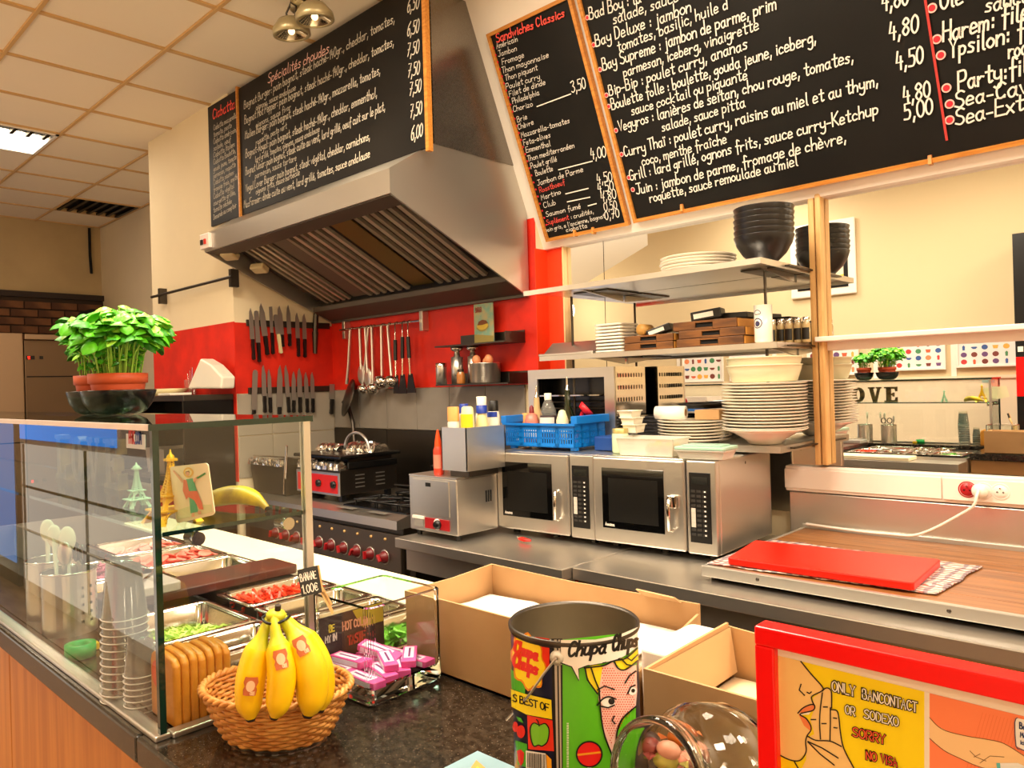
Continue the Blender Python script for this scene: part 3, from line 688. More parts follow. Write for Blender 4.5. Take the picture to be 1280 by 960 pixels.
# towel: thin wavy sheet
def sheet(c, th=.003, nx=24, ny=14, amp=.002, fold=None, seed=0):
    """c: four corners; returns MB of a wavy cloth with thickness"""
    a, b, c_, d = [Vector(q) for q in c]; m_ = MB(True); top = []; bot = []
    for j in range(ny + 1):
        for i in range(nx + 1):
            u_, v_ = i / nx, j / ny
            p = a.lerp(b, u_).lerp(d.lerp(c_, u_), v_)
            z_ = amp * (1 + noise.noise(Vector((p.x * 22 + seed, p.y * 22, 0))) + .6 * noise.noise(Vector((p.x * 50, p.y * 50 + seed, 3))))
            e = 1.0 if (i in (0, nx) or j in (0, ny)) else 0
            dx = noise.noise(Vector((p.x * 9, p.y * 9, seed))) * .012 * e
            top.append(p + Vector((dx, dx * .7, z_ + th))); bot.append(p + Vector((dx, dx * .7, max(0, z_ - th * .2))))
    n = (nx + 1) * (ny + 1); fs = []
    for j in range(ny):
        for i in range(nx):
            q = j * (nx + 1) + i; fs.append((q, q + 1, q + nx + 2, q + nx + 1)); fs.append((n + q + nx + 1, n + q + nx + 2, n + q + 1, n + q))
    edge = [i for i in range(nx + 1)] + [j * (nx + 1) + nx for j in range(1, ny + 1)] + [ny * (nx + 1) + i for i in range(nx - 1, -1, -1)] + [j * (nx + 1) for j in range(ny - 1, 0, -1)]
    for k in range(len(edge)): p, q = edge[k], edge[(k + 1) % len(edge)]; fs.append((q, p, n + p, n + q))
    m_.add(top + bot, fs); return m_
m_towel = bpy.data.materials.new('checked tea towel'); m_towel.use_nodes = True
nt = m_towel.node_tree; N = nt.nodes; L = nt.links; b_ = N['Principled BSDF']; b_.inputs['Roughness'].default_value = .9
tc = N.new('ShaderNodeTexCoord'); w1 = N.new('ShaderNodeTexWave'); w2 = N.new('ShaderNodeTexWave'); w2.bands_direction = 'Y'
w1.inputs['Scale'].default_value = 9; w2.inputs['Scale'].default_value = 13; w1.inputs['Distortion'].default_value = 7; w2.inputs['Distortion'].default_value = 7; w1.inputs['Detail'].default_value = 3
L.new(tc.outputs['Object'], w1.inputs[0]); L.new(tc.outputs['Object'], w2.inputs[0])
cr1 = N.new('ShaderNodeValToRGB'); cr2 = N.new('ShaderNodeValToRGB')
cr1.color_ramp.elements[0].color = lin('d8ccc4'); cr1.color_ramp.elements[1].color = lin('9a949a'); cr1.color_ramp.elements[0].position = .55; cr1.color_ramp.elements[1].position = .8
cr2.color_ramp.elements[0].color = (1, 1, 1, 1); cr2.color_ramp.elements[1].color = lin('d08c80'); cr2.color_ramp.elements[0].position = .6; cr2.color_ramp.elements[1].position = .85
L.new(w1.outputs[0], cr1.inputs[0]); L.new(w2.outputs[0], cr2.inputs[0])
mx_ = N.new('ShaderNodeMix'); mx_.data_type = 'RGBA'; mx_.blend_type = 'MULTIPLY'; mx_.inputs[0].default_value = 1
L.new(cr1.outputs[0], mx_.inputs[6]); L.new(cr2.outputs[0], mx_.inputs[7]); L.new(mx_.outputs[2], b_.inputs['Base Color'])
tw = obj('tea_towel', sheet(((-1.262, 2.236, .949), (-.595, 2.290, .949), (-.575, 2.70, .949), (-1.255, 2.70, .949)), nx=40, ny=22, amp=.003), m_towel)
tag(tw, 'crumpled checked tea towel spread under the red cutting board', 'towel')
def rprism(c4, z0, z1, r=.012, mb=None):
    mb = mb or MB(); bm = bmesh.new(); vs = [bm.verts.new((q[0], q[1], z0)) for q in c4]; f_ = bm.faces.new(vs)
    e = bmesh.ops.extrude_face_region(bm, geom=[f_]); bmesh.ops.translate(bm, verts=[v for v in e['geom'] if isinstance(v, bmesh.types.BMVert)], vec=(0, 0, z1 - z0))
    vert = [e_ for e_ in bm.edges if abs(e_.verts[0].co.z - e_.verts[1].co.z) > 1e-5]
    bmesh.ops.bevel(bm, geom=vert, offset=r, segments=5, affect='EDGES', profile=.5)
    hor = [e_ for e_ in bm.edges if abs(e_.verts[0].co.z - e_.verts[1].co.z) < 1e-6 and len(e_.link_faces) == 2 and any(abs(f.normal.z) < .1 for f in e_.link_faces)]
    bmesh.ops.bevel(bm, geom=[e_ for e_ in hor], offset=min(.003, (z1 - z0) / 3), segments=2, affect='EDGES', profile=.5)
    bm.verts.index_update(); mb.add([v.co.copy() for v in bm.verts], [[v.index for v in f.verts] for f in bm.faces], False); bm.free(); return mb
c0, c1, c2, c3 = PZ(909, 697, .98), PZ(1142, 729, .98), PZ(1176, 699, .98), PZ(944, 675, .98)
cb = obj('cutting_board', rprism((c0, c1, c2, c3), .958, .980), m_redp); tag(cb, 'thick bright red plastic cutting board on the tea towel', 'cutting board')
# ---- microwaves
def microwave(x, y, rz, label, handle_curved):
    t = thing('microwave', label, 'microwave', (x, y, .9), rz)
    Wd, D_, H_, z_ = .528, .50, .345, .022
    X = lambda *a, **k: MB().box(*a, **k)
    obj('casing', X(0, Wd, .02, D_, z_, z_ + H_, bev=.006), m_steel, t, world=False)
    for fx in (.06, .28, Wd - .05):
        for fy in (.06, D_ - .06): obj('foot', MB(True).lathe([(.016, 0), (.018, z_)], (fx, fy, 0), 14, cap0=True, cap1=True), m_blackm, t, world=False)
    m_ = MB(); dw = .405
    d_ = obj('door', X(.002, dw, -.014, .019, z_ + .004, z_ + H_ - .003, bev=.008), m_steel, t, world=False)
    obj('window', X(.045, .045 + .275, -.016, -.013, z_ + .062, z_ + H_ - .045, bev=.001), mat('dark oven glass', '060606', .06, coat=.5), d_, world=False)
    obj('inner_mesh', X(.075, .295, -.0166, -.0158, z_ + .09, z_ + H_ - .085), mat('dark mesh', '0b0b0a', .3), d_, world=False)
    hb = MB(True)
    if handle_curved:
        hb.tube([(.352, -.012, z_ + .20), (.352, -.040, z_ + .20), (.352, -.045, z_ + .17), (.352, -.045, z_ + .085), (.352, -.014, z_ + .080)], .008, 10, flat=.8)
        hb.box(.34, .378, -.034, -.018, z_ + .165, z_ + .212, bev=.004)
    else: hb.tube([(.352, -.012, z_ + .19), (.352, -.036, z_ + .185), (.352, -.040, z_ + .15), (.352, -.040, z_ + .075), (.352, -.014, z_ + .07)], .007, 10)
    obj('handle', hb, m_bright, d_, world=False, label='chrome handle')
    lb = MB(); write(lb, 'Amana', lambda a, b: Vector((.058 + a, -.0171, z_ + .072 + b)), .013, 1.0, .9)
    obj('lettering', lb, m_paper, d_, world=False)
    p = obj('control_panel', X(dw + .006, Wd, -.010, .019, z_ + .002, z_ + H_ - .002, bev=.005), m_steel, t, world=False)
    px0, px1 = dw + .018, Wd - .022
    obj('keypad', X(px0, px1, -.0125, -.009, z_ + .045, z_ + H_ - .045, bev=.001), m_black, p, world=False)
    obj('display', X(px0 + .010, px1 - .010, -.0135, -.0122, z_ + H_ - .088, z_ + H_ - .060), mat('display glass', '1a1c1a', .1), p, world=False)
    bm_ = mesh_of('key', MB().box(-.0085, .0085, -.0008, .0008, -.0045, .0045), mat('key dark grey', '34312e', .4))
    bw_ = mesh_of('key', MB().box(-.0085, .0085, -.0008, .0008, -.0085, .0085), mat('key pale', 'c9c2b6', .4))
    for r_ in range(10):
        for c_ in range(3):
            kx = px0 + .015 + c_ * .0225; kz = z_ + .232 - r_ * .0175
            if c_ == 0 and 4 <= r_ <= 7:
                if r_ in (4, 5, 6, 7): piece('key', bw_, p, (kx, -.0130, kz))
            else: piece('key', bm_, p, (kx, -.0130, kz))
            if c_ == 2: piece('key_legend', keyleg, p, (kx + .002, -.0142, kz))
    for k in range(9): obj('vent_slot', X(.07 + k * .035, .095 + k * .035, .0185, .0195, z_ - .0005, z_ + .002), m_dark, t, world=False) if k < 0 else None
    obj('screw', MB(True).lathe([(.001, .002), (.006, 0)], mx=T(Wd, .25, z_ + H_ - .03) @ RY(pi / 2), seg=12), m_dsteel, t, world=False)
    return t
keyleg = mesh_of('key_legend', MB().box(-.003, .003, -.0003, .0003, -.0025, .0025), m_paper)
microwave(-2.400, 2.402, R(3.5), 'left microwave with a short chrome handle under the blue crate', False)
microwave(-1.868, 2.425, R(3.5), 'right microwave with a large angular chrome handle under the plastic tubs', True)
# ---- fryer box with red panel
ft = thing('countertop_fryer', 'small boxy steel fryer with a red control strip left of the microwaves', 'fryer', (-2.53, 2.25, .9))
fx0, fx1, fy0, fy1 = -2.70, -2.382, 2.14, 2.385
obj('body', MB().box(fx0, fx1, fy0, fy1, .925, 1.165, bev=.005), m_steelv, ft)
obj('front_panel', MB().box(fx0 + .03, fx1 - .045, fy0 - .004, fy0 + .004, 1.0, 1.155, bev=.002), m_steel, ft)
obj('slot', MB().box(fx0 + .12, fx0 + .155, fy0 - .006, fy0 - .003, 1.125, 1.142, bev=.003), m_dark, ft)
rp = obj('control_strip', MB().box(fx0 + .11, fx1 - .05, fy0 - .005, fy0 + .003, .942, .988), mat('control red', 'a01418', .35), ft)
obj('knob', MB(True).lathe([(.02, 0), (.02, .008), (.015, .018), (.001, .018)], mx=T(fx0 + .20, fy0 - .005, .965) @ RX(pi / 2), seg=22), m_black, rp)
obj('dial_ring', MB(True).lathe([(.024, 0), (.024, .002), (.001, .002)], mx=T(fx0 + .193, fy0 - .004, .965) @ RX(pi / 2), seg=24), m_paper, rp)
obj('white_label', MB().box(fx0 + .025, fx0 + .10, fy0 - .007, fy0, .978, .990), m_paper, ft)
obj('grey_label', MB().box(fx0 + .035, fx0 + .10, fy0 - .006, fy0, .945, .975), MATS['grey aluminium'], ft)
for k in range(3): obj('side_vent', MB().box(fx1 - .001, fx1 + .002, 2.31 + k * .014, 2.318 + k * .014, 1.05, 1.10), m_dark, ft)
for x in (fx0 + .03, fx1 - .03): obj('foot', MB(True).lathe([(.012, 0), (.012, .026)], (x, fy0 + .03, .9), 12), m_black, ft)
obj('top_rim', MB().prism([(fx0, fy0, 1.165), (fx1, fy0, 1.165), (fx1, fy0, 1.172), (fx0, fy0, 1.172)], (0, .3, 0)), m_steel, ft)
obj('splash_wing', MB().prism([(fx1 - .05, 2.20, 1.172), (fx1, 2.28, 1.172), (fx1 + .0, 2.38, 1.198), (fx1 - .03, 2.38, 1.198)], (-.006, 0, .006)), m_steel, ft)
sc = thing('bottle_bin', 'tall open steel bin of sauce bottles standing on the fryer', 'container', (-2.4, 2.3, 1.173))
bx0, bx1, by0, by1 = -2.492, -2.335, 2.16, 2.395
mb = MB(); mb.box(bx0, bx1, by0, by0 + .004, 1.205, 1.385); mb.box(bx0, bx1, by1 - .004, by1, 1.205, 1.385); mb.box(bx0, bx0 + .004, by0, by1, 1.205, 1.385); mb.box(bx1 - .004, bx1, by0, by1, 1.205, 1.385); mb.box(bx0, bx1, by0, by1, 1.20, 1.205)
obj('walls', mb, m_steelv, sc)
obj('support', MB().box(bx0 + .02, bx1 - .02, by0 + .03, by1 - .03, 1.1725, 1.20), m_dsteel, sc)
def bottle(label, x, y, z0, prof, m, cap=None, capm=None, seg=20, sy=1, lab=None, name='sauce_bottle', group=None, sx=1, rz=0):
    t = thing(name, label, 'bottle', (x, y, z0), rz, group)
    obj('body', MB(True).lathe([(.001, 0)] + prof, seg=seg, sx=sx, sy=sy, cap1=True), m, t, world=False)
    if cap: obj('cap', MB(True).lathe(cap, seg=seg, cap0=True, cap1=True, sx=sx if sx < .95 else 1, sy=sy if sy < .95 else 1), capm, t, world=False)
    if lab:
        lz0, lz1, lr, lm = lab
        obj('paper_label', MB(True).lathe([(lr, lz0), (lr, lz1)], seg=seg, sx=sx, sy=sy, a0=-pi * .9, a1=-pi * .05), lm, t, world=False)
    return t
m_ivory = mat('ivory plastic', 'ecdca4', .4); m_orp = mat('pale orange plastic', 'f0a860', .45); m_wp = mat('white plastic', 'f0ead8', .4)
m_bluec = mat('blue cap', '1c3a9c', .4); m_yel = mat('yellow label', 'f0cc1c', .5); m_lab = mat('white label', 'ece6da', .6); m_dklab = mat('navy label', '27305a', .6)
m_toma = mat('tomato sauce', 'e0402a', .35); m_purple = mat('dark sauce', '3c3038', .3)
zb_ = 1.206
bottle('orange-topped flat sauce bottle at the front left of the steel bin', -2.455, 2.20, zb_, [(.030, 0), (.032, .02), (.032, .19), (.028, .21)], m_wp, [(.032, .205), (.032, .262), (.03, .266)], m_orp, sy=.6, lab=(.13, .20, .0325, m_lab))
bottle('ivory squat bottle with a yellow and navy label at the front of the steel bin', -2.375, 2.21, zb_, [(.034, 0), (.036, .02), (.036, .2), (.030, .262), (.02, .268)], m_ivory, None, None, sy=.65, lab=(.17, .235, .0365, m_yel))
bottle('cream bottle with a blue cap in the middle of the steel bin', -2.365, 2.285, zb_, [(.027, 0), (.029, .02), (.029, .19), (.018, .235)], m_ivory, [(.024, .235), (.024, .268), (.02, .27)], m_bluec)
bottle('tall all-white plastic bottle rising above the steel bin', -2.416, 2.335, zb_, [(.027, 0), (.029, .02), (.029, .22), (.022, .252)], m_wp, [(.022, .252), (.023, .305), (.02, .307)], m_wp)
bottle('white tub bottle with blue collar and black cap at the rear of the steel bin', -2.372, 2.364, zb_, [(.026, 0), (.027, .02), (.027, .225), (.024, .24)], m_wp, [(.023, .24), (.023, .285), (.02, .288)], m_black, lab=(.215, .238, .0277, m_bluec))
bottle('bottle with a blue cap behind the orange-topped one in the steel bin', -2.462, 2.27, zb_, [(.026, 0), (.027, .02), (.027, .2), (.02, .235)], m_wp, [(.02, .235), (.02, .275), (.018, .277)], m_bluec)
bottle('small red sauce squeeze bottle with a pointed cap left of the steel bin', -2.545, 2.185, 1.1725, [(.020, 0), (.022, .01), (.022, .11), (.016, .125)], m_toma, [(.016, .125), (.014, .15), (.004, .20)], mat('orange cap', 'f04c14', .4), lab=(.03, .09, .0224, mat('pink label', 'e08870', .6)))
pl_ = thing('tongs', 'kitchen tongs with red tips lying on the fryer edge', 'tongs', (-2.68, 2.3, 1.173))
obj('arms', MB(True).tube([(-2.70, 2.36, 1.195), (-2.64, 2.30, 1.185), (-2.58, 2.24, 1.178)], .005), m_bright, pl_)
obj('grip', MB(True).tube([(-2.745, 2.41, 1.205), (-2.70, 2.36, 1.196)], .011), mat('orange grip', 'f0501c', .4), pl_)
# lighter / red peeler on the table
lt_ = thing('bottle_opener', 'small red plastic handled tool lying on the worktable before the left microwave', 'kitchen tool', (-2.0, 2.16, .9))
c = PZ(655, 677, .905)
obj('handle', MB(True).tube([c + Vector(q) for q in ((-.03, .005, .008), (-.01, 0, .010), (.01, -.006, .010), (.035, .004, .008))], [.008, .012, .012, .006], flat=.7), m_redp, lt_)
obj('tip', MB(True).tube([c + Vector(q) for q in ((-.03, .005, .008), (-.045, .012, .012))], .005), m_bright, lt_)
# ---- blue crate
cr = thing('plastic_crate', 'bright blue slotted plastic crate of bottles on the left microwave', 'crate', (-2.23, 2.6, 1.27), R(2))
cx0, cx1, cy0, cy1, cz0, cz1 = -.20, .195, -.10, .13, .012, .115
def wall_grid(m_, p, q, z0, z1, nu, th, nrm):
    p, q = Vector(p), Vector(q); d = q - p; n_ = Vector(nrm) * th
    def bar(a, b, za, zb): m_.prism([p + d * a + Vector((0, 0, za)), p + d * b + Vector((0, 0, za)), p + d * b + Vector((0, 0, zb)), p + d * a + Vector((0, 0, zb))], n_)
    bar(0, 1, z0, z0 + .018); bar(0, 1, z1 - .028, z1)
    for k in range(nu): bar(k / nu, (k + .45) / nu, z0 + .018, z1 - .028)
    bar(.985, 1, z0, z1)
    for zz in (.35, .6): bar(0, 1, z0 + (z1 - z0) * zz, z0 + (z1 - z0) * zz + .007)
    for a in (.24, .5, .76): bar(a - .03, a + .03, z0, z1)
for nme, args in (('front_wall', ((cx0, cy0, 0), (cx1, cy0, 0), cz0, cz1, 30, .004, (0, 1, 0))), ('rear_wall', ((cx0, cy1, 0), (cx1, cy1, 0), cz0, cz1, 30, .004, (0, -1, 0))),
                  ('end_wall', ((cx1, cy0, 0), (cx1, cy1, 0), cz0, cz1, 18, .004, (-1, 0, 0))), ('end_wall', ((cx0, cy0, 0), (cx0, cy1, 0), cz0, cz1, 18, .004, (1, 0, 0)))):
    m_ = MB(); wall_grid(m_, *args); obj(nme, m_, m_blue, cr, world=False)
obj('base', MB().box(cx0, cx1, cy0, cy1, .012, .016), m_blue, cr, world=False)
for x, s_ in ((cx1, 1), (cx0, -1)):
    obj('handle_rim', MB().box(x - (.012 if s_ > 0 else .02), x + (.02 if s_ > 0 else .012), cy0 - .008, cy1 + .008, cz1, cz1 + .034, bev=.003), m_blue, cr, world=False)
obj('rim', MB().box(cx0 - .01, cx1 + .01, cy0 - .010, cy0 + .002, cz1 - .008, cz1 + .002), m_blue, cr, world=False)
for x in (cx0 + .02, cx1 - .03):
    for y in (cy0 + .01, cy1 - .03): obj('foot', MB().box(x, x + .03, y, y + .02, 0, .012), m_blue, cr, world=False)
zc = 1.289
m_pet = glassmat('clear bottle plastic', (.93, .93, .9), 1.45, .02, (.12, (.9, .9, .85)))
bottle('big clear bottle half full of dark sauce in the blue crate', -2.255, 2.60, zc, [(.038, 0), (.040, .02), (.040, .12), (.038, .128)], m_purple, None, None, lab=(.05, .12, .0405, m_lab))
tbt = bottle('clear shoulder and white cap of the big sauce bottle in the blue crate', -2.255, 2.60, zc + .129, [(.038, 0), (.034, .025), (.020, .06), (.016, .07)], m_pet, [(.0165, .07), (.0165, .098), (.014, .1)], m_wp)
bottle('small cream squeeze bottle at the right of the blue crate', -2.14, 2.56, zc, [(.026, 0), (.027, .02), (.027, .11), (.014, .15), (.006, .155)], mat('cream sauce', 'eee6b8', .4))
bottle('dark green oil bottle with a steel pourer in the blue crate', -2.19, 2.66, zc, [(.032, 0), (.033, .02), (.033, .12), (.014, .17), (.013, .24)], mat('green glass', '10200c', .1, coat=.5), [(.012, .24), (.006, .25), (.003, .30)], m_bright)
bottle('pale oil bottle with a steel pourer at the left of the blue crate', -2.36, 2.64, zc, [(.028, 0), (.029, .02), (.029, .12), (.015, .16), (.013, .21)], mat('pale oil', 'c8a878', .2, coat=.5), [(.012, .21), (.006, .22), (.003, .265)], m_bright)
bottle('pinkish squeeze bottle at the left front of the blue crate', -2.335, 2.575, zc, [(.032, 0), (.034, .02), (.034, .10), (.026, .13), (.010, .14)], mat('pink sauce', 'c87868', .35), [(.012, .14), (.010, .165), (.003, .175)], mat('dark red cap', '7c1c20', .4), lab=(.03, .075, .0345, m_lab))
bottle('orange plastic tube bottle beside the blue crate', -2.418, 2.63, 1.27, [(.022, 0), (.024, .02), (.024, .14), (.02, .155)], m_orp)
rdp = thing('red_scoop', 'red plastic scoop sticking out at the right end of the blue crate', 'scoop', (-2.09, 2.62, 1.29))
obj('bowl', MB(True).lathe([(.001, 0), (.03, .004), (.038, .03), (.036, .03), (.028, .008), (.001, .004)], mx=T(-2.10, 2.655, 1.43) @ RY(.7) @ RX(-.5), seg=20), mat('red scoop', 'd01828', .4), rdp)
obj('handle', MB(True).tube([(-2.10, 2.655, 1.43), (-2.13, 2.655, 1.36), (-2.135, 2.65, 1.295)], .009), MATS['red scoop'], rdp)
# ============================================================ SHELVES ABOVE THE WORKTABLES
def shelf(label, x0, x1, yf, z, th=.022, holes=()):
    t = thing('steel_shelf', label, 'shelf', ((x0 + x1) / 2, 3.04, z - th))
    obj('shelf_board', MB().box(x0, x1, yf, 3.055, z - .008, z, bev=.001), m_steel, t)
    obj('front_lip', MB().box(x0, x1, yf - .002, yf + .006, z - th, z), m_steel, t)
    obj('end_lip', MB().box(x1 - .006, x1 + .002, yf, 3.055, z - th, z), m_steel, t)
    for x in (-2.15, -1.30):
        obj('bracket', MB().prism([(x - .10, 2.80, z - .009), (x + .10, 2.80, z - .009), (x + .10, 3.05, z - .009), (x - .10, 3.05, z - .009)], (0, 0, -.006)), m_dsteel, t)
        obj('bracket', MB().prism([(x, 2.72, z - .009), (x, 3.05, z - .009), (x, 3.05, z - .045)], (.01, 0, 0)), m_steel, t)
    return t
SHA = shelf('top steel shelf with the black bowls and a plate stack', -2.385, -1.222, 2.60, 1.995)
SHB = shelf('middle steel shelf with trays, wooden boards and spice jars', -2.40, -1.222, 2.715, 1.692)
SHC = shelf('lowest steel shelf holding the tall stack of white plates', -2.60, -1.222, 2.715, 1.302, .026)
for x in (-2.262, -1.30):
    t = obj('shelf_rod', MB(True).tube([(x, 2.80, 1.303), (x, 2.80, 1.67)], .006), m_dsteel); tag(t, 'thin steel rod carrying the shelves at the ' + ('left' if x < -2 else 'right') + ', lower length', 'rod')
    t = obj('shelf_rod', MB(True).tube([(x, 2.80, 1.693), (x, 2.80, 1.972)], .006), m_dsteel); tag(t, 'thin steel rod carrying the shelves at the ' + ('left' if x < -2 else 'right') + ', upper length', 'rod')
# bowls
def stack(n, name, label_f, cat, x, y, z0, dz, mk, group, jit=.002):
    proto = None
    for k in range(n):
        jx, jy = random.uniform(-jit, jit), random.uniform(-jit, jit)
        if proto is None:
            proto = mk(label_f(k)); proto.location = (x + jx, y + jy, z0); proto['group'] = group
        else: dup(proto, (x + jx, y + jy, z0 + k * dz), label=label_f(k))
ORD = ['bottom', 'second', 'third', 'fourth', 'fifth', 'sixth', 'seventh', 'eighth', 'ninth', 'tenth', 'eleventh', 'twelfth', 'thirteenth', 'fourteenth', 'fifteenth', 'sixteenth', 'seventeenth', 'eighteenth', 'nineteenth', 'twentieth']
def tagm(name, mb, m, label, cat):
    o = link_mesh(name, mb, m); return tag(o, label, cat)
def bowl_mesh(R_, H, foot=.4, t=.004):
    return [(R_ * foot * .9, 0), (R_ * foot, .002), (R_ * foot * 1.02, .008), (R_ * .72, H * .35), (R_ * .92, H * .7), (R_, H - .002), (R_, H), (R_ - t, H), (R_ * .9 - t, H * .7), (R_ * .7 - t, H * .38), (R_ * foot, .012), (.001, .010)]
lb = lambda k: 'black stoneware bowl, ' + (ORD[k] if k < 5 else 'topmost') + ' of the stack on the top shelf' + (' from below' if 0 < k < 5 else '')
stack(6, 'bowl', lb, 'bowl', -1.288, 2.775, 1.996, .0215, lambda l: tagm('bowl', MB(True).lathe(bowl_mesh(.112, .105, .45), seg=40, cap0=True), m_chinad, l, 'bowl'), 'black bowls stacked on the top shelf')
# plates on top shelf
def plate_prof(R_, H=.02, rim=.003): return [(R_ * .55, 0), (R_ * .6, .002), (R_ * .72, .004), (R_ * .97, H - rim), (R_, H - rim * .4), (R_, H), (R_ * .95, H), (R_ * .7, .009), (R_ * .55, .006), (.001, .006)]
lb = lambda k: 'white plate, ' + (ORD[k] if k < 4 else 'topmost') + ' of the low stack on the top shelf'
stack(5, 'plate', lb, 'plate', -1.60, 2.82, 1.996, .0125, lambda l: tagm('plate', MB(True).lathe(plate_prof(.155), seg=48, cap0=True), m_china, l, 'plate'), 'white plates on the top shelf', .004)
# tall plate stack
bb = thing('bowl', 'white footed bowl carrying the tall plate stack on the lowest shelf', 'bowl', (-1.318, 2.80, 1.303))
obj('bowl_body', MB(True).lathe([(.05, 0), (.062, .003), (.075, .018), (.12, .045), (.158, .058), (.160, .062), (.155, .062), (.11, .05), (.07, .025), (.001, .02)], seg=56, cap0=True), m_china, bb, world=False)
lb = lambda k: 'white plate, ' + (ORD[k] if k < 14 else 'topmost') + ' of the tall stack on the lowest shelf'
stack(15, 'plate', lb, 'plate', -1.318, 2.80, 1.354, .0122, lambda l: tagm('plate', MB(True).lathe(plate_prof(.160, .0165, .004), seg=56, cap0=True), m_china, l, 'plate'), 'white plates of the tall stack', .0025)
m_milky = mat('milky plastic', 'e0d8b4', .4, sss=0)
for k in range(2):
    rw = thing('plastic_bowl', ['milky plastic bowl set on top of the tall plate stack', 'upper milky plastic bowl nested on the tall plate stack'][k], 'bowl', (-1.315, 2.80, 1.5435 + k * .030), group='milky bowls on the tall plate stack')
    obj('bowl_body', MB(True).lathe([(.115, 0), (.122, .004), (.136, .045), (.139, .060), (.142, .062), (.142, .066), (.137, .066), (.130, .045), (.116, .008), (.001, .006)], seg=48, cap0=True), m_milky, rw, world=False)
# lower middle plates + black trays + paper roll
bt = None
for k in range(7):
    l_ = 'black tray, ' + (ORD[k] if k < 6 else 'topmost') + ' of the pile behind the white side plates'
    o = tagm('serving_tray', rprism([(-.095, -.09), (.095, -.09), (.095, .09), (-.095, .09)], 0, .012, .02), m_chinad, l_, 'tray')
    o.location = (-1.882, 2.915, 1.303 + k * .0150); o['group'] = 'black trays behind the plates'
lb = lambda k: 'white side plate, ' + (ORD[k] if k < 6 else 'topmost') + ' of the short stack under the paper roll'
stack(7, 'plate', lb, 'plate', -1.625, 2.795, 1.303, .0125, lambda l: tagm('plate', MB(True).lathe(plate_prof(.150, .016, .004), seg=44, cap0=True), m_china, l, 'plate'), 'white side plates on the lowest shelf', .004)
pr = thing('paper_roll', 'white paper roll lying on the short plate stack', 'paper roll', (-1.66, 2.76, 1.396))
mxr = T(-1.775, 2.745, 1.424) @ RZ(R(12)) @ RY(pi / 2)
obj('roll', MB(True).lathe([(.016, 0), (.028, 0), (.0285, .13), (.016, .13)], mx=mxr, seg=28), m_paper, pr)
obj('core', MB(True).lathe([(.0155, .001), (.0155, .129)], mx=mxr, seg=20), m_card, pr)
sb_ = thing('cardboard_box', 'small brown cardboard box beside the paper roll', 'box', (-1.55, 2.82, 1.396)); obj('carton', MB().box(-1.60, -1.49, 2.76, 2.86, 1.3965, 1.436, bev=.002), m_card, sb_)
bp = thing('black_pan', 'black shallow pan laid over the box and paper roll', 'pan', (-1.6, 2.9, 1.437)); obj('pan_body', MB(True).lathe([(.001, 0), (.10, 0), (.14, .022), (.142, .022), (.10, .004), (.001, .003)], (-1.63, 2.93, 1.4375), 36), m_chinad, bp)
obj('handle', MB(True).tube([(-1.52, 2.90, 1.455), (-1.50, 2.85, 1.462), (-1.495, 2.80, 1.462)], .009, flat=.6), m_chinad, bp)
# ---- toaster oven with louvred chrome side
to = thing('toaster_oven', 'chrome conveyor toaster with louvred side behind the blue crate', 'toaster', (-2.25, 2.88, 1.302))
tx0, tx1, ty0, ty1, tz0, tz1 = -2.52, -2.0, 2.76, 3.01, 1.303, 1.57
tz1 = PX(768, 458, tx1).z
mb = MB(); mb.box(tx0, tx1, ty0, ty0 + .01, tz1 - .045, tz1); mb.box(tx0, tx0 + .06, ty0, ty0 + .01, tz0, tz1 - .045); mb.box(tx1 - .055, tx1, ty0, ty0 + .01, tz0, tz1 - .045); mb.box(tx0 + .06, tx1 - .055, ty0, ty0 + .01, tz0, tz0 + .05)
obj('front_frame', mb, m_steel, to)
mb = MB(); mb.box(tx0, tx1 - .008, ty0 + .01, ty1, tz1 - .006, tz1); mb.box(tx0, tx0 + .006, ty0 + .01, ty1, tz0, tz1 - .006); mb.box(tx0 + .006, tx1 - .008, ty1 - .006, ty1, tz0, tz1 - .006); mb.box(tx0 + .006, tx1 - .01, ty0 + .01, ty1 - .006, tz0, tz0 + .006); mb.box(tx0 + .01, tx1 - .01, ty0 + .10, ty0 + .105, tz0 + .01, tz1 - .01)
obj('casing', mb, m_blackm, to)
obj('side_plate', MB().box(tx1 - .008, tx1, ty0 + .012, ty1 - .002, tz0, tz1), m_bright, to)
lv = mesh_of('louvre', MB().box(0, .006, -.004, .004, -.009, .009, mx=RZ(.5)), m_bright)
for r_ in range(3):
    for k in range(10): piece('louvre', lv, to, Vector((tx1, ty0 + .035 + k * .021, tz1 - .04 - r_ * .055)) - to.location)
obj('chute', MB().box(tx0 + .10, tx1 - .07, ty0 - .03, ty0 + .08, 1.50, 1.506, mx=T(0, 0, 0)), m_bright, to)
for k in range(3): obj('heater_bar', MB(True).tube([(tx0 + .07, ty0 + .05, 1.44 + k * .03), (tx1 - .06, ty0 + .05, 1.44 + k * .03)], .004), m_dsteel, to)
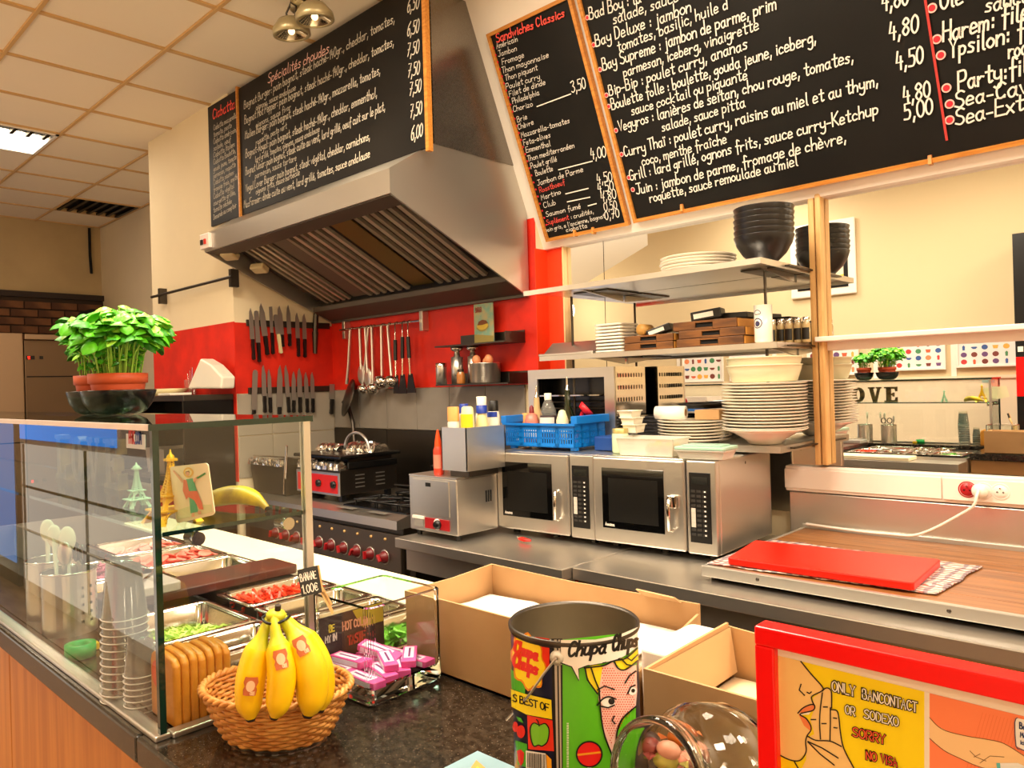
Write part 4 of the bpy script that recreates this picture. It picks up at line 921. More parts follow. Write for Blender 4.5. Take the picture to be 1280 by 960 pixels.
# tubs on right microwave
m_tub = glassmat('translucent tub', (.9, .9, .86), 1.4, .1, (.45, (.96, .93, .84)))
def open_tub(mb, x0, x1, y0, y1, z0, z1, fl=.008, t=.002):
    a = [(x0 + fl, y0 + fl), (x1 - fl, y0 + fl), (x1 - fl, y1 - fl), (x0 + fl, y1 - fl)]; b = [(x0, y0), (x1, y0), (x1, y1), (x0, y1)]
    for k in range(4):
        j = (k + 1) % 4; A_, B_, C_, D_ = (*a[k], z0), (*a[j], z0), (*b[j], z1), (*b[k], z1)
        cen = Vector(((x0 + x1) / 2, (y0 + y1) / 2, 0)); n_ = (cen - Vector(((A_[0] + B_[0]) / 2, (A_[1] + B_[1]) / 2, 0))).normalized() * t
        mb.prism([A_, B_, C_, D_], n_)
    mb.prism([(*q, z0) for q in a], (0, 0, t))
    for k in range(4):
        j = (k + 1) % 4; e = Vector((*b[j], z1)) - Vector((*b[k], z1)); o_ = e.cross(Vector((0, 0, 1))).normalized() * .007
        mb.prism([Vector((*b[k], z1)), Vector((*b[j], z1)), Vector((*b[j], z1)) + o_, Vector((*b[k], z1)) + o_], (0, 0, .003))
    return mb
tb = thing('plastic_tub', 'milky rectangular plastic tub of yellow food on the right microwave', 'tub', (-1.655, 2.53, 1.269), R(3))
obj('tub_body', open_tub(MB(), -.13, .125, -.065, .065, .0, .068, .012), m_tub, tb, world=False)
mb = MB(True)
for k in range(30): mb.sphere((random.uniform(-.02, .10), random.uniform(-.045, .045), .010 + random.uniform(0, .03)), random.uniform(.01, .016), seg=8, ring=5)
obj('filling', mb, mat('yellow food', 'f0c03c', .6, var=.2, col2='dc9020'), tb, world=False, kind='stuff')
gl = thing('lunch_box', 'pale green lidded container beside the milky tub on the right microwave', 'container', (-1.415, 2.51, 1.269), R(6))
obj('tray', open_tub(MB(), -.09, .095, -.06, .06, 0, .030, .010), m_tub, gl, world=False)
obj('lid', rprism([(-.098, -.066), (.103, -.066), (.103, .066), (-.098, .066)], .034, .046, .014), mat('mint plastic', 'a4cdb8', .35), gl, world=False)
obj('lid_ridge', rprism([(-.075, -.045), (.08, -.045), (.08, .045), (-.075, .045)], .046, .051, .01), MATS['mint plastic'], gl, world=False)
for k in range(3):
    o = thing('portion_cup', 'square white cup, ' + ['lowest', 'middle', 'uppermost'][k] + ' of the leaning stack by the milky tub', 'cup', (-1.79 - k * .009, 2.60, 1.35 + k * .028), group='white cups beside the milky tub')
    obj('cup_body', open_tub(MB(), -.034, .034, -.034, .034, 0, .032, .006), m_wp, o, world=False)
gj = bottle('round jar with a mint green label and pale lid beside the milky tub', -1.825, 2.55, 1.269, [(.032, 0), (.034, .006), (.034, .075), (.03, .082)], mat('mint jar', 'c4d8b4', .3), [(.032, .08), (.032, .098), (.03, .1)], mat('gold lid', 'c8b878', .3, .5), name='jar')
for k, (x, y, r_, h_) in enumerate(((-1.86, 2.68, .03, .075), (-1.815, 2.665, .024, .06))):
    o = thing('drinking_glass', ['cloudy glass tumbler left of the white cup stack', 'small cloudy tumbler behind the white cup stack'][k], 'glass', (x, y, 1.269)); obj('glass_body', MB(True).lathe([(.001, .002), (r_ * .8, 0), (r_, h_), (r_ - .002, h_), (r_ * .75, .006), (.001, .006)], seg=24), m_plastic, o, world=False)
bh = obj('blue_bin', MB().box(-1.985, -1.89, 2.58, 2.69, 1.27, 1.33, bev=.006), mat('deep blue plastic', '0c3f8a', .4)); tag(bh, 'low deep blue box standing right of the blue crate', 'box')
# ---- middle shelf goods
for k in range(2):
    o = tagm('steel_tray_lid', MB().box(-.165, .165, -.09, .09, 0, .012, bev=.003) if k == 0 else MB().prism([(-.16, -.085, 0), (-.16, -.02, .052), (-.16, .085, .052), (-.16, .085, 0)], (.31, 0, 0)), m_steel, ['flat steel tray lying at the left end of the middle shelf', 'sloping steel cover on the flat tray at the left end of the middle shelf'][k], 'tray')
    if k == 0: o.location = (-2.265, 2.83, 1.693)
    else:
        o.location = (-2.245, 2.84, 1.7055)
lb = lambda k: 'white square plate, ' + (ORD[k] if k < 8 else 'topmost') + ' of the stack left of the wooden boards'
def sqplate(l):
    return tagm('plate', rprism([(-.075, -.075), (.075, -.075), (.075, .075), (-.075, .075)], .0, .009, .02), m_china, l, 'plate')
stack(9, 'plate', lb, 'plate', -2.005, 2.80, 1.6935, .0148, sqplate, 'square white plates on the middle shelf', .003)
m_wbox = mat('dark stained board', '7c4c1e', .45, var=.5, vscale=6, stretch=(1, 8, 8), col2='4a2a10'); m_wboxl = mat('honey wood end', 'c88a3c', .45)
def wboard(label, x0, x1, y0, y1, z0, h_, group=None, rz=0):
    t = thing('serving_board', label, 'wooden board', ((x0 + x1) / 2, (y0 + y1) / 2, z0), rz, group)
    a, b = (x1 - x0) / 2, (y1 - y0) / 2
    bmb = MB(); gx0, gx1 = -.04, .04
    bmb.box(-a, a, -b + .012, b, 0, h_, bev=.003)
    bmb.box(-a, gx0, -b, -b + .012, 0, h_, bev=.002); bmb.box(gx1, a, -b, -b + .012, 0, h_, bev=.002); bmb.box(gx0, gx1, -b, -b + .012, 0, h_ * .25); bmb.box(gx0, gx1, -b, -b + .012, h_ * .78, h_)
    obj('board_body', bmb, [m_wbox], t, world=False)
    obj('end_grain', MB().box(a - .001, a + .003, -b + .01, b - .01, .002, h_ - .002), m_wboxl, t, world=False)
    obj('grip_hole', MB().box(gx0, gx1, -b + .008, -b + .0125, h_ * .25, h_ * .78), m_dark, t, world=False)
    return t
GB = 'dark wooden serving boards on the middle shelf'
wboard('lower left dark wooden board next to the square plates', -1.925, -1.68, 2.74, 2.96, 1.6935, .031, GB)
wboard('upper left dark wooden board under the black tin', -1.925, -1.68, 2.742, 2.96, 1.726, .031, GB)
wboard('lowest right wooden board with honey coloured end', -1.66, -1.365, 2.735, 2.97, 1.6935, .033, GB)
wboard('second right wooden board from the shelf with honey coloured end', -1.65, -1.36, 2.737, 2.97, 1.728, .033, GB)
wboard('third right wooden board, topmost of its pile', -1.68, -1.39, 2.745, 2.96, 1.7625, .036, GB, R(-2))
def carton(label, c, s, rx, ry, rz, m, lm=None):
    t = thing('small_packet', label, 'packet', c); t.rotation_euler = (rx, ry, rz)
    obj('carton', MB().box(-s[0], s[0], -s[1], s[1], 0, 2 * s[2], bev=.004), m, t, world=False)
    if lm: obj('label_strip', MB().box(-s[0] * .8, s[0] * .5, -s[1] - .001, -s[1] + .001, s[2] * .5, s[2] * 1.5), lm, t, world=False)
carton('black packet with a white torn label lying on the top wooden board', (-1.545, 2.80, 1.802), (.062, .04, .020), 0, -.12, .25, m_black, m_lab)
carton('flat black packet at the right on the top wooden board', (-1.44, 2.86, 1.802), (.055, .045, .012), 0, .03, 0, m_black)
carton('black and white packet leaning on the left wooden boards', (-1.765, 2.79, 1.759), (.055, .03, .016), 0, -.28, .2, m_black, m_lab)
o = thing('wooden_grinder', 'round wooden cork end lying on the left wooden boards', 'wooden roll', (-1.845, 2.78, 1.759)); obj('barrel', MB(True).lathe([(.001, 0), (.024, 0), (.024, .07), (.001, .07)], mx=T(-1.845, 2.752, 1.783) @ RX(-pi / 2), seg=26), mat('pale wood', 'c8964c', .5), o)
mg = thing('decorated_mug', 'white mug with round blue printed emblem right of the wooden boards', 'mug', (-1.30, 2.775, 1.6935))
obj('mug_body', MB(True).lathe([(.001, .002), (.030, 0), (.034, .006), (.034, .145), (.031, .145), (.031, .01), (.001, .008)], seg=30), m_china, mg, world=False)
def cylmap(R_, a0, z0): return lambda u_, v_: Vector((cos(a0 + u_ / R_) * R_, sin(a0 + u_ / R_) * R_, z0 + v_))
cm = cylmap(.0345, -pi / 2 - .25, .075)
mb = MB(); line(mb, circ(0, 0, .018, 16), cm, .002, 2, True); fill(mb, circ(0, -.002, .011, 12), cm, .006); line(mb, [(-.012, .045), (0, .05), (.012, .045), (.012, .035), (-.012, .035), (-.012, .045)], cm, .0014, 3); obj('emblem', mb, mat('blue print', '3c3a5c', .5), mg, world=False)
lb = lambda k: 'x'
for k in range(5):
    x = -1.342 + k * .0345; y = 2.945 + (k % 2) * .004
    t = thing('spice_jar', ['first', 'second', 'third', 'fourth', 'fifth'][k] + ' small spice jar to the right of the mug on the middle shelf', 'jar', (x, y, 1.6935), group='spice jars on the middle shelf')
    if x > -1.14 and k == 3: pass
    obj('jar_glass', MB(True).lathe([(.001, 0), (.015, 0), (.016, .004), (.016, .072), (.012, .082)], seg=18, cap1=True), mat('spice jar body', 'b8a070', .15, coat=.6), t, world=False)
    obj('lid', MB(True).lathe([(.0135, .082), (.0135, .098), (.012, .1)], seg=18, cap0=True, cap1=True), m_bright, t, world=False)
    obj('paper_label', MB(True).lathe([(.0164, .012), (.0164, .058)], seg=12, a0=-pi * .85, a1=-pi * .15), m_black, t, world=False)
# ============================================================ COOKER, KNIVES AND UTENSILS
rg = thing('cooking_range', 'dark steel cooking range with a row of red and black knobs', 'cooker', (-3.66, 2.58, 0))
rx0, rx1, ry0 = -4.50, -2.93, 2.26
obj('body', MB().box(rx0, rx1, ry0 + .02, 2.93, .06, .88, bev=.004), m_dsteel, rg)
obj('control_panel', MB().box(rx0, rx1, ry0, ry0 + .02, .66, .845, bev=.004), mat('range panel steel', '6b635a', .38, .9), rg)
obj('bull_nose', MB().prism([(rx0, ry0 - .02, .875), (rx0, ry0 - .02, .918), (rx0, ry0 + .05, .935), (rx0, 2.93, .935), (rx0, 2.93, .875)], (rx1 - rx0, 0, 0)), m_steel, rg)
obj('lower_rail', MB(True).tube([(rx0 + .02, ry0 - .03, .63), (rx1 - .02, ry0 - .03, .63)], .012), m_steel, rg)
obj('oven_door', MB().box(rx0 + .04, rx1 - .04, ry0 - .004, ry0 + .02, .14, .60, bev=.004), m_dsteel, rg)
for k in range(10):
    x = rx1 - .13 - k * .118
    kb = obj('knob', MB(True).lathe([(.030, 0), (.030, .010), (.022, .014), (.020, .032), (.001, .032)], mx=T(x, ry0, .725) @ RX(pi / 2), seg=24), mat('knob dark red', '6e1014', .4), rg)
    obj('grip', MB().box(-.006, .006, -.046, -.030, -.019, .019, mx=T(x, ry0, .725) @ RY(.3 * ((k * 7) % 5 - 2)), bev=.002), mat('knob red', 'a8161c', .35), kb)
    obj('dial_plate', MB(True).lathe([(.031, .0005), (.037, .0005), (.037, .002), (.031, .002)], mx=T(x, ry0, .725) @ RX(pi / 2), seg=24), m_steel, kb)
    obj('indicator', MB(True).lathe([(.008, 0), (.007, .006), (.001, .008)], mx=T(x + .01, ry0, .815) @ RX(pi / 2), seg=14), mat('amber indicator', 'd8b070', .3), rg)
obj('hob_plate', MB().box(-3.50, rx1 - .02, ry0 + .06, 2.90, .935, .942), m_blackm, rg)
gr = MB()
for i in range(3):
    for j in range(2):
        cx, cy = -3.36 + i * .19, 2.45 + j * .28
        for a in range(4):
            d = Vector((cos(a * pi / 2 + pi / 4), sin(a * pi / 2 + pi / 4), 0))
            c_ = Vector((cx, cy, .968)); gr.tube([c_ + d * .02, c_ + d * .12], .005, 6); gr.tube([c_ + d * .12, c_ + d * .12 - Vector((0, 0, .026))], .005, 6)
        gr.tube([(cx - .09, cy - .09, .968), (cx + .09, cy - .09, .968), (cx + .09, cy + .09, .968), (cx - .09, cy + .09, .968), (cx - .09, cy - .09, .968)], .006, 6)
obj('burner_grate', gr, m_black, rg)
for i in range(3):
    for j in range(2): obj('burner', MB(True).lathe([(.045, 0), (.045, .012), (.03, .02), (.001, .02)], (-3.36 + i * .19, 2.45 + j * .28, .942), 20), m_dsteel, rg)
for x in (-3.40, -3.12): obj('white_plate', MB().box(x - .07, x + .07, ry0 + .0, ry0 + .035, .9365, .9385), MATS['grey aluminium'], rg)
fp = thing('frying_pan', 'black frying pan on the rear right burner of the range', 'pan', (-3.05, 2.70, .974))
obj('pan_body', MB(True).lathe([(.001, 0), (.10, 0), (.135, .035), (.138, .035), (.103, .003), (.001, .003)], (-3.09, 2.72, .975), 36), m_black, fp)
obj('handle', MB(True).tube([(-3.21, 2.65, 1.005), (-3.30, 2.61, 1.02), (-3.38, 2.58, 1.025)], .011, flat=.6), m_black, fp)
fc = thing('skewer_handle', 'pan handle with a bright orange end left of the fryer', 'utensil', (-2.85, 2.35, .97))
obj('rod', MB(True).tube([(-2.93, 2.44, .99), (-2.80, 2.36, 1.18), (-2.78, 2.35, 1.185)], .005), m_dsteel, fc)
# stacked roller grill with red panel
m_foil = mat('crumpled foil', 'e0dcd2', .22, 1, bump=1.2, bscale=40)
sg = thing('snack_grill', 'steel snack grill with a red control panel standing on the range', 'grill', (-3.85, 2.55, .936))
gx0, gx1, gy0, gy1 = -4.02, -3.57, 2.35, 2.74
obj('body', MB().box(gx0, gx1, gy0, gy1, .975, 1.115, bev=.004), m_dsteel, sg)
obj('front_frame', MB().box(gx0, gx1, gy0 - .004, gy0 + .002, .972, 1.10, bev=.002), m_steel, sg)
obj('red_panel', MB().box(gx0 + .02, gx1 - .02, gy0 - .007, gy0 - .003, .985, 1.085), mat('panel red', 'c81a14', .35), sg)
for x in (gx1 - .05, gx1 - .20): obj('knob', MB(True).lathe([(.020, 0), (.020, .014), (.001, .016)], mx=T(x, gy0 - .007, 1.035) @ RX(pi / 2), seg=20), m_black, sg)
for x in (gx0 + .04, gx1 - .04):
    for y in (gy0 + .04, gy1 - .04): obj('foot', MB().box(x - .015, x + .015, y - .015, y + .015, .9365, .975), m_black, sg)
for k in range(4):
    for c_ in range(2): obj('louvre', MB().box(gx1 - .001, gx1 + .005, gy0 + .10 + c_ * .14, gy0 + .16 + c_ * .14, 1.01 + k * .022, 1.016 + k * .022), m_steel, sg)
obj('grill_top', MB().box(gx0 - .01, gx1 + .01, gy0 + .05, gy1, 1.115, 1.155, bev=.005), m_blackm, sg)
mb = MB(); mb.box(gx0 - .02, gx1 + .02, gy0 - .01, gy1 + .02, 1.175, 1.195, bev=.006); obj('grill_lid', mb, m_blackm, sg)
obj('lid_spacer', MB().box(gx0 + .02, gx1 - .02, gy0 + .07, gy1 - .02, 1.155, 1.175), m_dsteel, sg)
def foil(label, pts, w_, z_, seed, parent=None):
    mb = MB(True); random.seed(seed)
    nx, ny = 26, 8; vs = []; fs = []
    a, b = Vector(pts[0]), Vector(pts[1])
    for i in range(nx + 1):
        for j in range(ny + 1):
            p = a.lerp(b, i / nx); ang = pi * j / ny
            r_ = w_ * (1 + .35 * noise.noise(Vector((i * .6, j * .9, seed))))
            vs.append(p + Vector((random.uniform(-.003, .003), cos(ang) * r_, sin(ang) * z_ * (1 + .5 * noise.noise(Vector((i * .8, j, seed + 5)))))))
    for i in range(nx):
        for j in range(ny): q = i * (ny + 1) + j; fs.append((q, q + 1, q + ny + 2, q + ny + 1))
    mb.add(vs, fs); mb.add([vs[i] for i in range(ny + 1)], [list(range(ny + 1))], False); mb.add([vs[nx * (ny + 1) + i] for i in range(ny + 1)], [list(range(ny + 1))], False)
    mb.smooth = False; mb.sm = [False] * len(mb.sm)
    o = obj('foil_wrap', mb, m_foil, parent)
    if parent is None: tag(o, label, 'foil')
    return o
foil('', ((gx0 + .02, gy0 + .02, 1.114), (gx1 - .01, gy0 + .02, 1.114)), .03, .05, 3, sg)
foil('crumpled silver foil heap lying on top of the snack grill', ((-3.82, 2.60, 1.197), (-3.55, 2.62, 1.197)), .06, .05, 5)
foil('flat crumpled foil on the left end of the grill top', ((-4.10, 2.58, 1.197), (-3.90, 2.60, 1.197)), .05, .035, 9)
hs = thing('grill_handle', 'curved steel hose loop resting on the snack grill', 'utensil', (-3.6, 2.6, 1.21))
obj('loop', MB(True).tube([(-3.74, 2.50, 1.235)] + [(-3.62 + cos(a) * .12, 2.50, 1.215 + sin(a) * .10) for a in [pi * (1 - k / 12) for k in range(13)]], .008), m_steel, hs)
dt = thing('deep_tray', 'foil-lined steel basin at the left end of the range', 'basin', (-4.3, 2.4, .936))
obj('basin_body', open_tub(MB(), -4.49, -4.08, 2.30, 2.60, .9365, 1.12, .015, .004), m_dsteel, dt)
foil('', ((-4.48, 2.30, 1.115), (-4.09, 2.30, 1.115)), .025, .04, 12, dt)
obj('grill_rack', MB(True).tube([(-4.60 + .1, 2.33, 1.16), (-4.30, 2.33, 1.165), (-3.80, 2.34, 1.168)], .005), m_bright, dt)
tg = thing('tongs', 'long steel tongs standing up in the foil-lined basin', 'tongs', (-4.05, 2.33, 1.1)); obj('arms', MB(True).tube([(-4.12, 2.32, .95), (-4.08, 2.31, 1.10), (-4.04, 2.30, 1.24)], [.009, .011, .006]), m_bright, tg)
hk = thing('tap_hose', 'bent dark spray pipe rising behind the snack grill', 'pipe', (-4.2, 2.9, 1.2))
obj('pipe', MB(True).tube([(-4.34, 2.90, 1.48), (-4.28, 2.90, 1.44), (-4.22, 2.89, 1.34), (-4.18, 2.87, 1.20)], .014), m_dsteel, hk)
# ---- knives on the magnetic strips
for z_, l in ((2.005, 'upper'), (1.572, 'lower')):
    o = obj('magnetic_strip', MB().box(-4.536, -4.522, 2.32, 2.93, z_ - .02, z_ + .02, bev=.002), m_dsteel); tag(o, l + ' long steel magnetic knife strip on the red side wall', 'knife strip')
def knife(label, xt, yt, xb, yb, hfrac, wpx, hm=m_hand, tip='point', grp=None):
    a = PX(xt, yt, -4.515); b = PX(xb, yb, -4.515); L_ = (b - a).length; d = (b - a) / L_; s = Vector((0, 1, 0)); s = (s - d * s.dot(d)).normalized()
    wd = wpx / 944 * 4.9 / 2 / abs(.724) * .62
    t = thing('kitchen_knife', label, 'knife', b, 0, grp)
    bl = L_ * (1 - hfrac)
    if tip == 'point': prof = [(0, 0), (-wd * .7, bl * .12), (-wd, bl * .4), (-wd, bl), (wd, bl), (wd * .9, bl * .3)]
    elif tip == 'round': prof = [(0, 0), (-wd * .8, bl * .03), (-wd, bl * .1), (-wd, bl), (wd, bl), (wd, bl * .1), (wd * .8, bl * .03)]
    else: prof = [(-wd, bl * .02), (-wd, bl), (wd, bl), (wd, 0)]
    obj('blade', MB().prism([a + s * p + d * q for p, q in prof], (.003, 0, 0)), m_blade, t)
    hw_ = max(wd * .62, .010); mb = MB()
    e0 = a + d * bl; hp = [(-hw_ * .8, 0), (-hw_, .03), (-hw_ * .8, (L_ - bl) * .6), (-hw_ * 1.1, L_ - bl - .008), (-hw_ * .4, L_ - bl), (hw_ * .9, L_ - bl - .004), (hw_ * .8, (L_ - bl) * .5), (hw_, .02), (hw_ * .8, 0)]
    obj('handle', mb.prism([e0 + s * p + d * q + Vector((-.004, 0, 0)) for p, q in hp], (.017, 0, 0)), hm, t)
KG = None
KN = [(313, 385, 317, 450, .40, 7, 'point', 'first knife from the pillar on the upper strip, with a slim pointed blade'), (320, 388, 324, 453, .38, 7, 'round', 'second knife from the pillar on the upper strip, with a round tipped blade'),
 (326, 379, 334, 444, .37, 9, 'point', 'long broad chef knife, third from the pillar on the upper strip'), (338, 383, 341, 443, .45, 5, 'flat', 'narrow square tipped knife, fourth on the upper strip'),
 (349, 382, 353, 434, .30, 8, 'point', 'sixth knife on the upper strip, broad with a short black handle'), (360, 381, 362, 433, .30, 7, 'point', 'seventh knife on the upper strip, pointed and slim'),
 (371, 391, 373, 446, .42, 7, 'point', 'eighth knife on the upper strip with a riveted black handle'), (380, 392, 381, 447, .42, 7, 'point', 'ninth knife on the upper strip beside the sharpening steel')]
for q in KN: knife(q[7], *q[:6], m_hand, q[6])
knife('knife with a white handle below a black round blade cover on the upper strip', 344, 393, 351, 442, .50, 7, m_ivory, 'round')
o = thing('sharpening_steel', 'dark sharpening steel hanging at the far end of the upper strip', 'sharpener', PX(394, 442, -4.515)); obj('rod', MB(True).tube([PX(395, 392, -4.508), PX(394, 415, -4.508)], .018, 10), m_dsteel, o); obj('handle', MB(True).tube([PX(394, 415, -4.508), PX(394, 442, -4.508)], [.022, .014]), m_dsteel, o)
KN2 = [(319, 462, 317, 518, .10, 8, 'round', 'wide round tipped spatula knife, first on the lower strip'), (329, 456, 331, 516, .35, 7, 'point', 'tall dark pointed knife, second on the lower strip'), (336, 461, 338, 516, .35, 6, 'point', 'third knife on the lower strip with rivets'),
 (350, 456, 349, 518, .15, 9, 'point', 'wide grey knife in the middle of the lower strip'), (357, 456, 361, 516, .33, 7, 'point', 'fifth knife on the lower strip leaning right'), (367, 464, 367, 516, .30, 7, 'point', 'sixth knife on the lower strip, short'),
 (374, 460, 375, 516, .35, 8, 'point', 'seventh knife on the lower strip, broad and grey'), (382, 465, 384, 516, .35, 7, 'point', 'eighth knife on the lower strip with a black riveted handle'), (390, 465, 391, 516, .35, 7, 'point', 'ninth knife on the lower strip, at its far end')]
for q in KN2: knife(q[7], *q[:6], m_hand, q[6])
knife('lone black handled cleaver hanging by the corner of the side wall', 415, 480, 414, 518, .5, 9, m_hand, 'flat')
# ---- rail with ladles
WY = 2.90
rl = thing('utensil_rail', 'steel rail for ladles on the red back wall', 'rail', (-4.0, 2.94, 1.97))
ra, rb = PY(425, 413, WY), PY(525, 401, WY)
obj('bar', MB(True).tube([ra, rb], .008), m_bright, rl)
for p in (ra + Vector((.03, 0, 0)), rb): obj('wall_bracket', MB().box(p.x - .015, p.x + .015, WY + .005, 2.956, p.z - .06, p.z + .06, bev=.003), m_steel, rl)
def hang(label, xt, yt, xb, yb, kind, r_=.04, hm=m_steel, name='ladle', cat='ladle'):
    a, b = PY(xt, yt, WY - .02), PY(xb, yb, WY - .03)
    r_ *= 1.22
    t = thing(name, label, cat, b)
    top = Vector((a.x, WY, ra.z + (rb.z - ra.z) * (a.x - ra.x) / (rb.x - ra.x) + .012))
    obj('hook', MB(True).tube([top + Vector((0, .012, -.012)), top, top + Vector((0, -.018, -.008)), a], .004, 6), m_bright, t)
    if kind == 'spat':
        m1 = a.lerp(b, .42); obj('grip', MB(True).tube([a, a.lerp(b, .38)], .012, 8), m_black, t)
        obj('neck', MB(True).tube([a.lerp(b, .36), a.lerp(b, .68)], .006, 6), m_bright, t)
        c_ = a.lerp(b, .66); obj('blade', MB().prism([c_ + Vector((-.018, 0, 0)), c_ + Vector((.018, 0, 0)), b + Vector((r_, 0, 0)), b + Vector((-r_, 0, 0))], (0, .005, 0)), m_black, t)
        return
    obj('handle', MB(True).tube([a, a.lerp(b, .5), b + Vector((0, 0, r_ * .7))], .0125, 8, flat=.5), hm, t)
    if kind == 'ladle': obj('bowl', MB(True).sphere((0, 0, 0), r_, sz=.75, mx=T(*b) @ RX(-.5)), m_bright, t)
    if kind == 'spoon': obj('bowl', MB(True).sphere((0, 0, 0), r_, 1, .25, 1.5, mx=T(*b)), m_steel, t)
    if kind == 'skim':
        obj('dish', MB(True).lathe([(.001, .012), (r_ * .6, .006), (r_, -.004), (r_, -.008), (r_ * .6, .002), (.001, .008)], mx=T(*b) @ RY(-.9) @ RX(1.1), seg=30), m_dsteel, t)
hang('wide dark skimmer with a long handle at the left end of the rail', 438, 413, 434, 497, 'skim', .105, m_steel, 'skimmer', 'skimmer')
hang('slotted serving spoon, second on the rail', 450, 411, 452, 468, 'spoon', .035, m_steel, 'serving_spoon', 'spoon')
hang('long serving spoon, third on the rail', 457, 410, 460, 472, 'spoon', .035, m_steel, 'serving_spoon', 'spoon')
hang('small round ladle, fourth on the rail', 461, 410, 454, 487, 'ladle', .032)
hang('small round ladle, fifth on the rail, hanging lowest', 465, 409, 467, 486, 'ladle', .036)
hang('deep round ladle in the middle of the rail', 477, 408, 478, 478, 'ladle', .046)
hang('bright round ladle left of the black spatulas', 485, 407, 490, 477, 'ladle', .040)
hang('first narrow black spatula from the bright ladle', 494, 425, 495, 492, 'spat', .022, name='spatula', cat='spatula')
hang('wide black slotted turner, middle one of the black spatulas', 503, 421, 503, 492, 'spat', .034, name='spatula', cat='spatula')
hang('black turner, rightmost of the black spatulas', 510, 421, 514, 491, 'spat', .034, name='spatula', cat='spatula')
# ---- two little wall shelves
def wshelf(label, x0, x1, z_):
    t = thing('wall_shelf', label, 'shelf', ((x0 + x1) / 2, 2.95, z_))
    obj('shelf_board', MB().prism([(x0, 2.79, z_ - .008), (x1, 2.79, z_ - .008), (x1, 2.955, z_ - .008), (x0 + .05, 2.955, z_ - .008)], (0, 0, .008)), m_dsteel, t)
    obj('back_plate', MB().box(x0 + .05, x1, 2.946, 2.952, z_, z_ + .06), m_dsteel, t); obj('end_plate', MB().box(x1 - .004, x1, 2.80, 2.946, z_, z_ + .05), m_dsteel, t)
zs1 = PY(600, 428, 2.79).z; xs0, xs1 = PY(543, 430, 2.79).x, PY(630, 424, 2.79).x
zs2 = PY(600, 479, 2.79).z
wshelf('small dark wall shelf carrying the picture card', xs0, xs1, zs1)
wshelf('small dark wall shelf carrying shakers and the steel pot', xs0 + .0, xs1 + .02, zs2)
pc_ = thing('picture_card', 'small weathered card of a burger on a turquoise ground on the upper wall shelf', 'card', (-3.0, 2.87, zs1))
a = PY(592, 381, 2.90); b = PY(617, 421, 2.90); cw = b.x - a.x; ch = a.z - zs1
obj('card_base', MB().box(a.x, b.x, 2.90, 2.906, zs1 + .001, a.z), mat('turquoise card', '7fa890', .6, var=.3, vscale=20, col2='b8a878'), pc_)
fm = lambda u_, v_: Vector((a.x + u_ * cw, 2.8990, zs1 + v_ * ch))
mb = MB(); mb.m = 0; fill(mb, circ(.45, .45, .30, 18, .10), fm); mb.m = 1; fill(mb, [(.18, .47), (.25, .56), (.45, .6), (.65, .57), (.74, .5), (.45, .47)], lambda u_, v_: fm(u_, v_) + Vector((0, -.0006, 0))); mb.m = 2; line(mb, [(.15, .40), (.35, .33), (.6, .35), (.75, .42)], lambda u_, v_: fm(u_, v_) + Vector((0, -.0009, 0)), .02); mb.m = 2; fill(mb, [(0, 0), (1, 0), (1, .18), (0, .25)], fm); mb.m = 1
obj('printed_burger', mb, [mat('bun yellow', 'd0b040', .6), mat('bun brown', '7a4420', .6), mat('print ochre', '9a8a48', .6)], pc_)
mb = MB(); write(mb, 'WE', fm, .12, .6, .9); o_ = mb.v[:]; mb = MB(); write(mb, 'BURGER', lambda u_, v_: fm(.10 + u_, .80 + v_) + Vector((0, -.001, 0)), .11, .75, .9); obj('lettering', mb, mat('faded red print', 'a04838', .6), pc_)
def pot(name, label, x, y, z_, prof, m, cat, lid=None, lidm=None, seg=26):
    t = thing(name, label, cat, (x, y, z_)); obj('body', MB(True).lathe([(.001, 0)] + prof, seg=seg), m, t, world=False)
    if lid: obj('lid', MB(True).lathe(lid, seg=seg, cap0=True, cap1=True), lidm or m_bright, t, world=False)
    return t
p = PY(552, 476, 2.86); pot('canister', 'small steel canister at the left end of the lower wall shelf', p.x, 2.86, zs2, [(.032, 0), (.032, .115), (.03, .12), (.001, .12)], m_steel, 'canister', [(.033, .10), (.033, .122), (.03, .124)])
p = PY(572, 476, 2.86); pot('shaker', 'tall steel shaker with a mushroom top on the lower wall shelf', p.x, 2.86, zs2, [(.034, 0), (.034, .15), (.018, .155), (.014, .18)], m_steel, 'shaker', [(.014, .18), (.034, .19), (.036, .205), (.02, .215)])
p = PY(591, 476, 2.90); pot('shaker', 'second steel shaker half behind the steel pot', p.x, 2.905, zs2, [(.030, 0), (.030, .15), (.018, .155), (.014, .18)], m_steel, 'shaker', [(.014, .18), (.034, .19), (.036, .205), (.02, .215)])
p = PY(577, 476, 2.82); pot('spice_jar', 'small amber glass jar before the tall shaker', p.x, 2.815, zs2, [(.022, 0), (.024, .005), (.024, .05), (.018, .065)], mat('amber jar', 'a8682c', .15, coat=.6), 'jar', [(.018, .065), (.018, .08)], m_dsteel)
p = PY(606, 476, 2.86)
pt = pot('steel_pot', 'wide shiny steel pot of eggs on the lower wall shelf', p.x, 2.865, zs2, [(.078, 0), (.082, .006), (.084, .105), (.087, .108), (.083, .108), (.079, .008), (.001, .006)], m_steel, 'pot')
for k, (dx, dy, l_) in enumerate(((-.035, -.03, 'left'), (.015, .0, 'middle'), (.05, -.02, 'right'))):
    o = obj('egg', MB(True).sphere((p.x + dx, 2.865 + dy, zs2 + .125 if k != 1 else zs2 + .112), .024, sz=1.2), mat('brown egg', 'd88a5c', .5)); tag(o, l_ + ' brown egg heaped in the steel pot', 'egg')
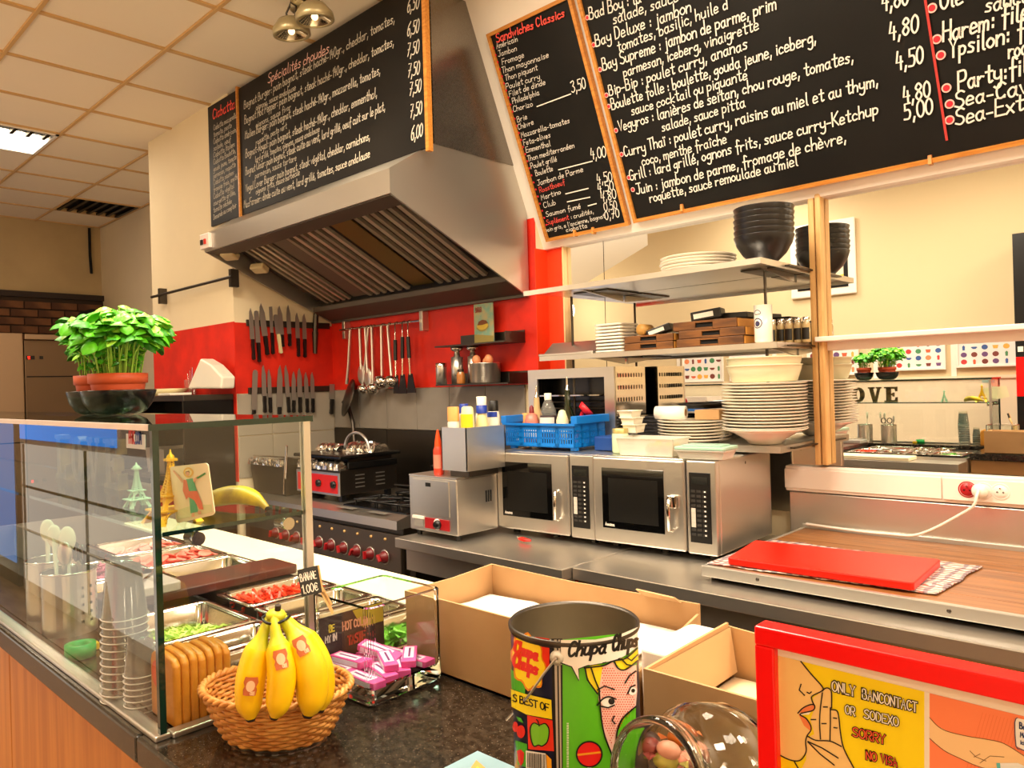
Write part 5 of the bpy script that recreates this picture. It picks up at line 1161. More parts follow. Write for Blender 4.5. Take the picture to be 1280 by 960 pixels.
o = thing('egg_heap', 'steel insert plate carrying the eggs inside the steel pot', 'insert', (p.x, 2.865, zs2 + .09)); obj('plate_disc', MB(True).lathe([(.001, .0), (.078, 0), (.078, .004), (.001, .004)], (p.x, 2.865, zs2 + .088), 26), m_steel, o)
# ---- towel rail on the pillar
a, b = PY(193, 372, 2.19), PY(290, 344, 2.19)
tr_ = thing('wall_rail', 'thin dark metal rail fixed across the cream pillar', 'rail', ((a.x + b.x) / 2, 2.2, b.z)); zr = (a.z + b.z) / 2
obj('bar', MB(True).tube([(a.x - .05, 2.19, zr), (b.x, 2.19, zr)], .010), m_dsteel, tr_)
for x in (a.x + .08, b.x - .03): obj('wall_bracket', MB().box(x - .015, x + .015, 2.19, 2.2425, zr - .06, zr + .05), m_dsteel, tr_)
# ---- open unit by the pillar
un = thing('open_steel_unit', 'black open shelf unit with a steel top in front of the pillar', 'unit', (-5.1, 2.08, 0))
ux0, ux1, uy0, uy1 = -5.62, -4.56, 1.92, 2.235
obj('top', MB().box(ux0, ux1, uy0, uy1, 1.52, 1.555, bev=.003), m_dsteel, un)
obj('back', MB().box(ux0, ux1, uy1 - .01, uy1, 0, 1.52), m_blackm, un)
for x in (ux0, ux1 - .02): obj('side_wall', MB().box(x, x + .02, uy0, uy1 - .01, 0, 1.52), m_blackm, un)
for z_ in (1.02, .60): obj('shelf_board', MB().box(ux0 + .02, ux1 - .02, uy0, uy1 - .01, z_, z_ + .03), m_dsteel, un)
o = thing('steel_container', 'steel container on the open unit shelf behind the golden tower', 'container', (-5.1, 2.05, 1.05)); obj('walls', open_tub(MB(), -5.25, -4.95, 1.95, 2.2, 1.051, 1.21, .01, .003), m_steel, o)
wt = thing('white_tub', 'upturned white plastic basin leaning on the unit top by the red wall', 'basin', (-4.85, 2.1, 1.556))
pts = [PY(x, y, 2.10) for x, y in ((234, 486), (250, 448), (263, 456), (277, 471), (276, 486))]
mb = MB(); mb.prism(pts, (0, .09, .0)); o = obj('shell', mb, m_wp, wt); md = o.modifiers.new('b', 'BEVEL'); md.width = .012; md.segments = 3
wb = thing('paper_bags', 'pile of cream plates and flat packets on the unit top left of the white basin', 'packets', (-5.2, 2.1, 1.556))
obj('bowl_rim', MB(True).lathe([(.10, 0), (.17, .045), (.165, .045), (.10, .006), (.001, .004)], (-5.2, 2.08, 1.557), 30, 1.1, .8, cap0=True), m_ivory, wb)
obj('packet', MB().box(-5.02, -4.83, 1.95, 2.09, 1.556, 1.572, bev=.004), m_wp, wb); obj('packet', MB().box(-5.55, -5.32, 1.97, 2.15, 1.556, 1.59, bev=.01), m_wp, wb)
o = thing('glass_jar', 'small glass jar with cutlery against the red pillar wall', 'jar', (-5.05, 2.19, 1.556)); obj('jar_glass', MB(True).lathe([(.001, 0), (.035, 0), (.04, .10), (.038, .10), (.033, .004), (.001, .004)], (-5.08, 2.19, 1.557), 20), m_plastic, o)
for k in range(3): obj('stirrer', MB(True).tube([(-5.09 + k * .012, 2.19, 1.562), (-5.11 + k * .04, 2.185, 1.70 + k * .02)], .003, 6), m_bright, o)
# ---- far left appliances
fr = thing('upright_fridge', 'tall brushed steel fridge at the far left edge', 'fridge', (-8.6, 1.6, 0))
obj('body', MB().box(-9.02, -8.2, 1.0, 1.975, 0, 2.18, bev=.01), steel('fridge steel', 'a98f74', .42, (40, 40, 1), .02), fr)
obj('door_gap', MB().box(-8.202, -8.198, 1.02, 1.96, 1.15, 1.16), m_dark, fr); obj('handle', MB(True).tube([(-8.16, 1.08, 1.3), (-8.16, 1.08, 1.7)], .015), m_dsteel, fr)
pz = thing('proofing_cabinet', 'dark steel cabinet with a small red display behind the basil', 'cabinet', (-8.6, 2.4, 0))
obj('body', MB().box(-9.02, -8.22, 1.985, 2.94, 0, 2.12, bev=.006), steel('cabinet steel', '7c6650', .4, (40, 40, 1), .02), pz)
obj('top_plate', MB().box(-9.02, -8.16, 1.98, 2.945, 2.12, 2.17, bev=.004), MATS['fridge steel'], pz)
obj('panel_seam', MB().box(-8.221, -8.214, 2.0, 2.94, 1.765, 1.775), m_dark, pz)
c_ = PX(38, 447, -8.215); obj('display', MB().box(-8.222, -8.212, c_.y - .035, c_.y + .035, c_.z - .018, c_.z + .018), m_black, pz)
mb = MB(); write(mb, '12', lambda u_, v_: Vector((-8.210, c_.y - .022 + u_, c_.z - .011 + v_)), .022, 1, 1.2); obj('digits', mb, mat('red led', 'ff2010', .4, emit=4), pz)
obj('button', MB().box(-8.222, -8.21, c_.y + .075, c_.y + .105, c_.z - .015, c_.z + .015), m_black, pz)
# extractor grey hood piece upper left and a stool-like lamp at the far wall
o = thing('dark_lamp', 'dark round shaded lamp standing on the proofing cabinet', 'lamp', (-8.8, 2.8, 2.17)); c_ = PX(124, 375, -8.8)
obj('shade', MB(True).lathe([(.16, 0), (.14, .04), (.03, .08), (.001, .085)], (-8.8, 2.78, 2.42), 24), m_dark, o); obj('stem', MB(True).tube([(-8.8, 2.78, 2.171), (-8.8, 2.78, 2.50)], .01), m_dsteel, o)
# ---- right behind the mirror-side: steel holder with spatula seen in the mirror
# ============================================================ CUSTOMER COUNTER
CT = 1.08
m_gran = bpy.data.materials.new('speckled granite'); m_gran.use_nodes = True
nt = m_gran.node_tree; N = nt.nodes; L = nt.links; b_ = N['Principled BSDF']; b_.inputs['Roughness'].default_value = .16
tc = N.new('ShaderNodeTexCoord'); vo = N.new('ShaderNodeTexVoronoi'); vo.inputs['Scale'].default_value = 190; n1 = N.new('ShaderNodeTexNoise'); n1.inputs['Scale'].default_value = 120; n1.inputs['Detail'].default_value = 6
L.new(tc.outputs['Object'], vo.inputs['Vector']); L.new(tc.outputs['Object'], n1.inputs['Vector'])
c1 = N.new('ShaderNodeValToRGB'); c1.color_ramp.elements[0].color = lin('8a7860'); c1.color_ramp.elements[1].color = lin('1c1712'); c1.color_ramp.elements[0].position = .06; c1.color_ramp.elements[1].position = .16
c2 = N.new('ShaderNodeValToRGB'); c2.color_ramp.elements[0].color = lin('17130f'); c2.color_ramp.elements[1].color = lin('40362b'); c2.color_ramp.elements[0].position = .40; c2.color_ramp.elements[1].position = .72
L.new(vo.outputs['Distance'], c1.inputs[0]); L.new(n1.outputs[0], c2.inputs[0])
mx_ = N.new('ShaderNodeMix'); mx_.data_type = 'RGBA'; mx_.blend_type = 'LIGHTEN'; mx_.inputs[0].default_value = 1
L.new(c1.outputs[0], mx_.inputs[6]); L.new(c2.outputs[0], mx_.inputs[7]); L.new(mx_.outputs[2], b_.inputs['Base Color'])
ctr = thing('service_counter', 'speckled dark granite customer counter with orange wood front', 'counter', (-1.2, .7, 0))
YB = 1.06
obj('granite_top', MB().box(-3.6, -1.13, .395, .560, CT - .04, CT, bev=.004), m_gran, ctr)
obj('granite_top', MB().box(-1.128, 1.4, .395, YB, CT - .04, CT, bev=.004), m_gran, ctr)
m_ply = mat('orange wood veneer', 'd08a44', .45, var=.25, vscale=3, stretch=(14, 14, .8), col2='bb7434')
xs = PY(5, 830, .415).x
k = 0
x = xs - 1.6
while x < 1.4:
    obj('front_panel', MB().box(x + .0025, min(x + .797, 1.4), .425, .443, .10, CT - .042, bev=.002), m_ply, ctr); x += .80
obj('carcass', MB().box(-3.6, 1.4, .443, .555, .0, CT - .041), m_dark, ctr)
obj('carcass', MB().box(-1.125, 1.4, .556, YB - .02, .0, CT - .041), mat('laminate back', 'b98a58', .6), ctr)
# ---- saladette behind the glass
sa = thing('prep_counter', 'refrigerated steel prep counter holding the salad pans', 'prep counter', (-2.4, .9, 0))
px1 = -1.135
obj('body', MB().box(-3.6, px1, .565, 1.28, 0, .93), m_dsteel, sa)
mb = MB(); mb.box(-3.6, px1, .565, .575, .93, 1.052); mb.box(-3.6, px1, 1.085, 1.095, .93, 1.052); mb.box(px1 - .01, px1, .575, 1.085, .93, 1.052); mb.box(-3.6, -3.59, .575, 1.085, .93, 1.052); mb.box(-3.59, px1 - .01, .812, .822, .93, 1.052)
obj('well_walls', mb, m_steel, sa)
obj('rear_ledge', MB().box(-3.6, px1, 1.095, 1.28, .93, 1.035, bev=.003), m_steel, sa)
wbd = obj('cutting_board', MB().box(-3.2, -1.40, 1.098, 1.262, 1.0365, 1.058, bev=.004), mat('cream cutting board', 'f0e4c2', .45)); tag(wbd, 'long cream white cutting board along the rear of the prep counter', 'cutting board')
def pan(label, x0, x1, y0, y1, depth=.09, z=1.066):
    t = thing('salad_pan', label, 'food pan', ((x0 + x1) / 2, (y0 + y1) / 2, z - depth))
    i = .012; mb = MB()
    bm = bmesh.new()
    def ring(a0, a1, b0, b1, zz, r_, n=5):
        out = []
        for cx, cy, st in ((a1 - r_, b1 - r_, 0), (a0 + r_, b1 - r_, 1), (a0 + r_, b0 + r_, 2), (a1 - r_, b0 + r_, 3)):
            for k in range(n): an = (st + k / (n - 1)) * pi / 2; out.append(Vector((cx + cos(an) * r_, cy + sin(an) * r_, zz)))
        return out
    mb.rings([ring(x0, x1, y0, y1, z - .004, .012), ring(x0, x1, y0, y1, z, .012), ring(x0 + i, x1 - i, y0 + i, y1 - i, z, .02), ring(x0 + i + .003, x1 - i - .003, y0 + i + .003, y1 - i - .003, z - .006, .02), ring(x0 + .022, x1 - .022, y0 + .022, y1 - .022, z - depth, .02)], True, False, True)
    obj('pan_body', mb, m_bright, t); return t
def heap(t, x0, x1, y0, y1, z0, z1, m, n, kind, name='filling', seed=1):
    random.seed(seed); mb = MB()
    for k in range(n):
        p = Vector((random.uniform(x0, x1), random.uniform(y0, y1), 0)); cxr = 1 - abs((p.x - (x0 + x1) / 2) / (x1 - x0) * 1.2); p.z = random.uniform(z0, z0 + (z1 - z0) * max(.3, cxr))
        mx = T(*p) @ RZ(random.uniform(0, 6.3)) @ RX(random.uniform(-.7, .7)) @ RY(random.uniform(-.7, .7))
        if kind == 'shred': mb.prism([(-.022, 0, 0), (-.008, .005, .003), (.01, .004, -.002), (.024, 0, .003), (.01, -.003, 0), (-.008, -.002, .002)], (0, 0, .0018), mx)
        elif kind == 'stick': mb.box(-.02, .02, -.003, .003, -.0025, .0025, mx=mx)
        elif kind == 'disc': mb.lathe([(.001, 0), (.02, 0), (.021, .0035), (.001, .0045)], mx=mx, seg=12, smooth=False)
        elif kind == 'leaf': mb.add([mx @ Vector(q) for q in ((-.02, 0, 0), (-.008, .010, .004), (.010, .011, .002), (.022, 0, -.003), (.010, -.010, .003), (-.008, -.009, .002), (0, 0, -.003))], [(0, 1, 6), (1, 2, 6), (2, 3, 6), (3, 4, 6), (4, 5, 6), (5, 0, 6)], False)
    obj(name, mb, m, t, kind='stuff')
m_let = mat('shredded lettuce', 'c8e070', .5, var=.3, vscale=30, col2='8fbf34'); m_tom = mat('chopped tomato', 'f0502c', .35, var=.2, vscale=30, col2='d83418')
t = pan('steel pan of shredded pale green lettuce behind the orange slabs', -1.80, -1.545, .585, .800); heap(t, -1.77, -1.60, .62, .77, 1.0, 1.03, m_let, 420, 'shred', seed=2)
t = pan('empty shallow steel pan just right of the lettuce pan', -1.535, -1.415, .585, .800)
t = pan('empty steel pan behind the banana basket nearest the glass side', -1.405, -1.29, .585, .800)
t = pan('steel pan heaped with orange red diced tomato', -1.83, -1.655, .835, 1.075); heap(t, -1.81, -1.675, .86, 1.05, 1.02, 1.07, m_tom, 260, 'stick', seed=3)
t = pan('narrow empty steel pan next to the tomato pan', -1.645, -1.505, .835, 1.075)
t = pan('steel pan with dark green leftovers behind the bananas', -1.495, -1.36, .835, 1.075); heap(t, -1.48, -1.38, .86, 1.05, .985, 1.0, mat('olive leaf', '6a7a3a', .5), 90, 'leaf', seed=4)
t = pan('steel pan of green herbs seen through the glass vase', -1.35, -1.16, .835, 1.075); heap(t, -1.33, -1.18, .86, 1.05, 1.02, 1.06, mat('rocket leaf', '6cb82c', .5, var=.3, vscale=30), 260, 'leaf', seed=5)
t = pan('empty shiny steel pan left of the dark tray', -2.24, -2.02, .835, 1.075)
t = pan('steel pan of red sliced salami rounds under the glass shelf', -2.50, -2.255, .835, 1.075); heap(t, -2.47, -2.29, .86, 1.05, 1.02, 1.07, mat('red slices', 'e0604a', .4, var=.3, vscale=30, col2='f09080'), 60, 'disc', seed=6)
t = pan('steel pan of pink ham slices toward the left under the shelf', -2.78, -2.515, .835, 1.075); heap(t, -2.75, -2.54, .86, 1.05, 1.02, 1.06, mat('ham pink', 'e89888', .45), 60, 'disc', seed=7)
t = pan('steel pan of purple pink sliced onions behind the front glass', -2.50, -2.23, .585, .800); heap(t, -2.47, -2.26, .62, .77, 1.02, 1.075, mat('pink onion', 'd07a94', .4, var=.4, vscale=40, col2='8c2c54'), 340, 'shred', seed=8)
t = pan('steel pan of yellow sweetcorn at the left of the lettuce', -2.22, -2.0, .585, .800); heap(t, -2.19, -2.03, .62, .77, 1.02, 1.05, mat('corn', 'e0c020', .4), 200, 'leaf', seed=9)
dk = thing('serving_tray', 'dark brown flat tray bridging the pans across the prep counter', 'tray', (-1.92, .9, 1.067))
obj('tray_body', rprism([(-1.985, .60), (-1.845, .60), (-1.845, 1.075), (-1.985, 1.075)], 1.0675, 1.090, .012), mat('dark tray', '3a2a24', .3, var=.3, vscale=8, col2='54281e'), dk)
fb = thing('grey_box', 'small grey plastic box with a fork lying on its lid', 'box', (-1.92, .70, 1.0905))
obj('box_body', rprism([(-1.99, .63), (-1.84, .63), (-1.84, .76), (-1.99, .76)], 1.0905, 1.112, .012), mat('grey plastic', 'a9a49c', .35), fb)
fk = thing('fork', 'steel fork lying across the small grey box', 'fork', (-1.92, .7, 1.112)); mb = MB(True); mb.tube([(-2.02, .78, 1.117), (-1.93, .71, 1.116), (-1.91, .695, 1.117)], .0035, 6, flat=.5)
for k in range(4): mb.tube([(-1.915 + k * .003, .70 - .004 * k + .006, 1.117), (-1.875 + k * .004, .668 - k * .006 + .006, 1.122)], .0015, 5)
obj('fork_body', mb, m_bright, fk)
# ============================================================ GLASS CASE
GXR, GYF, GYB, GZ = -1.089, .415, .655, 1.520
gc = thing('glass_display_case', 'glass sneeze guard case with a glass shelf on the granite counter', 'display case', (-2.1, .53, CT))
obj('front_glass', MB().box(-3.5, GXR - .004, GYF, GYF + .006, CT + .006, GZ - .008), m_glass, gc)
obj('side_glass', MB().box(GXR - .006, GXR, GYF + .006, GYB - .006, CT + .006, GZ - .008), m_glass, gc)
obj('top_glass', MB().box(-3.5, GXR + .004, GYF - .005, GYB + .008, GZ - .008, GZ), m_glassg, gc)
obj('top_edge', MB().box(-3.5, GXR + .006, GYF - .008, GYF - .005, GZ - .009, GZ + .0), m_trunk, gc, label='pale bright top edge strip')
obj('top_edge', MB().box(GXR + .004, GXR + .0075, GYF - .008, GYB + .008, GZ - .009, GZ + .0), m_gedge, gc)
obj('top_edge', MB().box(-3.5, GXR + .004, GYB + .008, GYB + .011, GZ - .010, GZ), m_gedge, gc)
obj('corner_seal', MB().box(GXR - .007, GXR + .002, GYF - .002, GYF + .007, CT + .004, GZ - .008), m_gedge, gc)
obj('corner_post', MB().box(GXR - .010, GXR + .003, GYB - .006, GYB + .006, CT + .001, GZ - .008), m_steelv, gc)
obj('corner_post', MB().box(-2.06, -2.045, GYB - .006, GYB + .006, CT + .001, GZ - .008), m_steelv, gc) if 0 else None
obj('base_rail', MB().box(-3.5, GXR + .004, GYF - .010, GYF + .012, CT, CT + .008, bev=.002), m_steel, gc)
obj('base_rail', MB().box(GXR - .012, GXR + .010, GYF + .012, GYB + .006, CT, CT + .008, bev=.002), m_steel, gc)
SZ = 1.366
obj('glass_shelf', MB().box(-3.4, GXR - .008, GYF + .012, GYB - .006, SZ - .006, SZ), m_glassg, gc)
obj('shelf_edge', MB().box(-3.4, GXR - .008, GYB - .006, GYB - .0045, SZ - .006, SZ), m_gedge, gc); obj('shelf_edge', MB().box(GXR - .0085, GXR - .0075, GYF + .012, GYB - .0045, SZ - .006, SZ), m_gedge, gc)
for y in (GYF + .06, GYB - .035): obj('shelf_stud', MB(True).lathe([(.010, 0), (.010, .03), (.001, .032)], mx=T(GXR, y, SZ - .016) @ RY(-pi / 2), seg=18, cap0=True), m_bright, gc)
st = obj('shop_sticker', MB().box(0, .001, 0, .001, 0, .001), m_paper); bpy.data.objects.remove(st)
a, b = PY(158, 542, GYF - .0006), PY(182, 562, GYF - .0006)
stk = obj('sticker', MB().box(a.x, b.x, GYF - .0012, GYF - .0002, b.z, a.z), mat('sticker paper', 'c9d0d4', .4), gc)
mb = MB(); mb.m = 0; sfn = lambda u_, v_: Vector((a.x + .012 + u_, GYF - .0015, b.z + .008 + v_)); s_w = (b.x - a.x - .02)
mb2 = MB(); write(mb2, 'PHK', sfn, .016, s_w * .42 / (text_width('PHK') * .016), 1.1); obj('lettering', mb2, mat('print red', 'd02c24', .5), stk)
mb2 = MB(); write(mb2, '.COM', lambda u_, v_: sfn(u_ + s_w * .45, v_), .016, s_w * .5 / (text_width('.COM') * .016), 1.1); obj('lettering', mb2, mat('print blue', '1c3f94', .5), stk)
# ---- golden lattice tower
c_ = PZ(214, 652, SZ); etx, ety = c_.x + .004, c_.y
et = thing('tower_figurine', 'golden lattice tower figurine standing on the glass shelf by the corner', 'figurine', (etx, ety, SZ))
m_gold = mat('gold paint', 'e8b414', .35, .35)
Ht = PX(208, 562, etx).z - SZ
def tower(Hh, bw_, m, t):
    mb = MB()
    def half(z): u_ = z / Hh; return bw_ * (.06 + .94 * (1 - u_) ** 2.4) / 2 + .0012
    n = 22
    for sx in (-1, 1):
        for sy in (-1, 1):
            rs = []
            for k in range(n + 1):
                z = Hh * .86 * k / n; h_ = half(z); th = max(.0016, h_ * .34 if z < Hh * .3 else h_ * .8)
                cx, cy = sx * (h_ - th / 2), sy * (h_ - th / 2)
                rs.append([Vector((cx - th / 2, cy - th / 2, z)), Vector((cx + th / 2, cy - th / 2, z)), Vector((cx + th / 2, cy + th / 2, z)), Vector((cx - th / 2, cy + th / 2, z))])
            mb.rings(rs, True, True, True, False)
    obj('legs', mb, m, t, world=False)
    mb = MB()
    for z, e in ((Hh * .17, .006), (Hh * .36, .004)): h_ = half(z) + e; mb.box(-h_, h_, -h_, h_, z, z + Hh * .022)
    h_ = half(Hh * .82) + .004; mb.box(-h_, h_, -h_, h_, Hh * .84, Hh * .875)
    obj('platform', mb, m, t, world=False)
    mb = MB(); mb.lathe([(.006, Hh * .875), (.0055, Hh * .91), (.002, Hh * .94), (.001, Hh)], seg=10, cap0=True); obj('spire', mb, m, t, world=False)
    mb = MB(True)
    for s_ in (0, 1):
        for q in (-1, 1):
            h_ = half(0) - .004; pts = []
            for k in range(11):
                an = pi * k / 10; u_ = cos(an) * h_ * .72; pts.append((u_, q * (half(Hh * .1 * sin(an)) - .003), sin(an) * Hh * .14 + .004) if s_ == 0 else (q * (half(Hh * .1 * sin(an)) - .003), u_, sin(an) * Hh * .14 + .004))
            mb.tube(pts, .0018, 6)
    obj('arches', mb, m, t, world=False)
    mb = MB()
    for k in range(12):
        z0, z1 = Hh * (.38 + k * .037), Hh * (.38 + (k + 1) * .037)
        for q in (-1, 1):
            a_, b_2 = half(z0), half(z1)
            mb.tube([(-a_, q * a_, z0), (b_2, q * b_2, z1)], .0008, 4); mb.tube([(a_, q * a_, z0), (-b_2, q * b_2, z1)], .0008, 4); mb.tube([(q * a_, -a_, z0), (q * b_2, b_2, z1)], .0008, 4); mb.tube([(q * a_, a_, z0), (q * b_2, -b_2, z1)], .0008, 4)
    obj('lattice', mb, m, t, world=False)
tower(Ht, .066, m_gold, et)
c2_ = PY(172, 640, .50)
et2 = thing('tower_figurine', 'smaller pale green lattice tower shape behind the front glass', 'figurine', (c2_.x, .50, SZ)); tower(.078, .034, mat('tower pale green', '9cc4a4', .5), et2)  # second tower shape, smaller and pale green
# ---- saint card
cdp = [PY(*q, .470) for q in ((212, 596), (260, 592), (269, 657), (221, 667))]
kk = SZ + .0005 - min(p.z for p in cdp)
cdn = thing('holy_card', 'rounded cream card with a robed standing saint on the glass shelf', 'card', (cdp[3].x, .47, SZ))
A_, B_, C_, D_ = cdp
def cf(o_=0.0): return lambda u_, v_: D_.lerp(C_, u_).lerp(A_.lerp(B_, u_), v_) + Vector((0, -o_, kk))
pts = []
for cx, cy, s_ in ((.92, .94, 0), (.08, .94, 1), (.08, .06, 2), (.92, .06, 3)):
    for k in range(5): an = (s_ + k / 4) * pi / 2; pts.append(cf()(cx + cos(an) * .08, cy + sin(an) * .06))
obj('card_base', MB().prism(pts, (0, .0012, 0)), mat('cream card', 'ece0b8', .5), cdn)
def art(nm, col, polys, o_, parent, fn=None, du=None):
    mb = MB(); f_ = fn or cf(o_)
    for q in polys: fill(mb, q, f_, du)
    return obj(nm, mb, mat('print ' + col, col, .55), parent)
art('print_ground', 'd8d8a0', [[(.04, .06), (.96, .06), (.96, .2), (.5, .26), (.04, .22)]], .0004, cdn)
art('print_halo', 'e8b850', [circ(.50, .86, .13, 20, .095)], .0005, cdn); art('print_halo', 'f0dc9c', [circ(.50, .86, .09, 18, .066)], .0007, cdn)
art('print_robe', '58a878', [[(.42, .74), (.60, .74), (.66, .5), (.6, .3), (.62, .12), (.42, .12), (.44, .4), (.40, .6)]], .0008, cdn)
art('print_cloak', 'e0744c', [[(.36, .74), (.44, .72), (.46, .52), (.66, .5), (.74, .28), (.76, .14), (.66, .16), (.56, .34), (.42, .42), (.36, .38), (.30, .55)]], .0010, cdn)
art('print_skin', 'e0a880', [circ(.49, .84, .05, 14, .045), [(.10, .92), (.14, .93), (.36, .72), (.32, .68)], [(.60, .72), (.74, .78), (.76, .75), (.62, .66)], [(.46, .12), (.52, .12), (.52, .05), (.44, .05)], [(.62, .13), (.68, .13), (.70, .07), (.62, .07)]], .0012, cdn)
art('print_hair', '7a4c28', [[(.44, .88), (.54, .89), (.55, .84), (.52, .87), (.46, .87), (.44, .82)]], .0014, cdn)
art('print_leaf', '4c8c3c', [[(.68, .74), (.92, .82), (.94, .79), (.74, .72)]], .0013, cdn)
# ---- bananas
def banana_mesh(L_, bend, r_, m_, tipm, stem=.12):
    """curved along +X, arching in +Z; 5-sided soft section"""
    mb = MB(True); n = 18; rs = []; seg = 10
    cpts = []
    for k in range(n + 1):
        u_ = k / n; an = (u_ - .5) * bend; Rr = L_ / bend
        cpts.append(Vector((sin(an) * Rr, 0, Rr * (1 - cos(an)))))
    for k in range(n + 1):
        u_ = k / n; an = (u_ - .5) * bend; t_ = Vector((cos(an), 0, sin(an))); b_ = Vector((0, 1, 0)); n_ = t_.cross(b_)
        if u_ < .06: rr = r_ * (.22 + .9 * (u_ / .06) ** .6 * .35)
        elif u_ > 1 - stem: rr = r_ * (.30 + .22 * (1 - (u_ - (1 - stem)) / stem))
        else:
            q = (u_ - .06) / (1 - stem - .06); rr = r_ * (.53 + .47 * min(1, sin(pi * min(1, max(0, q))) ** .55 * 1.02))
        rs.append([cpts[k] + (b_ * cos(2 * pi * j / seg) + n_ * sin(2 * pi * j / seg)) * rr * (1 + .07 * cos(5 * (2 * pi * j / seg))) for j in range(seg)])
    mb.rings(rs); 
    for fi in range(len(mb.f)):
        ring = fi // seg
        mb.mi[fi] = 2 if ring < 1 or fi == n * seg else (1 if ring >= n * (1 - stem * 1.5) and ring < n * 2 else 0)
    mb.mi[-1] = 2
    return mb
c_ = PZ(299, 641, SZ)
m_banspot = mat('spotted banana', 'f4cc10', .42, var=.5, vscale=14, col2='8a6a1c')
bo = obj('banana', banana_mesh(.150, 1.35, .0155, None, None, .16), [m_banspot, m_banspot, m_brownspot]); bo.data.transform(RZ(R(28)) @ RX(R(140)))
bo.location = (0, 0, 0); zmn = min(v.co.z for v in bo.data.vertices); bo.location = (PY(300, 630, .60).x, .60, SZ + .0005 - zmn); tag(bo, 'brown speckled overripe banana lying on the glass shelf', 'banana')
# keep the fruit flat on the shelf
# ---- love letters
m_love = mat('weathered bronze', '6e6038', .5, .4, var=.5, vscale=30, col2='3a3420')
LVX = [-2.075, -1.955, -1.845, -1.74]
def letter(ch, x, lab):
    t = thing('letter_block', lab, 'letter', (x, .56, SZ)); s_ = .105; w2 = .082
    P_ = {'L': [[(0, 0), (1, 0), (1, .35), (.85, .35), (.8, .14), (.5, .14), (.5, .9), (.65, .9), (.65, 1), (0, 1), (0, .9), (.15, .9), (.15, .1), (0, .1)]],
          'V': [[(.36, 0), (.64, 0), (.92, .9), (1.02, .9), (1.02, 1), (.62, 1), (.62, .9), (.74, .9), (.54, .25), (.36, .9), (.48, .9), (.48, 1), (-.02, 1), (-.02, .9), (.08, .9)]],
          'E': [[(0, 0), (1, 0), (1, .32), (.88, .32), (.82, .13), (.5, .13), (.5, .44), (.62, .44), (.66, .36), (.76, .36), (.76, .62), (.66, .62), (.62, .56), (.5, .56), (.5, .87), (.82, .87), (.88, .70), (1, .70), (1, 1), (0, 1), (0, .9), (.15, .9), (.15, .1), (0, .1)]]}
    if ch == 'O':
        mb = MB(); o_ = circ(.5, .5, .5, 28, .5); i_ = circ(.5, .5, .17, 28, .34); n = 28; vs = []
        for yy in (0, .02):
            vs += [Vector((x + q[0] * w2, .56 + yy, SZ + .0005 + q[1] * s_)) for q in o_] + [Vector((x + q[0] * w2, .56 + yy, SZ + .0005 + q[1] * s_)) for q in i_]
        fs = []
        for k in range(n):
            j = (k + 1) % n; fs += [(k, j, n + j, n + k), (2 * n + k, 3 * n + k, 3 * n + j, 2 * n + j), (k, 2 * n + k, 2 * n + j, j), (n + k, n + j, 3 * n + j, 3 * n + k)]
        mb.add(vs, fs, False)
    else:
        mb = MB(); vs, fs = cutpoly(P_[ch][0]); mb.add([(x + q[0] * w2, .56, SZ + .0005 + q[1] * s_) for q in vs], fs, False); mb.add([(x + q[0] * w2, .58, SZ + .0005 + q[1] * s_) for q in vs], fs, False)
        pl_2 = P_[ch][0]
        for k in range(len(pl_2)):
            p, q = pl_2[k], pl_2[(k + 1) % len(pl_2)]; mb.add([(x + p[0] * w2, .56, SZ + .0005 + p[1] * s_), (x + q[0] * w2, .56, SZ + .0005 + q[1] * s_), (x + q[0] * w2, .58, SZ + .0005 + q[1] * s_), (x + p[0] * w2, .58, SZ + .0005 + p[1] * s_)], [(0, 1, 2, 3)], False)
    obj('letter_body', mb, m_love, t)
for ch, x in zip('LOVE', LVX): letter(ch, x, 'bronze freestanding letter %s on the glass shelf, %s of the word' % (ch, {'L': 'first', 'O': 'second', 'V': 'third', 'E': 'last'}[ch]))
# ---- cups
def cups(n, c, lab, grp, lean=(0, 0), r_=.033, h_=.092, dz=.0125, z0=None):
    proto = None
    for k in range(n):
        l_ = 'clear plastic cup, %s, %s' % ((ORD[k] + ' from below' if k < n - 1 else 'topmost'), lab)
        loc = (c[0] + lean[0] * k, c[1] + lean[1] * k, CT + .0005 + k * dz)
        if proto is None:
            proto = thing('plastic_cup', l_, 'cup', loc, 0, grp)
            obj('cup_wall', MB(True).lathe([(.001, h_), (r_ * .72, h_), (r_ * .74, h_ - .003), (r_ * .98, .004), (r_, .003), (r_ * 1.04, .0015), (r_ * 1.03, 0), (r_ * .97, .001), (r_ * .72, h_ - .004), (.001, h_ - .004)], seg=26), m_plastic, proto, world=False)
            obj('rim', MB(True).tube([(cos(2 * pi * q / 26) * r_ * 1.02, sin(2 * pi * q / 26) * r_ * 1.02, .001) for q in range(27)], .0011, 5, False), glassmat('cup rim', (.9, .9, .86), 1.6, .1, (.55, (.95, .92, .85))), proto, world=False)
        else: dup(proto, loc, label=l_)
c_ = PZ(152, 872, CT); cups(12, (c_.x, c_.y + .005), 'of the tall leaning stack behind the front glass', 'tall stack of clear cups', (-.0003, .0004), .034, .092, .0115)
c_ = PZ(178, 897, CT); cups(7, (c_.x - .034, c_.y + .012), 'of the low stack beside the orange slabs', 'low stack of clear cups', (0, 0), .024, .058, .009)
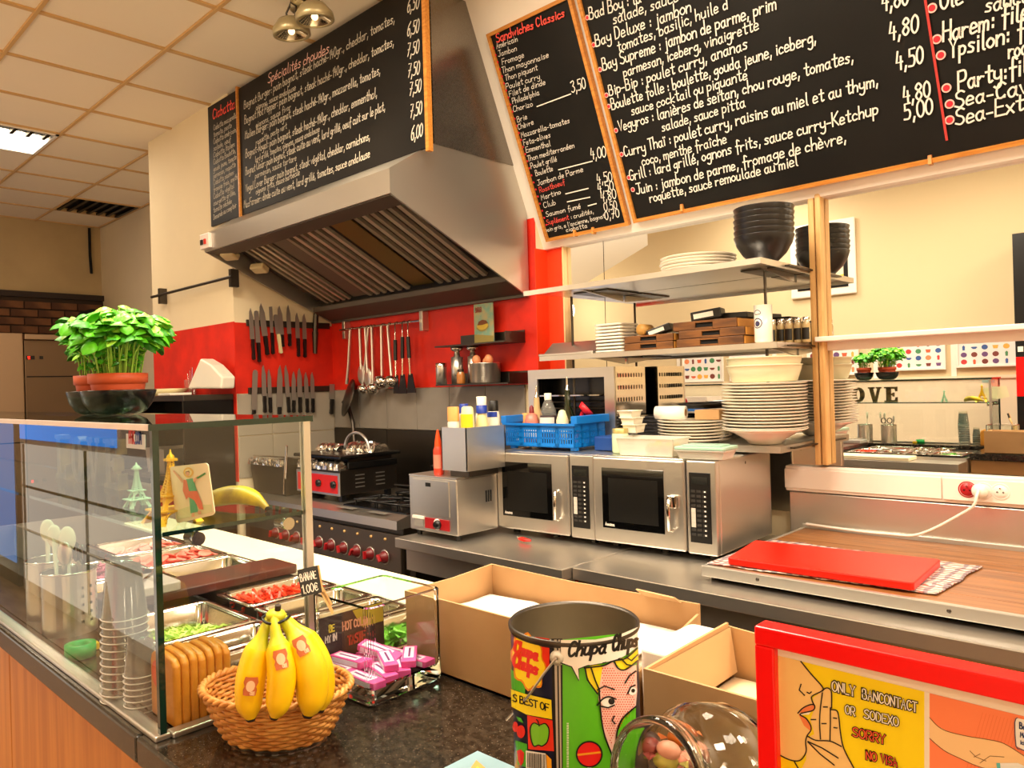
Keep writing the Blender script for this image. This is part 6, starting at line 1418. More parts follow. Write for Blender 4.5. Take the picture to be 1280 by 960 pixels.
# ---- orange slabs
for k in range(7):
    y0 = .4405 + k * .0125
    t = thing('orange_slab', ('front orange slab bearing a red round mark, standing in the case corner' if k == 0 else ORD[k] + ' upright orange slab from the front glass in the case corner'), 'slab', (-1.145, y0, CT), group='upright orange slabs in the case corner')
    xw0, xw1, hh = -1.192 + k * .0015, -1.106, .101 + .002 * (k % 3)
    pts = [(xw0, CT + .0005), (xw1, CT + .0005), (xw1, CT + hh - .012), (xw1 - .01, CT + hh - .003), (xw1 - .03, CT + hh), (xw0 + .02, CT + hh), (xw0 + .004, CT + hh - .008), (xw0, CT + hh - .02)]
    mb = MB(); mb.prism([(p, y0, q) for p, q in pts], (0, .0118, 0)); o = obj('slab_body', mb, mat('orange waxed wood', 'd88c2a', .4, var=.35, vscale=6, stretch=(3, 3, 1), col2='b86c1a'), t)
    md = o.modifiers.new('b', 'BEVEL'); md.width = .0045; md.segments = 3
    if k == 0: obj('round_mark', MB().add([(-1.165 + p, y0 - .0006, CT + .066 + q) for p, q in circ(0, 0, .020, 24)], [list(range(24))], False), mat('mark red', 'e0502c', .5), t)
# ---- cutlery holders
def holder(x, y, r_, h_, lab):
    t = thing('cutlery_holder', lab, 'cutlery holder', (x, y, CT)); mb = MB(); n, m = 48, 22
    for j in range(m):
        z0, z1 = h_ * j / m, h_ * (j + 1) / m
        for k in range(n):
            if j % 3 == 1 and 2 < j < m - 3 and k % 3 == 1 and (k // 12) % 2 == 0: continue
            a0, a1 = 2 * pi * k / n, 2 * pi * (k + 1) / n
            mb.add([(cos(a0) * r_, sin(a0) * r_, z0), (cos(a1) * r_, sin(a1) * r_, z0), (cos(a1) * r_, sin(a1) * r_, z1), (cos(a0) * r_, sin(a0) * r_, z1)], [(0, 1, 2, 3)], True)
    obj('perforated_wall', mb, m_steel, t, world=False)
    obj('rim', MB(True).tube([(cos(2 * pi * k / 32) * r_, sin(2 * pi * k / 32) * r_, h_) for k in range(33)], .0025, 6), m_bright, t, world=False)
    obj('base', MB(True).lathe([(.001, .002), (r_, .002)], seg=32), m_steel, t, world=False); return t
holder(-1.745, .490, .050, .125, 'perforated round steel cutlery holder nearer the cup stacks')
holder(-1.90, .500, .050, .125, 'perforated round steel cutlery holder at the left picture edge')
def spoon(x, y, lean, lab, m, big=.018, h_=.19, rz=0):
    t = thing('serving_spoon', lab, 'spoon', (x, y, CT + .004))
    top = Vector((x + lean[0], y + lean[1], CT + h_)); bt_ = Vector((x, y, CT + .006))
    obj('handle', MB(True).tube([bt_, bt_.lerp(top, .6), top], [.003, .004, .006], 8, flat=.5), m, t)
    obj('spoon_bowl', MB(True).sphere((0, 0, 0), big, 1, .3, 1.6, mx=T(*top) @ RZ(.9 + rz)), m, t)
spoon(-1.755, .495, (-.012, .0), 'tall pale plastic spoon upright in the nearer cutlery holder', m_wp, .017, .185)
spoon(-1.735, .475, (.02, .0), 'grey steel serving spoon in the nearer cutlery holder', m_steel, .015, .165)
spoon(-1.765, .475, (-.035, .005), 'second pale spoon leaning left in the nearer cutlery holder', m_wp, .015, .19)
spoon(-1.895, .49, (.01, .0), 'pale plastic spoon upright in the left cutlery holder', m_wp, .016, .19)
t = thing('scissors', 'dark handled scissors stuck in the nearer cutlery holder', 'scissors', (-1.75, .51, CT + .004))
mb = MB(True)
for s_ in (-1, 1): mb.tube([(-1.75 + .02 * s_ + cos(2 * pi * k / 14) * .016, .512, CT + .155 + sin(2 * pi * k / 14) * .018) for k in range(15)], .0035, 6)
obj('grips', mb, m_dsteel, t); obj('blades', MB(True).tube([(-1.75, .512, CT + .006), (-1.75, .512, CT + .14)], .006, 6, flat=.4), m_steel, t)
gr_ = thing('tape_roll', 'green roll of tape behind the front glass', 'tape roll', (-1.56, .455, CT)); mxg = T(-1.555, .452, CT + .001)
obj('tape', MB(True).lathe([(.014, 0), (.026, 0), (.026, .024), (.014, .024), (.014, 0)], mx=mxg, seg=28), mat('green tape', '1ca050', .3), gr_)
o = obj('yellow_tag', MB().box(-1.595, -1.570, .47, .49, CT + .0005, CT + .014, bev=.002), mat('yellow sweet', 'f0b818', .4)); tag(o, 'tiny yellow packet behind the green tape roll', 'packet')
# ============================================================ BASIL ON THE CASE
def leaf_mesh(m, L_=.032, W_=.027):
    mb = MB(True); vs = []; fs = []; n = 5
    for i in range(n + 1):
        u_ = i / n; w_ = W_ * sin(pi * min(1, u_ * .93 + .05)) ** .75 * (1.1 - .35 * u_) * .55
        if i == n: w_ = .0004
        z_ = -.55 * L_ * u_ * u_ + .22 * L_ * u_
        vs += [(u_ * L_, -w_, z_ - w_ * .40), (u_ * L_, -w_ * .5, z_ + w_ * .20), (u_ * L_, 0, z_ - w_ * .05), (u_ * L_, w_ * .5, z_ + w_ * .20), (u_ * L_, w_, z_ - w_ * .40)]
    for i in range(n):
        for j in range(4): q = i * 5 + j; fs.append((q, q + 1, q + 6, q + 5))
    mb.add(vs, fs); return mesh_of('leaf', mb, m)
LM = [leaf_mesh(m_green), leaf_mesh(m_green2), leaf_mesh(mat('basil leaf deep', '3c9a18', .45, var=.4, vscale=25, col2='226c0c'), .036, .030)]
def basil(label, x, y, z0, r_bowl, r_pot, nst, nleaf, rx, ry, h_, seed, sc=1.0):
    random.seed(seed)
    t = thing('basil_plant', label, 'potted plant', (x, y, z0))
    bw_ = obj('bowl', MB(True).lathe([(r_bowl * .42, 0), (r_bowl * .52, .001), (r_bowl * .72, .008), (r_bowl * .9, .026), (r_bowl, .050), (r_bowl, .053), (r_bowl * .96, .053), (r_bowl * .86, .026), (r_bowl * .5, .006), (.001, .005)], seg=40, cap0=True), m_blackm, t, world=False)
    obj('pot', MB(True).lathe([(r_pot * .74, .008), (r_pot * .90, .064), (r_pot * .90, .066), (r_pot * .99, .068), (r_pot, .088), (r_pot * .93, .088), (r_pot * .9, .078), (.001, .078)], seg=36, cap0=True), m_terra, t, world=False)
    obj('soil', MB(True).lathe([(r_pot * .9, .080), (.001, .083)], seg=20), mat('potting soil', '2a1c12', .9), t, world=False)
    ends = []; sm = MB(True)
    for k in range(nst):
        a = random.uniform(0, 2 * pi); q = random.random() ** .5; b = Vector((cos(a) * q * r_pot * .75, sin(a) * q * r_pot * .75, .078))
        e = Vector((cos(a) * q * rx * .8, sin(a) * q * ry * .8, .088 + h_ * random.uniform(.45, .95) * (1 - .35 * q * q)))
        m_ = b.lerp(e, .5) + Vector((0, 0, .012)); m_.x = b.x + (e.x - b.x) * .35; m_.y = b.y + (e.y - b.y) * .35
        sm.tube([b, m_, e], [.0018, .0016, .0011], 5); ends.append((b, m_, e))
    obj('stems', sm, m_stem, t, world=False)
    def place(k):
        if random.random() < .84:
            v = Vector((random.gauss(0, 1), random.gauss(0, 1), random.gauss(0, 1))).normalized(); q = random.uniform(.55, 1.0)
            if v.z < -.35: v.z = -v.z * .4; v.normalize()
            p = Vector((v.x * rx * q, v.y * ry * q, .088 + h_ * .52 + v.z * h_ * .42 * q)); s_ = random.uniform(.7, 1.15); a = math.atan2(v.y, v.x) + random.gauss(0, .8)
        else:
            b, m_, e = random.choice(ends); p = b.lerp(m_, random.uniform(.3, 1)); s_ = random.uniform(.35, .6); a = random.uniform(0, 6.28)
        return p, s_ * sc, a, random.uniform(-.35, .55)
    for k in range(nleaf):
        p, s_, a, tilt = place(k); piece('leaf', random.choice(LM), t, p, (random.uniform(-.5, .5), tilt, a), (s_,) * 3)
    inner = MB(True); lv_ = LM[2]
    for k in range(nleaf):
        p, s_, a, tilt = place(k); p = Vector((p.x * .8, p.y * .8, .088 + h_ * .5 + (p.z - .088 - h_ * .5) * .8)); mx = T(*p) @ RZ(a) @ RY(tilt) @ Matrix.Scale(s_, 4)
        inner.add([mx @ v.co for v in lv_.vertices], [list(f.vertices) for f in lv_.polygons])
    obj('inner_leaves', inner, m_green, t, world=False, kind='stuff')
    return t
basil('large bushy basil in a terracotta pot and black bowl on the glass case', PZ(149, 519, GZ).x, PZ(149, 519, GZ).y, GZ + .0005, .0735, .058, 70, 296, .108, .092, .158, 11, 1.05)
basil('smaller basil in a terracotta pot and black bowl, behind at the left on the case', PZ(149, 519, GZ).x - .150, .592, GZ + .0005, .0635, .048, 24, 90, .062, .055, .115, 23, .9)
# ============================================================ GOODS ON THE GRANITE
random.seed(3)
# ---- banana basket
bc = PZ(346, 921, CT); BAX = R(28)
bk = thing('wicker_basket', 'oval woven wicker basket of bananas on the granite counter', 'basket', (bc.x - .008, bc.y + .006, CT), BAX)
BA, BB_ = .105, .078
def belly(z): u_ = z / .068; return .66 + .34 * u_ ** .7
mb = MB(True)
for r_ in range(12):
    z = .006 + r_ * .0052; s_ = belly(z); pts = []
    for k in range(121):
        a = 2 * pi * k / 120; w_ = .0022 * sin(a * 20 + pi * (r_ % 2)); pts.append((cos(a) * (BA * s_ + w_), sin(a) * (BB_ * s_ + w_), z))
    mb.tube(pts, .0029, 6, False)
obj('woven_wall', mb, m_wicker, bk, world=False, kind='stuff')
mb = MB(True)
for k in range(40):
    a = 2 * pi * k / 40; mb.tube([(cos(a) * BA * belly(z), sin(a) * BB_ * belly(z), z) for z in (.003, .02, .04, .066)], .0016, 5)
obj('stakes', mb, m_wicker, bk, world=False, kind='stuff')
for q in (0, pi):
    pts = []
    for k in range(97): a = 2 * pi * k / 96; pts.append((cos(a) * (BA + .002 + .0028 * cos(a * 24 + q)), sin(a) * (BB_ + .002 + .0028 * cos(a * 24 + q)), .070 + .0028 * sin(a * 24 + q)))
    obj('rim_strand', MB(True).tube(pts, .0034, 7, False), m_wicker, bk, world=False)
mb = MB(True)
for k in range(7): s_ = .62 * (k + 1) / 7; mb.tube([(cos(2 * pi * j / 40) * BA * s_, sin(2 * pi * j / 40) * BB_ * s_, .004) for j in range(41)], .003, 5, False)
obj('woven_base', mb, m_wicker, bk, world=False, kind='stuff')
# ---- bananas: drawn as curved fruit hanging from one crown
def bcurve(pts, rad, label, sticker=None, blk=True):
    P3 = [CAMP(x, y, d) for x, y, d in pts]; sm = []
    xs_ = smooth_pts([(p.x, p.y) for p in P3], 5); zs_ = smooth_pts([(p.z, 0) for p in P3], 5)
    P3 = [Vector((xs_[i][0], xs_[i][1], zs_[i][0])) for i in range(len(xs_))]; n = len(P3)
    mb = MB(True); seg = 12; rs = []
    side0 = None; lens = [0]
    for i in range(1, n): lens.append(lens[-1] + (P3[i] - P3[i - 1]).length)
    for i, p in enumerate(P3):
        u_ = lens[i] / lens[-1]; t_ = (P3[min(i + 1, n - 1)] - P3[max(i - 1, 0)]).normalized()
        v_ = (EYE - p).normalized(); a_ = t_.cross(v_).normalized(); b_ = a_.cross(t_).normalized()
        if u_ < .16: rr = .30 + .10 * u_ / .16
        elif u_ < .34: q = (u_ - .16) / .18; rr = .40 + .5 * (q * q * (3 - 2 * q))
        elif u_ < .80: rr = .90 + .10 * sin((u_ - .34) / .46 * pi)
        elif u_ < .95: q = (u_ - .80) / .15; rr = .90 - .45 * q * q
        else: rr = .45 - .17 * min(1, (u_ - .95) / .04)
        rr *= rad
        rs.append([p + (a_ * cos(2 * pi * j / seg) + b_ * sin(2 * pi * j / seg)) * rr * (1 + .05 * cos(5 * 2 * pi * j / seg + .6)) for j in range(seg)])
    mb.rings(rs)
    for fi in range((n - 1) * seg):
        u_ = lens[fi // seg] / lens[-1]; mb.mi[fi] = 1 if u_ < .26 else (2 if u_ > .955 else 0)
    mb.mi[-1] = 2; mb.mi[-2] = 1
    t = thing('banana', label, 'banana', P3[-1], 0, 'fresh bananas in the basket')
    obj('fruit', mb, [m_banana, m_bangreen, m_brownspot], t)
    if sticker:
        x, y, rot, i0 = sticker; i = int(i0 * (n - 1)); p = P3[i]; t_ = (P3[i + 1] - P3[i - 1]).normalized(); v_ = (EYE - p).normalized(); a_ = t_.cross(v_).normalized(); b_ = a_.cross(t_).normalized()
        def sf(o_): return lambda u2, v2: p + (a_ * sin(u2 / rad) + b_ * cos(u2 / rad)) * (rad * 1.06 + o_) + t_ * -v2
        mb = MB(); fill(mb, [(-.007, -.011), (.007, -.011), (.008, -.004), (.0065, .0), (.0085, .005), (.007, .012), (-.007, .012), (-.0085, .005), (-.0065, 0), (-.008, -.004)], sf(.0004), .003); s_ = obj('fruit_sticker', mb, mat('banana sticker', 'c86a3c', .5), t)
        mb = MB(); fill(mb, circ(0, .001, .005, 12, .007), sf(.0008), .003); write(mb, 'BIO', lambda u2, v2: sf(.0008)(u2 - .005, v2 - .0098), .004, .7, 1.2); obj('sticker_print', mb, mat('sticker print', 'f0c8a0', .5), s_)
def CAMP(x, y, d):
    q = ray(x, y); return EYE + q * (d / F)
D0 = .965
bcurve([(337, 773, D0 + .01), (330, 790, D0), (322, 815, D0 - .005), (315, 845, D0 - .01), (312, 875, D0 - .01), (314, 901, D0 - .01)], .0185, 'left banana of the bunch in the wicker basket', (312, 855, 0, .64))
bcurve([(344, 772, D0 + .0), (344, 785, D0 - .008), (349, 812, D0 - .016), (353, 842, D0 - .022), (350, 872, D0 - .024), (342, 898, D0 - .022)], .0178, 'middle banana of the bunch in the wicker basket', (350, 840, 0, .50))
bcurve([(350, 770, D0 + .01), (362, 784, D0 + .006), (377, 808, D0 + .0), (388, 838, D0 - .004), (391, 866, D0 - .006), (384, 896, D0 - .006)], .0215, 'broad right banana of the bunch in the wicker basket', (383, 828, 0, .42))
bcurve([(353, 769, D0 + .025), (366, 781, D0 + .025), (386, 803, D0 + .022), (400, 833, D0 + .02), (404, 860, D0 + .018), (400, 890, D0 + .016)], .0170, 'rear banana showing at the right edge of the bunch')
cw = [o_ for o_ in C.objects if o_.name == 'banana.001'][0]
c_ = CAMP(345, 769, D0 + .008); obj('crown', MB(True).sphere(c_, .011, 1.35, 1.1, .75), m_bangreen, cw)
obj('band', MB(True).tube([c_ + Vector((cos(2 * pi * k / 20) * .0175, sin(2 * pi * k / 20) * .0165, -.004 + .002 * sin(4 * pi * k / 20))) for k in range(21)], .0018, 6), m_black, cw)
obj('stub', MB(True).tube([c_ + Vector((.004, 0, .004)), c_ + Vector((.006, 0, .014))], .004, 8), m_brownspot, cw)
# ---- glass vase
m_gsolid = bpy.data.materials.new('solid glass'); m_gsolid.use_nodes = True; b_ = m_gsolid.node_tree.nodes['Principled BSDF']
b_.inputs['Transmission Weight'].default_value = 1; b_.inputs['Roughness'].default_value = .02; b_.inputs['IOR'].default_value = 1.45; b_.inputs['Base Color'].default_value = (.82, .93, .86, 1)
VX, VY, VH, VT = -1.018, .733, .075, CT + .152
va = thing('glass_vase', 'square clear glass vase of pink packets on the granite counter', 'vase', (VX, VY, CT), R(2))
def sqring(h_, z, r_, n=6):
    out = []
    for cx, cy, st in ((h_ - r_, h_ - r_, 0), (-h_ + r_, h_ - r_, 1), (-h_ + r_, -h_ + r_, 2), (h_ - r_, -h_ + r_, 3)):
        for k in range(n): an = (st + k / (n - 1)) * pi / 2; out.append(Vector((cx + cos(an) * r_, cy + sin(an) * r_, z)))
    return out
Hh = VT - CT
obj('vase_body', MB().rings([sqring(VH - .008, .0006, .012), sqring(VH - .001, .005, .012), sqring(VH, .012, .012), sqring(VH, Hh - .002, .012), sqring(VH - .002, Hh, .011), sqring(VH - .004, Hh, .010), sqring(VH - .0055, Hh - .002, .0095), sqring(VH - .0055, .030, .0095), sqring(VH - .0075, .0265, .009), sqring(VH - .014, .0250, .008)], True, True, True, False), realglass('vase glass', (.95, .99, .965)), va, world=False)
0
m_pink = mat('pink packet', 'e2509c', .4); m_pk2 = mat('packet white print', 'e8dcea', .4); m_pk3 = mat('packet violet print', '7c2c74', .4)
gp = None
PK = [(-.030, -.050, .0255, .05, 0, 0), (.034, -.052, .0255, -.05, 0, 0), (-.038, -.020, .0255, .1, 0, 0), (.030, -.018, .0255, -.25, 0, 0), (-.028, .020, .0255, .15, 0, 0), (.034, .018, .0255, -.6, 0, 0),
      (-.022, .048, .0255, .1, 0, 0), (.028, .050, .0255, .12, 0, 0), (-.028, -.032, .0365, .12, 0, .0), (.022, .0, .0365, -.5, 0, 0), (-.018, .018, .038, .35, .12, .25), (.036, .034, .0365, -.75, 0, 0)]
PKL = ['front left pink packet on the vase floor', 'front right pink packet on the vase floor', 'pink packet behind the front left one', 'slanting pink packet right of centre in the vase', 'pink packet at the left rear of the vase', 'pink packet turned sharply at the right rear', 'pink packet against the left rear wall', 'pink packet against the right rear wall', 'upper left pink packet with a bright square end', 'upper middle pink packet lying across the others', 'pink packet tipped up highest in the vase', 'upper right pink packet pointing to the corner']
for k, (dx, dy, dz, rz, rx, ry) in enumerate(PK):
    if gp is None:
        gp = thing('gum_packet', PKL[k], 'packet', (0, 0, 0), 0, 'pink packets in the glass vase')
        obj('pack', MB().box(-.036, .036, -.0115, .0115, 0, .0110, bev=.0012), m_pink, gp, world=False)
        obj('white_band', MB().box(-.030, .028, -.0119, -.0113, .0015, .0090), m_pk2, gp, world=False); obj('white_band', MB().box(-.030, .020, -.0085, .0070, .0108, .0113), m_pk2, gp, world=False)
        obj('violet_stripe', MB().box(-.024, .016, -.0020, .0015, .0112, .0116), m_pk3, gp, world=False)
        g_ = gp
    else: g_ = dup(gp, label=PKL[k])
    cr_, sr_ = cos(R(2)), sin(R(2)); g_.location = (VX + dx * cr_ - dy * sr_, VY + dx * sr_ + dy * cr_, CT + dz); g_.rotation_euler = (rx, ry, rz + R(2))
# leaflet card left wall of the vase
lf = thing('leaflet', 'dark brown leaflet with yellow and white words leaning by the vase wall', 'card', (VX - .068, VY, CT + .025))
lx = VX - VH + .0075
obj('leaflet_sheet', MB().box(lx, lx + .0012, VY - .064, VY + .060, CT + .0255, CT + .108), mat('dark leaflet', '2c1c18', .5), lf)
lff = lambda u_, v_: Vector((lx + .0016, VY - .060 + u_, CT + .03 + v_))
mb = MB(); fill(mb, [(.078, .045), (.119, .045), (.119, .077), (.060, .077)], lff); obj('leaflet_print', mb, mat('olive print', '9a8a20', .5), lf)
for s_, u0, v0, sz, col, hw in (('BE', .014, .052, .011, 'e0d030', 1.0), ('MY IN', .006, .036, .011, 'd8d0c4', .8), ('HOT COLD', .040, .048, .013, 'c89070', .9), ('TASTE', .050, .022, .014, 'a02c20', 1.2)):
    mb = MB(); write(mb, s_, lambda u_, v_: lff(u0 + u_, v0 + v_) + Vector((.0005, 0, 0)), sz, .75, hw); obj('leaflet_word', mb, mat('word ' + col, col, .5), lf)
# ---- price tag on a peg
pgp = PY(388, 727, .612); pgd = (EYE - pgp).normalized(); pgr = Vector((0, 0, 1)).cross(pgd).normalized(); pgu = pgd.cross(pgr)
pgt = thing('price_tag', 'small black price sign held by a clothes peg beside the vase', 'price sign', pgp + Vector((0, 0, -.02)))
rot = R(-12); e1 = pgr * cos(rot) + pgu * -sin(rot) * -1; e1 = (pgr * cos(R(8)) + pgu * sin(R(8))); e2 = pgd.cross(e1)
tf = lambda u_, v_, o_=0: pgp + pgd * (.012 + o_) + e1 * u_ + e2 * v_
q = [tf(-.016, -.019), tf(.014, -.019), tf(.014, .021), tf(-.016, .021)]
obj('tag_board', MB().prism(q, pgd * .003), m_black, pgt)
obj('tag_edge', MB().prism([tf(.014, -.019), tf(.0165, -.019), tf(.0165, .021), tf(.014, .021)], pgd * .003), m_pine, pgt)
for s_, v0, sz in (('BANANE', .003, .011), ('1.00€', -.015, .012)):
    mb = MB(); write(mb, s_, lambda u_, v_: tf(-.0135 + u_, v0 + v_, .0036), sz, .024 / (text_width(s_) * sz), .55, k=3); obj('lettering', mb, m_paper, pgt)
for s_ in (-1, 1): obj('peg_half', MB().prism([tf(.010, -.012 + s_ * .002), tf(.022, -.048 + s_ * .006), tf(.026, -.046 + s_ * .006), tf(.016, -.012 + s_ * .002)], pgd * -.009), m_pine, pgt)
# ---- cardboard boxes
def walls(mb, x0, x1, y0, y1, z0, zf, zb_, zl, zr, t=.004):
    mb.box(x0, x1, y0, y1, z0, z0 + t)
    mb.prism([(x0, y0, z0), (x1, y0, z0), (x1, y0, zf), (x0, y0, zf)], (0, t, 0)); mb.prism([(x0, y1, z0), (x1, y1, z0), (x1, y1, zb_[1]), (x0 + (x1 - x0) * .45, y1, (zb_[0] + zb_[1]) / 2 - .004), (x0, y1, zb_[0])], (0, -t, 0))
    mb.prism([(x0, y0 + t, z0), (x0, y1 - t, z0), (x0, y1 - t, zl[1]), (x0, (y0 + y1) / 2, zl[2]), (x0, y0 + t, zl[0])], (t, 0, 0)); mb.prism([(x1, y0 + t, z0), (x1, y1 - t, z0), (x1, y1 - t, zr[1]), (x1, y0 + t, zr[0])], (-t, 0, 0))
b1 = thing('cardboard_box', 'large open cardboard box behind the glass vase and the lollipop tin', 'box', (-.83, .92, CT), 0)
mb = MB(); walls(mb, -1.055, -.60, .822, 1.035, CT + .0005, 1.206, (1.212, 1.215), (1.206, 1.212, 1.206), (1.15, 1.20)); obj('box_walls', mb, m_card, b1)
obj('torn_flap', MB().prism([(-.70, 1.028, 1.212), (-.63, 1.028, 1.212), (-.635, 1.015, 1.222), (-.70, 1.008, 1.226)], (0, .003, .001)), m_cardi, b1)
o = obj('paper_sheet', sheet(((-1.04, .835, CT + .072), (-.64, .835, CT + .078), (-.62, 1.02, CT + .085), (-1.04, 1.02, CT + .072)), nx=20, ny=10, amp=.003), m_paper); tag(o, 'white paper sheet lying inside the large open cardboard box', 'paper')
fo = obj('flour_bag', MB().box(-1.03, -.63, .84, 1.01, CT + .006, CT + .07, bev=.01), m_wp); tag(fo, 'flat white packet filling the bottom of the large cardboard box', 'packet')
b2 = thing('cardboard_box', 'smaller open cardboard box between the lollipop tin and the red sign', 'box', (-.37, .9, CT), 0)
mb = MB(); walls(mb, -.542, -.20, .792, 1.01, CT + .0005, 1.200, (1.20, 1.19), (1.200, 1.205, 1.203), (1.19, 1.19)); obj('box_walls', mb, m_card, b2)
obj('inner_flap', MB().prism([(-.537, .798, 1.196), (-.537, 1.004, 1.198), (-.528, 1.004, 1.135), (-.528, .798, 1.130)], (.003, 0, .002)), m_cardi, b2)
o = obj('paper_sheet', sheet(((-.530, .80, CT + .045), (-.215, .80, CT + .045), (-.215, 1.0, CT + .045), (-.530, 1.0, CT + .045)), nx=14, ny=8, amp=.003), mat('tan paper', 'e8cca4', .8)); tag(o, 'tan lining sheet inside the smaller cardboard box', 'paper')
o = obj('paper_roll_end', rprism([(-.596, .86), (-.546, .86), (-.546, 1.0), (-.596, 1.0)], CT + .001, CT + .115, .012), m_paper); tag(o, 'white packet wedged between the two cardboard boxes', 'packet')
# ---- lollipop tin
TZ = 1.290
tc_ = PZ(717, 775, TZ); dep = (tc_ - EYE).dot(M3 @ Vector((0, 0, -1))); TR = 81.0 * dep / F * .99
tn = thing('lollipop_tin', 'tall open printed lollipop tin with a wire handle and comic face', 'tin', (tc_.x, tc_.y, CT))
TH = TZ - CT
obj('tin_wall', MB(True).lathe([(TR * .97, .001), (TR * .985, .004), (TR * .985, TH - .006)], seg=72, cap0=True), mat('tin navy print', '1a1c38', .28), tn, world=False)
obj('tin_inside', MB(True).lathe([(TR * .965, TH - .002), (TR * .965, .012), (.001, .012)], seg=72), mat('dull tin inside', '8a7e68', .38, .85, var=.3, vscale=6, rvar=.1), tn, world=False)
obj('rolled_rim', MB(True).lathe([(TR * .965, TH - .008), (TR * .99, TH - .009), (TR * 1.02, TH - .005), (TR * 1.02, TH - .001), (TR * .995, TH + .001), (TR * .965, TH - .002)], seg=72), m_dsteel, tn, world=False)
o = thing('tin_liner', 'white round lid lying deep inside the lollipop tin', 'lid', (tc_.x, tc_.y, CT + .14)); obj('disc', MB(True).lathe([(.001, .004), (TR * .90, .004), (TR * .93, .008), (TR * .93, 0), (.001, 0)], (tc_.x, tc_.y, CT + .13), 48), m_wp, o)
def PCy(x, y, r_):
    d = ray(x, y); ox, oy = EYE.x - tc_.x, EYE.y - tc_.y; A = d.x ** 2 + d.y ** 2; B = 2 * (ox * d.x + oy * d.y); Cc = ox * ox + oy * oy - r_ * r_
    D = B * B - 4 * A * Cc
    if D < 0: D = 0
    return EYE + d * ((-B - D ** .5) / (2 * A))
LAY = [0]
def tp_(o_):
    r_ = TR * .985 + .0004 + o_ * .00025
    def f_(u_, v_):
        x, y = 600 + u_ / 4.172, 730 + v_ / 4.172; p = PCy(x, y, r_)
        # beyond the silhouette wrap on
        return p
    return f_
def tart(nm, col, polys, layer, du=14):
    mb = MB()
    for q in polys: fill(mb, q, tp_(layer), du)
    return obj(nm, mb, mat('tin ' + col, col, .28), tn)
def tline(nm, col, lines, layer, hw=3, k=4):
    mb = MB()
    for q in lines: line(mb, q, tp_(layer), hw, k)
    return obj(nm, mb, mat('tin ' + col, col, .28), tn)
# right hand side: green field, speech bubble, comic head
tart('green_field', '5cbf1c', [[(430, 290), (820, 250), (808, 960), (780, 1080), (430, 1080)]], 1)
tart('comic_hair', 'f4e020', [[(545, 440), (600, 420), (650, 425), (640, 520), (612, 572), (575, 520)], [(690, 395), (760, 385), (822, 330), (826, 395), (790, 430), (740, 450)]], 2)
tart('comic_face', 'f4c4b8', [[(640, 430), (690, 405), (740, 450), (815, 420), (820, 560), (812, 640), (740, 700), (716, 760), (712, 830), (694, 900), (650, 800), (632, 700), (618, 600), (622, 540)]], 3)
dots = MB()
for i in range(16):
    for j in range(34):
        u_, v_ = 640 + i * 13 + (6.5 if j % 2 else 0), 440 + j * 12.5
        lim_l = 628 + (max(0, v_ - 700) * .38); lim_r = 812 if v_ < 640 else 812 - (v_ - 640) * .72
        if v_ < 480 and u_ > 700 and v_ < 455: continue
        if lim_l + 6 < u_ < max(lim_r, 690) - 4 and v_ < 860: dots.add([tp_(4)(u_ + cos(a) * 3.4, v_ + sin(a) * 3.4) for a in [2 * pi * q / 8 for q in range(8)]], [list(range(8))], False)
obj('halftone_dots', dots, mat('tin dot red', 'd0301c', .3), tn, kind='stuff')
tart('eye_white', 'f4f0ea', [circ(668, 617, 36, 18, 24), circ(795, 558, 22, 16, 22)], 5)
tart('iris', '141414', [circ(686, 612, 17, 16), circ(799, 556, 10, 14)], 6)
tline('ink_lines', '0c0c0c', [[(614, 552), (650, 532), (700, 550)], [(758, 515), (780, 478), (812, 455)], [(612, 632), (640, 600), (672, 588), (708, 600)], [(632, 638), (668, 645), (700, 632)], [(772, 570), (785, 538), (808, 528)],
    [(622, 560), (632, 690), (650, 790), (694, 905)], [(700, 690), (690, 712), (704, 728)], [(548, 440), (560, 500), (612, 572)], [(580, 440), (600, 500), (625, 560)], [(545, 438), (600, 432), (650, 424), (700, 400), (760, 388), (822, 334)], [(700, 400), (720, 440), (760, 446), (822, 400)], [(740, 392), (765, 420), (790, 425)], [(770, 385), (790, 400), (822, 370)],
    [(712, 840), (716, 770), (745, 700), (812, 640)]], 7, 4)
tart('speech_bubble', 'efe9de', [[(422, 292), (600, 290), (720, 268), (822, 225), (822, 325), (780, 360), (730, 388), (650, 410), (560, 425), (515, 440), (518, 505), (478, 432), (422, 412)]], 8)
mb = MB(); write(mb, 'Chupa', lambda u_, v_: tp_(9)(458 + u_, 378 - u_ * .105 - v_), 72, 205 / (text_width('Chupa') * 72), 1.0, .25, 0); write(mb, 'Chups', lambda u_, v_: tp_(9)(690 + u_, 348 - u_ * .20 - v_), 76, 135 / (text_width('Chups') * 76), 1.0, .25, 0); obj('tin_lettering', mb, mat('tin ink', '0c0c0c', .3), tn)
tline('ink_lines', '0c0c0c', [[(422, 412), (478, 432), (516, 505), (515, 442), (560, 426), (650, 410), (730, 388), (822, 322)]], 9, 3, 1)
tart('lollipop', 'ea1c18', [circ(570, 888, 64, 30)], 3); tart('lollipop_band', 'f4a020', [[(508, 886), (634, 872), (635, 882), (508, 897)]], 4); tline('ink_lines', '0c0c0c', [circ(570, 888, 66, 24) + [(636, 888)]], 5, 4)
tart('lollipop_stick', 'f0ece4', [[(560, 954), (580, 954), (588, 1060), (566, 1060)]], 2)
mb = MB()
for k in range(26): mb.add([tp_(3)(452 + q[0], 725 + k * 9 + q[1]) for q in ((0, 0), (11, 0), (11, 4 + k % 3), (0, 4 + k % 2))], [(0, 1, 2, 3)], False)
obj('small_print', mb, mat('tin fine print', 'e8f0d8', .4), tn, kind='stuff')
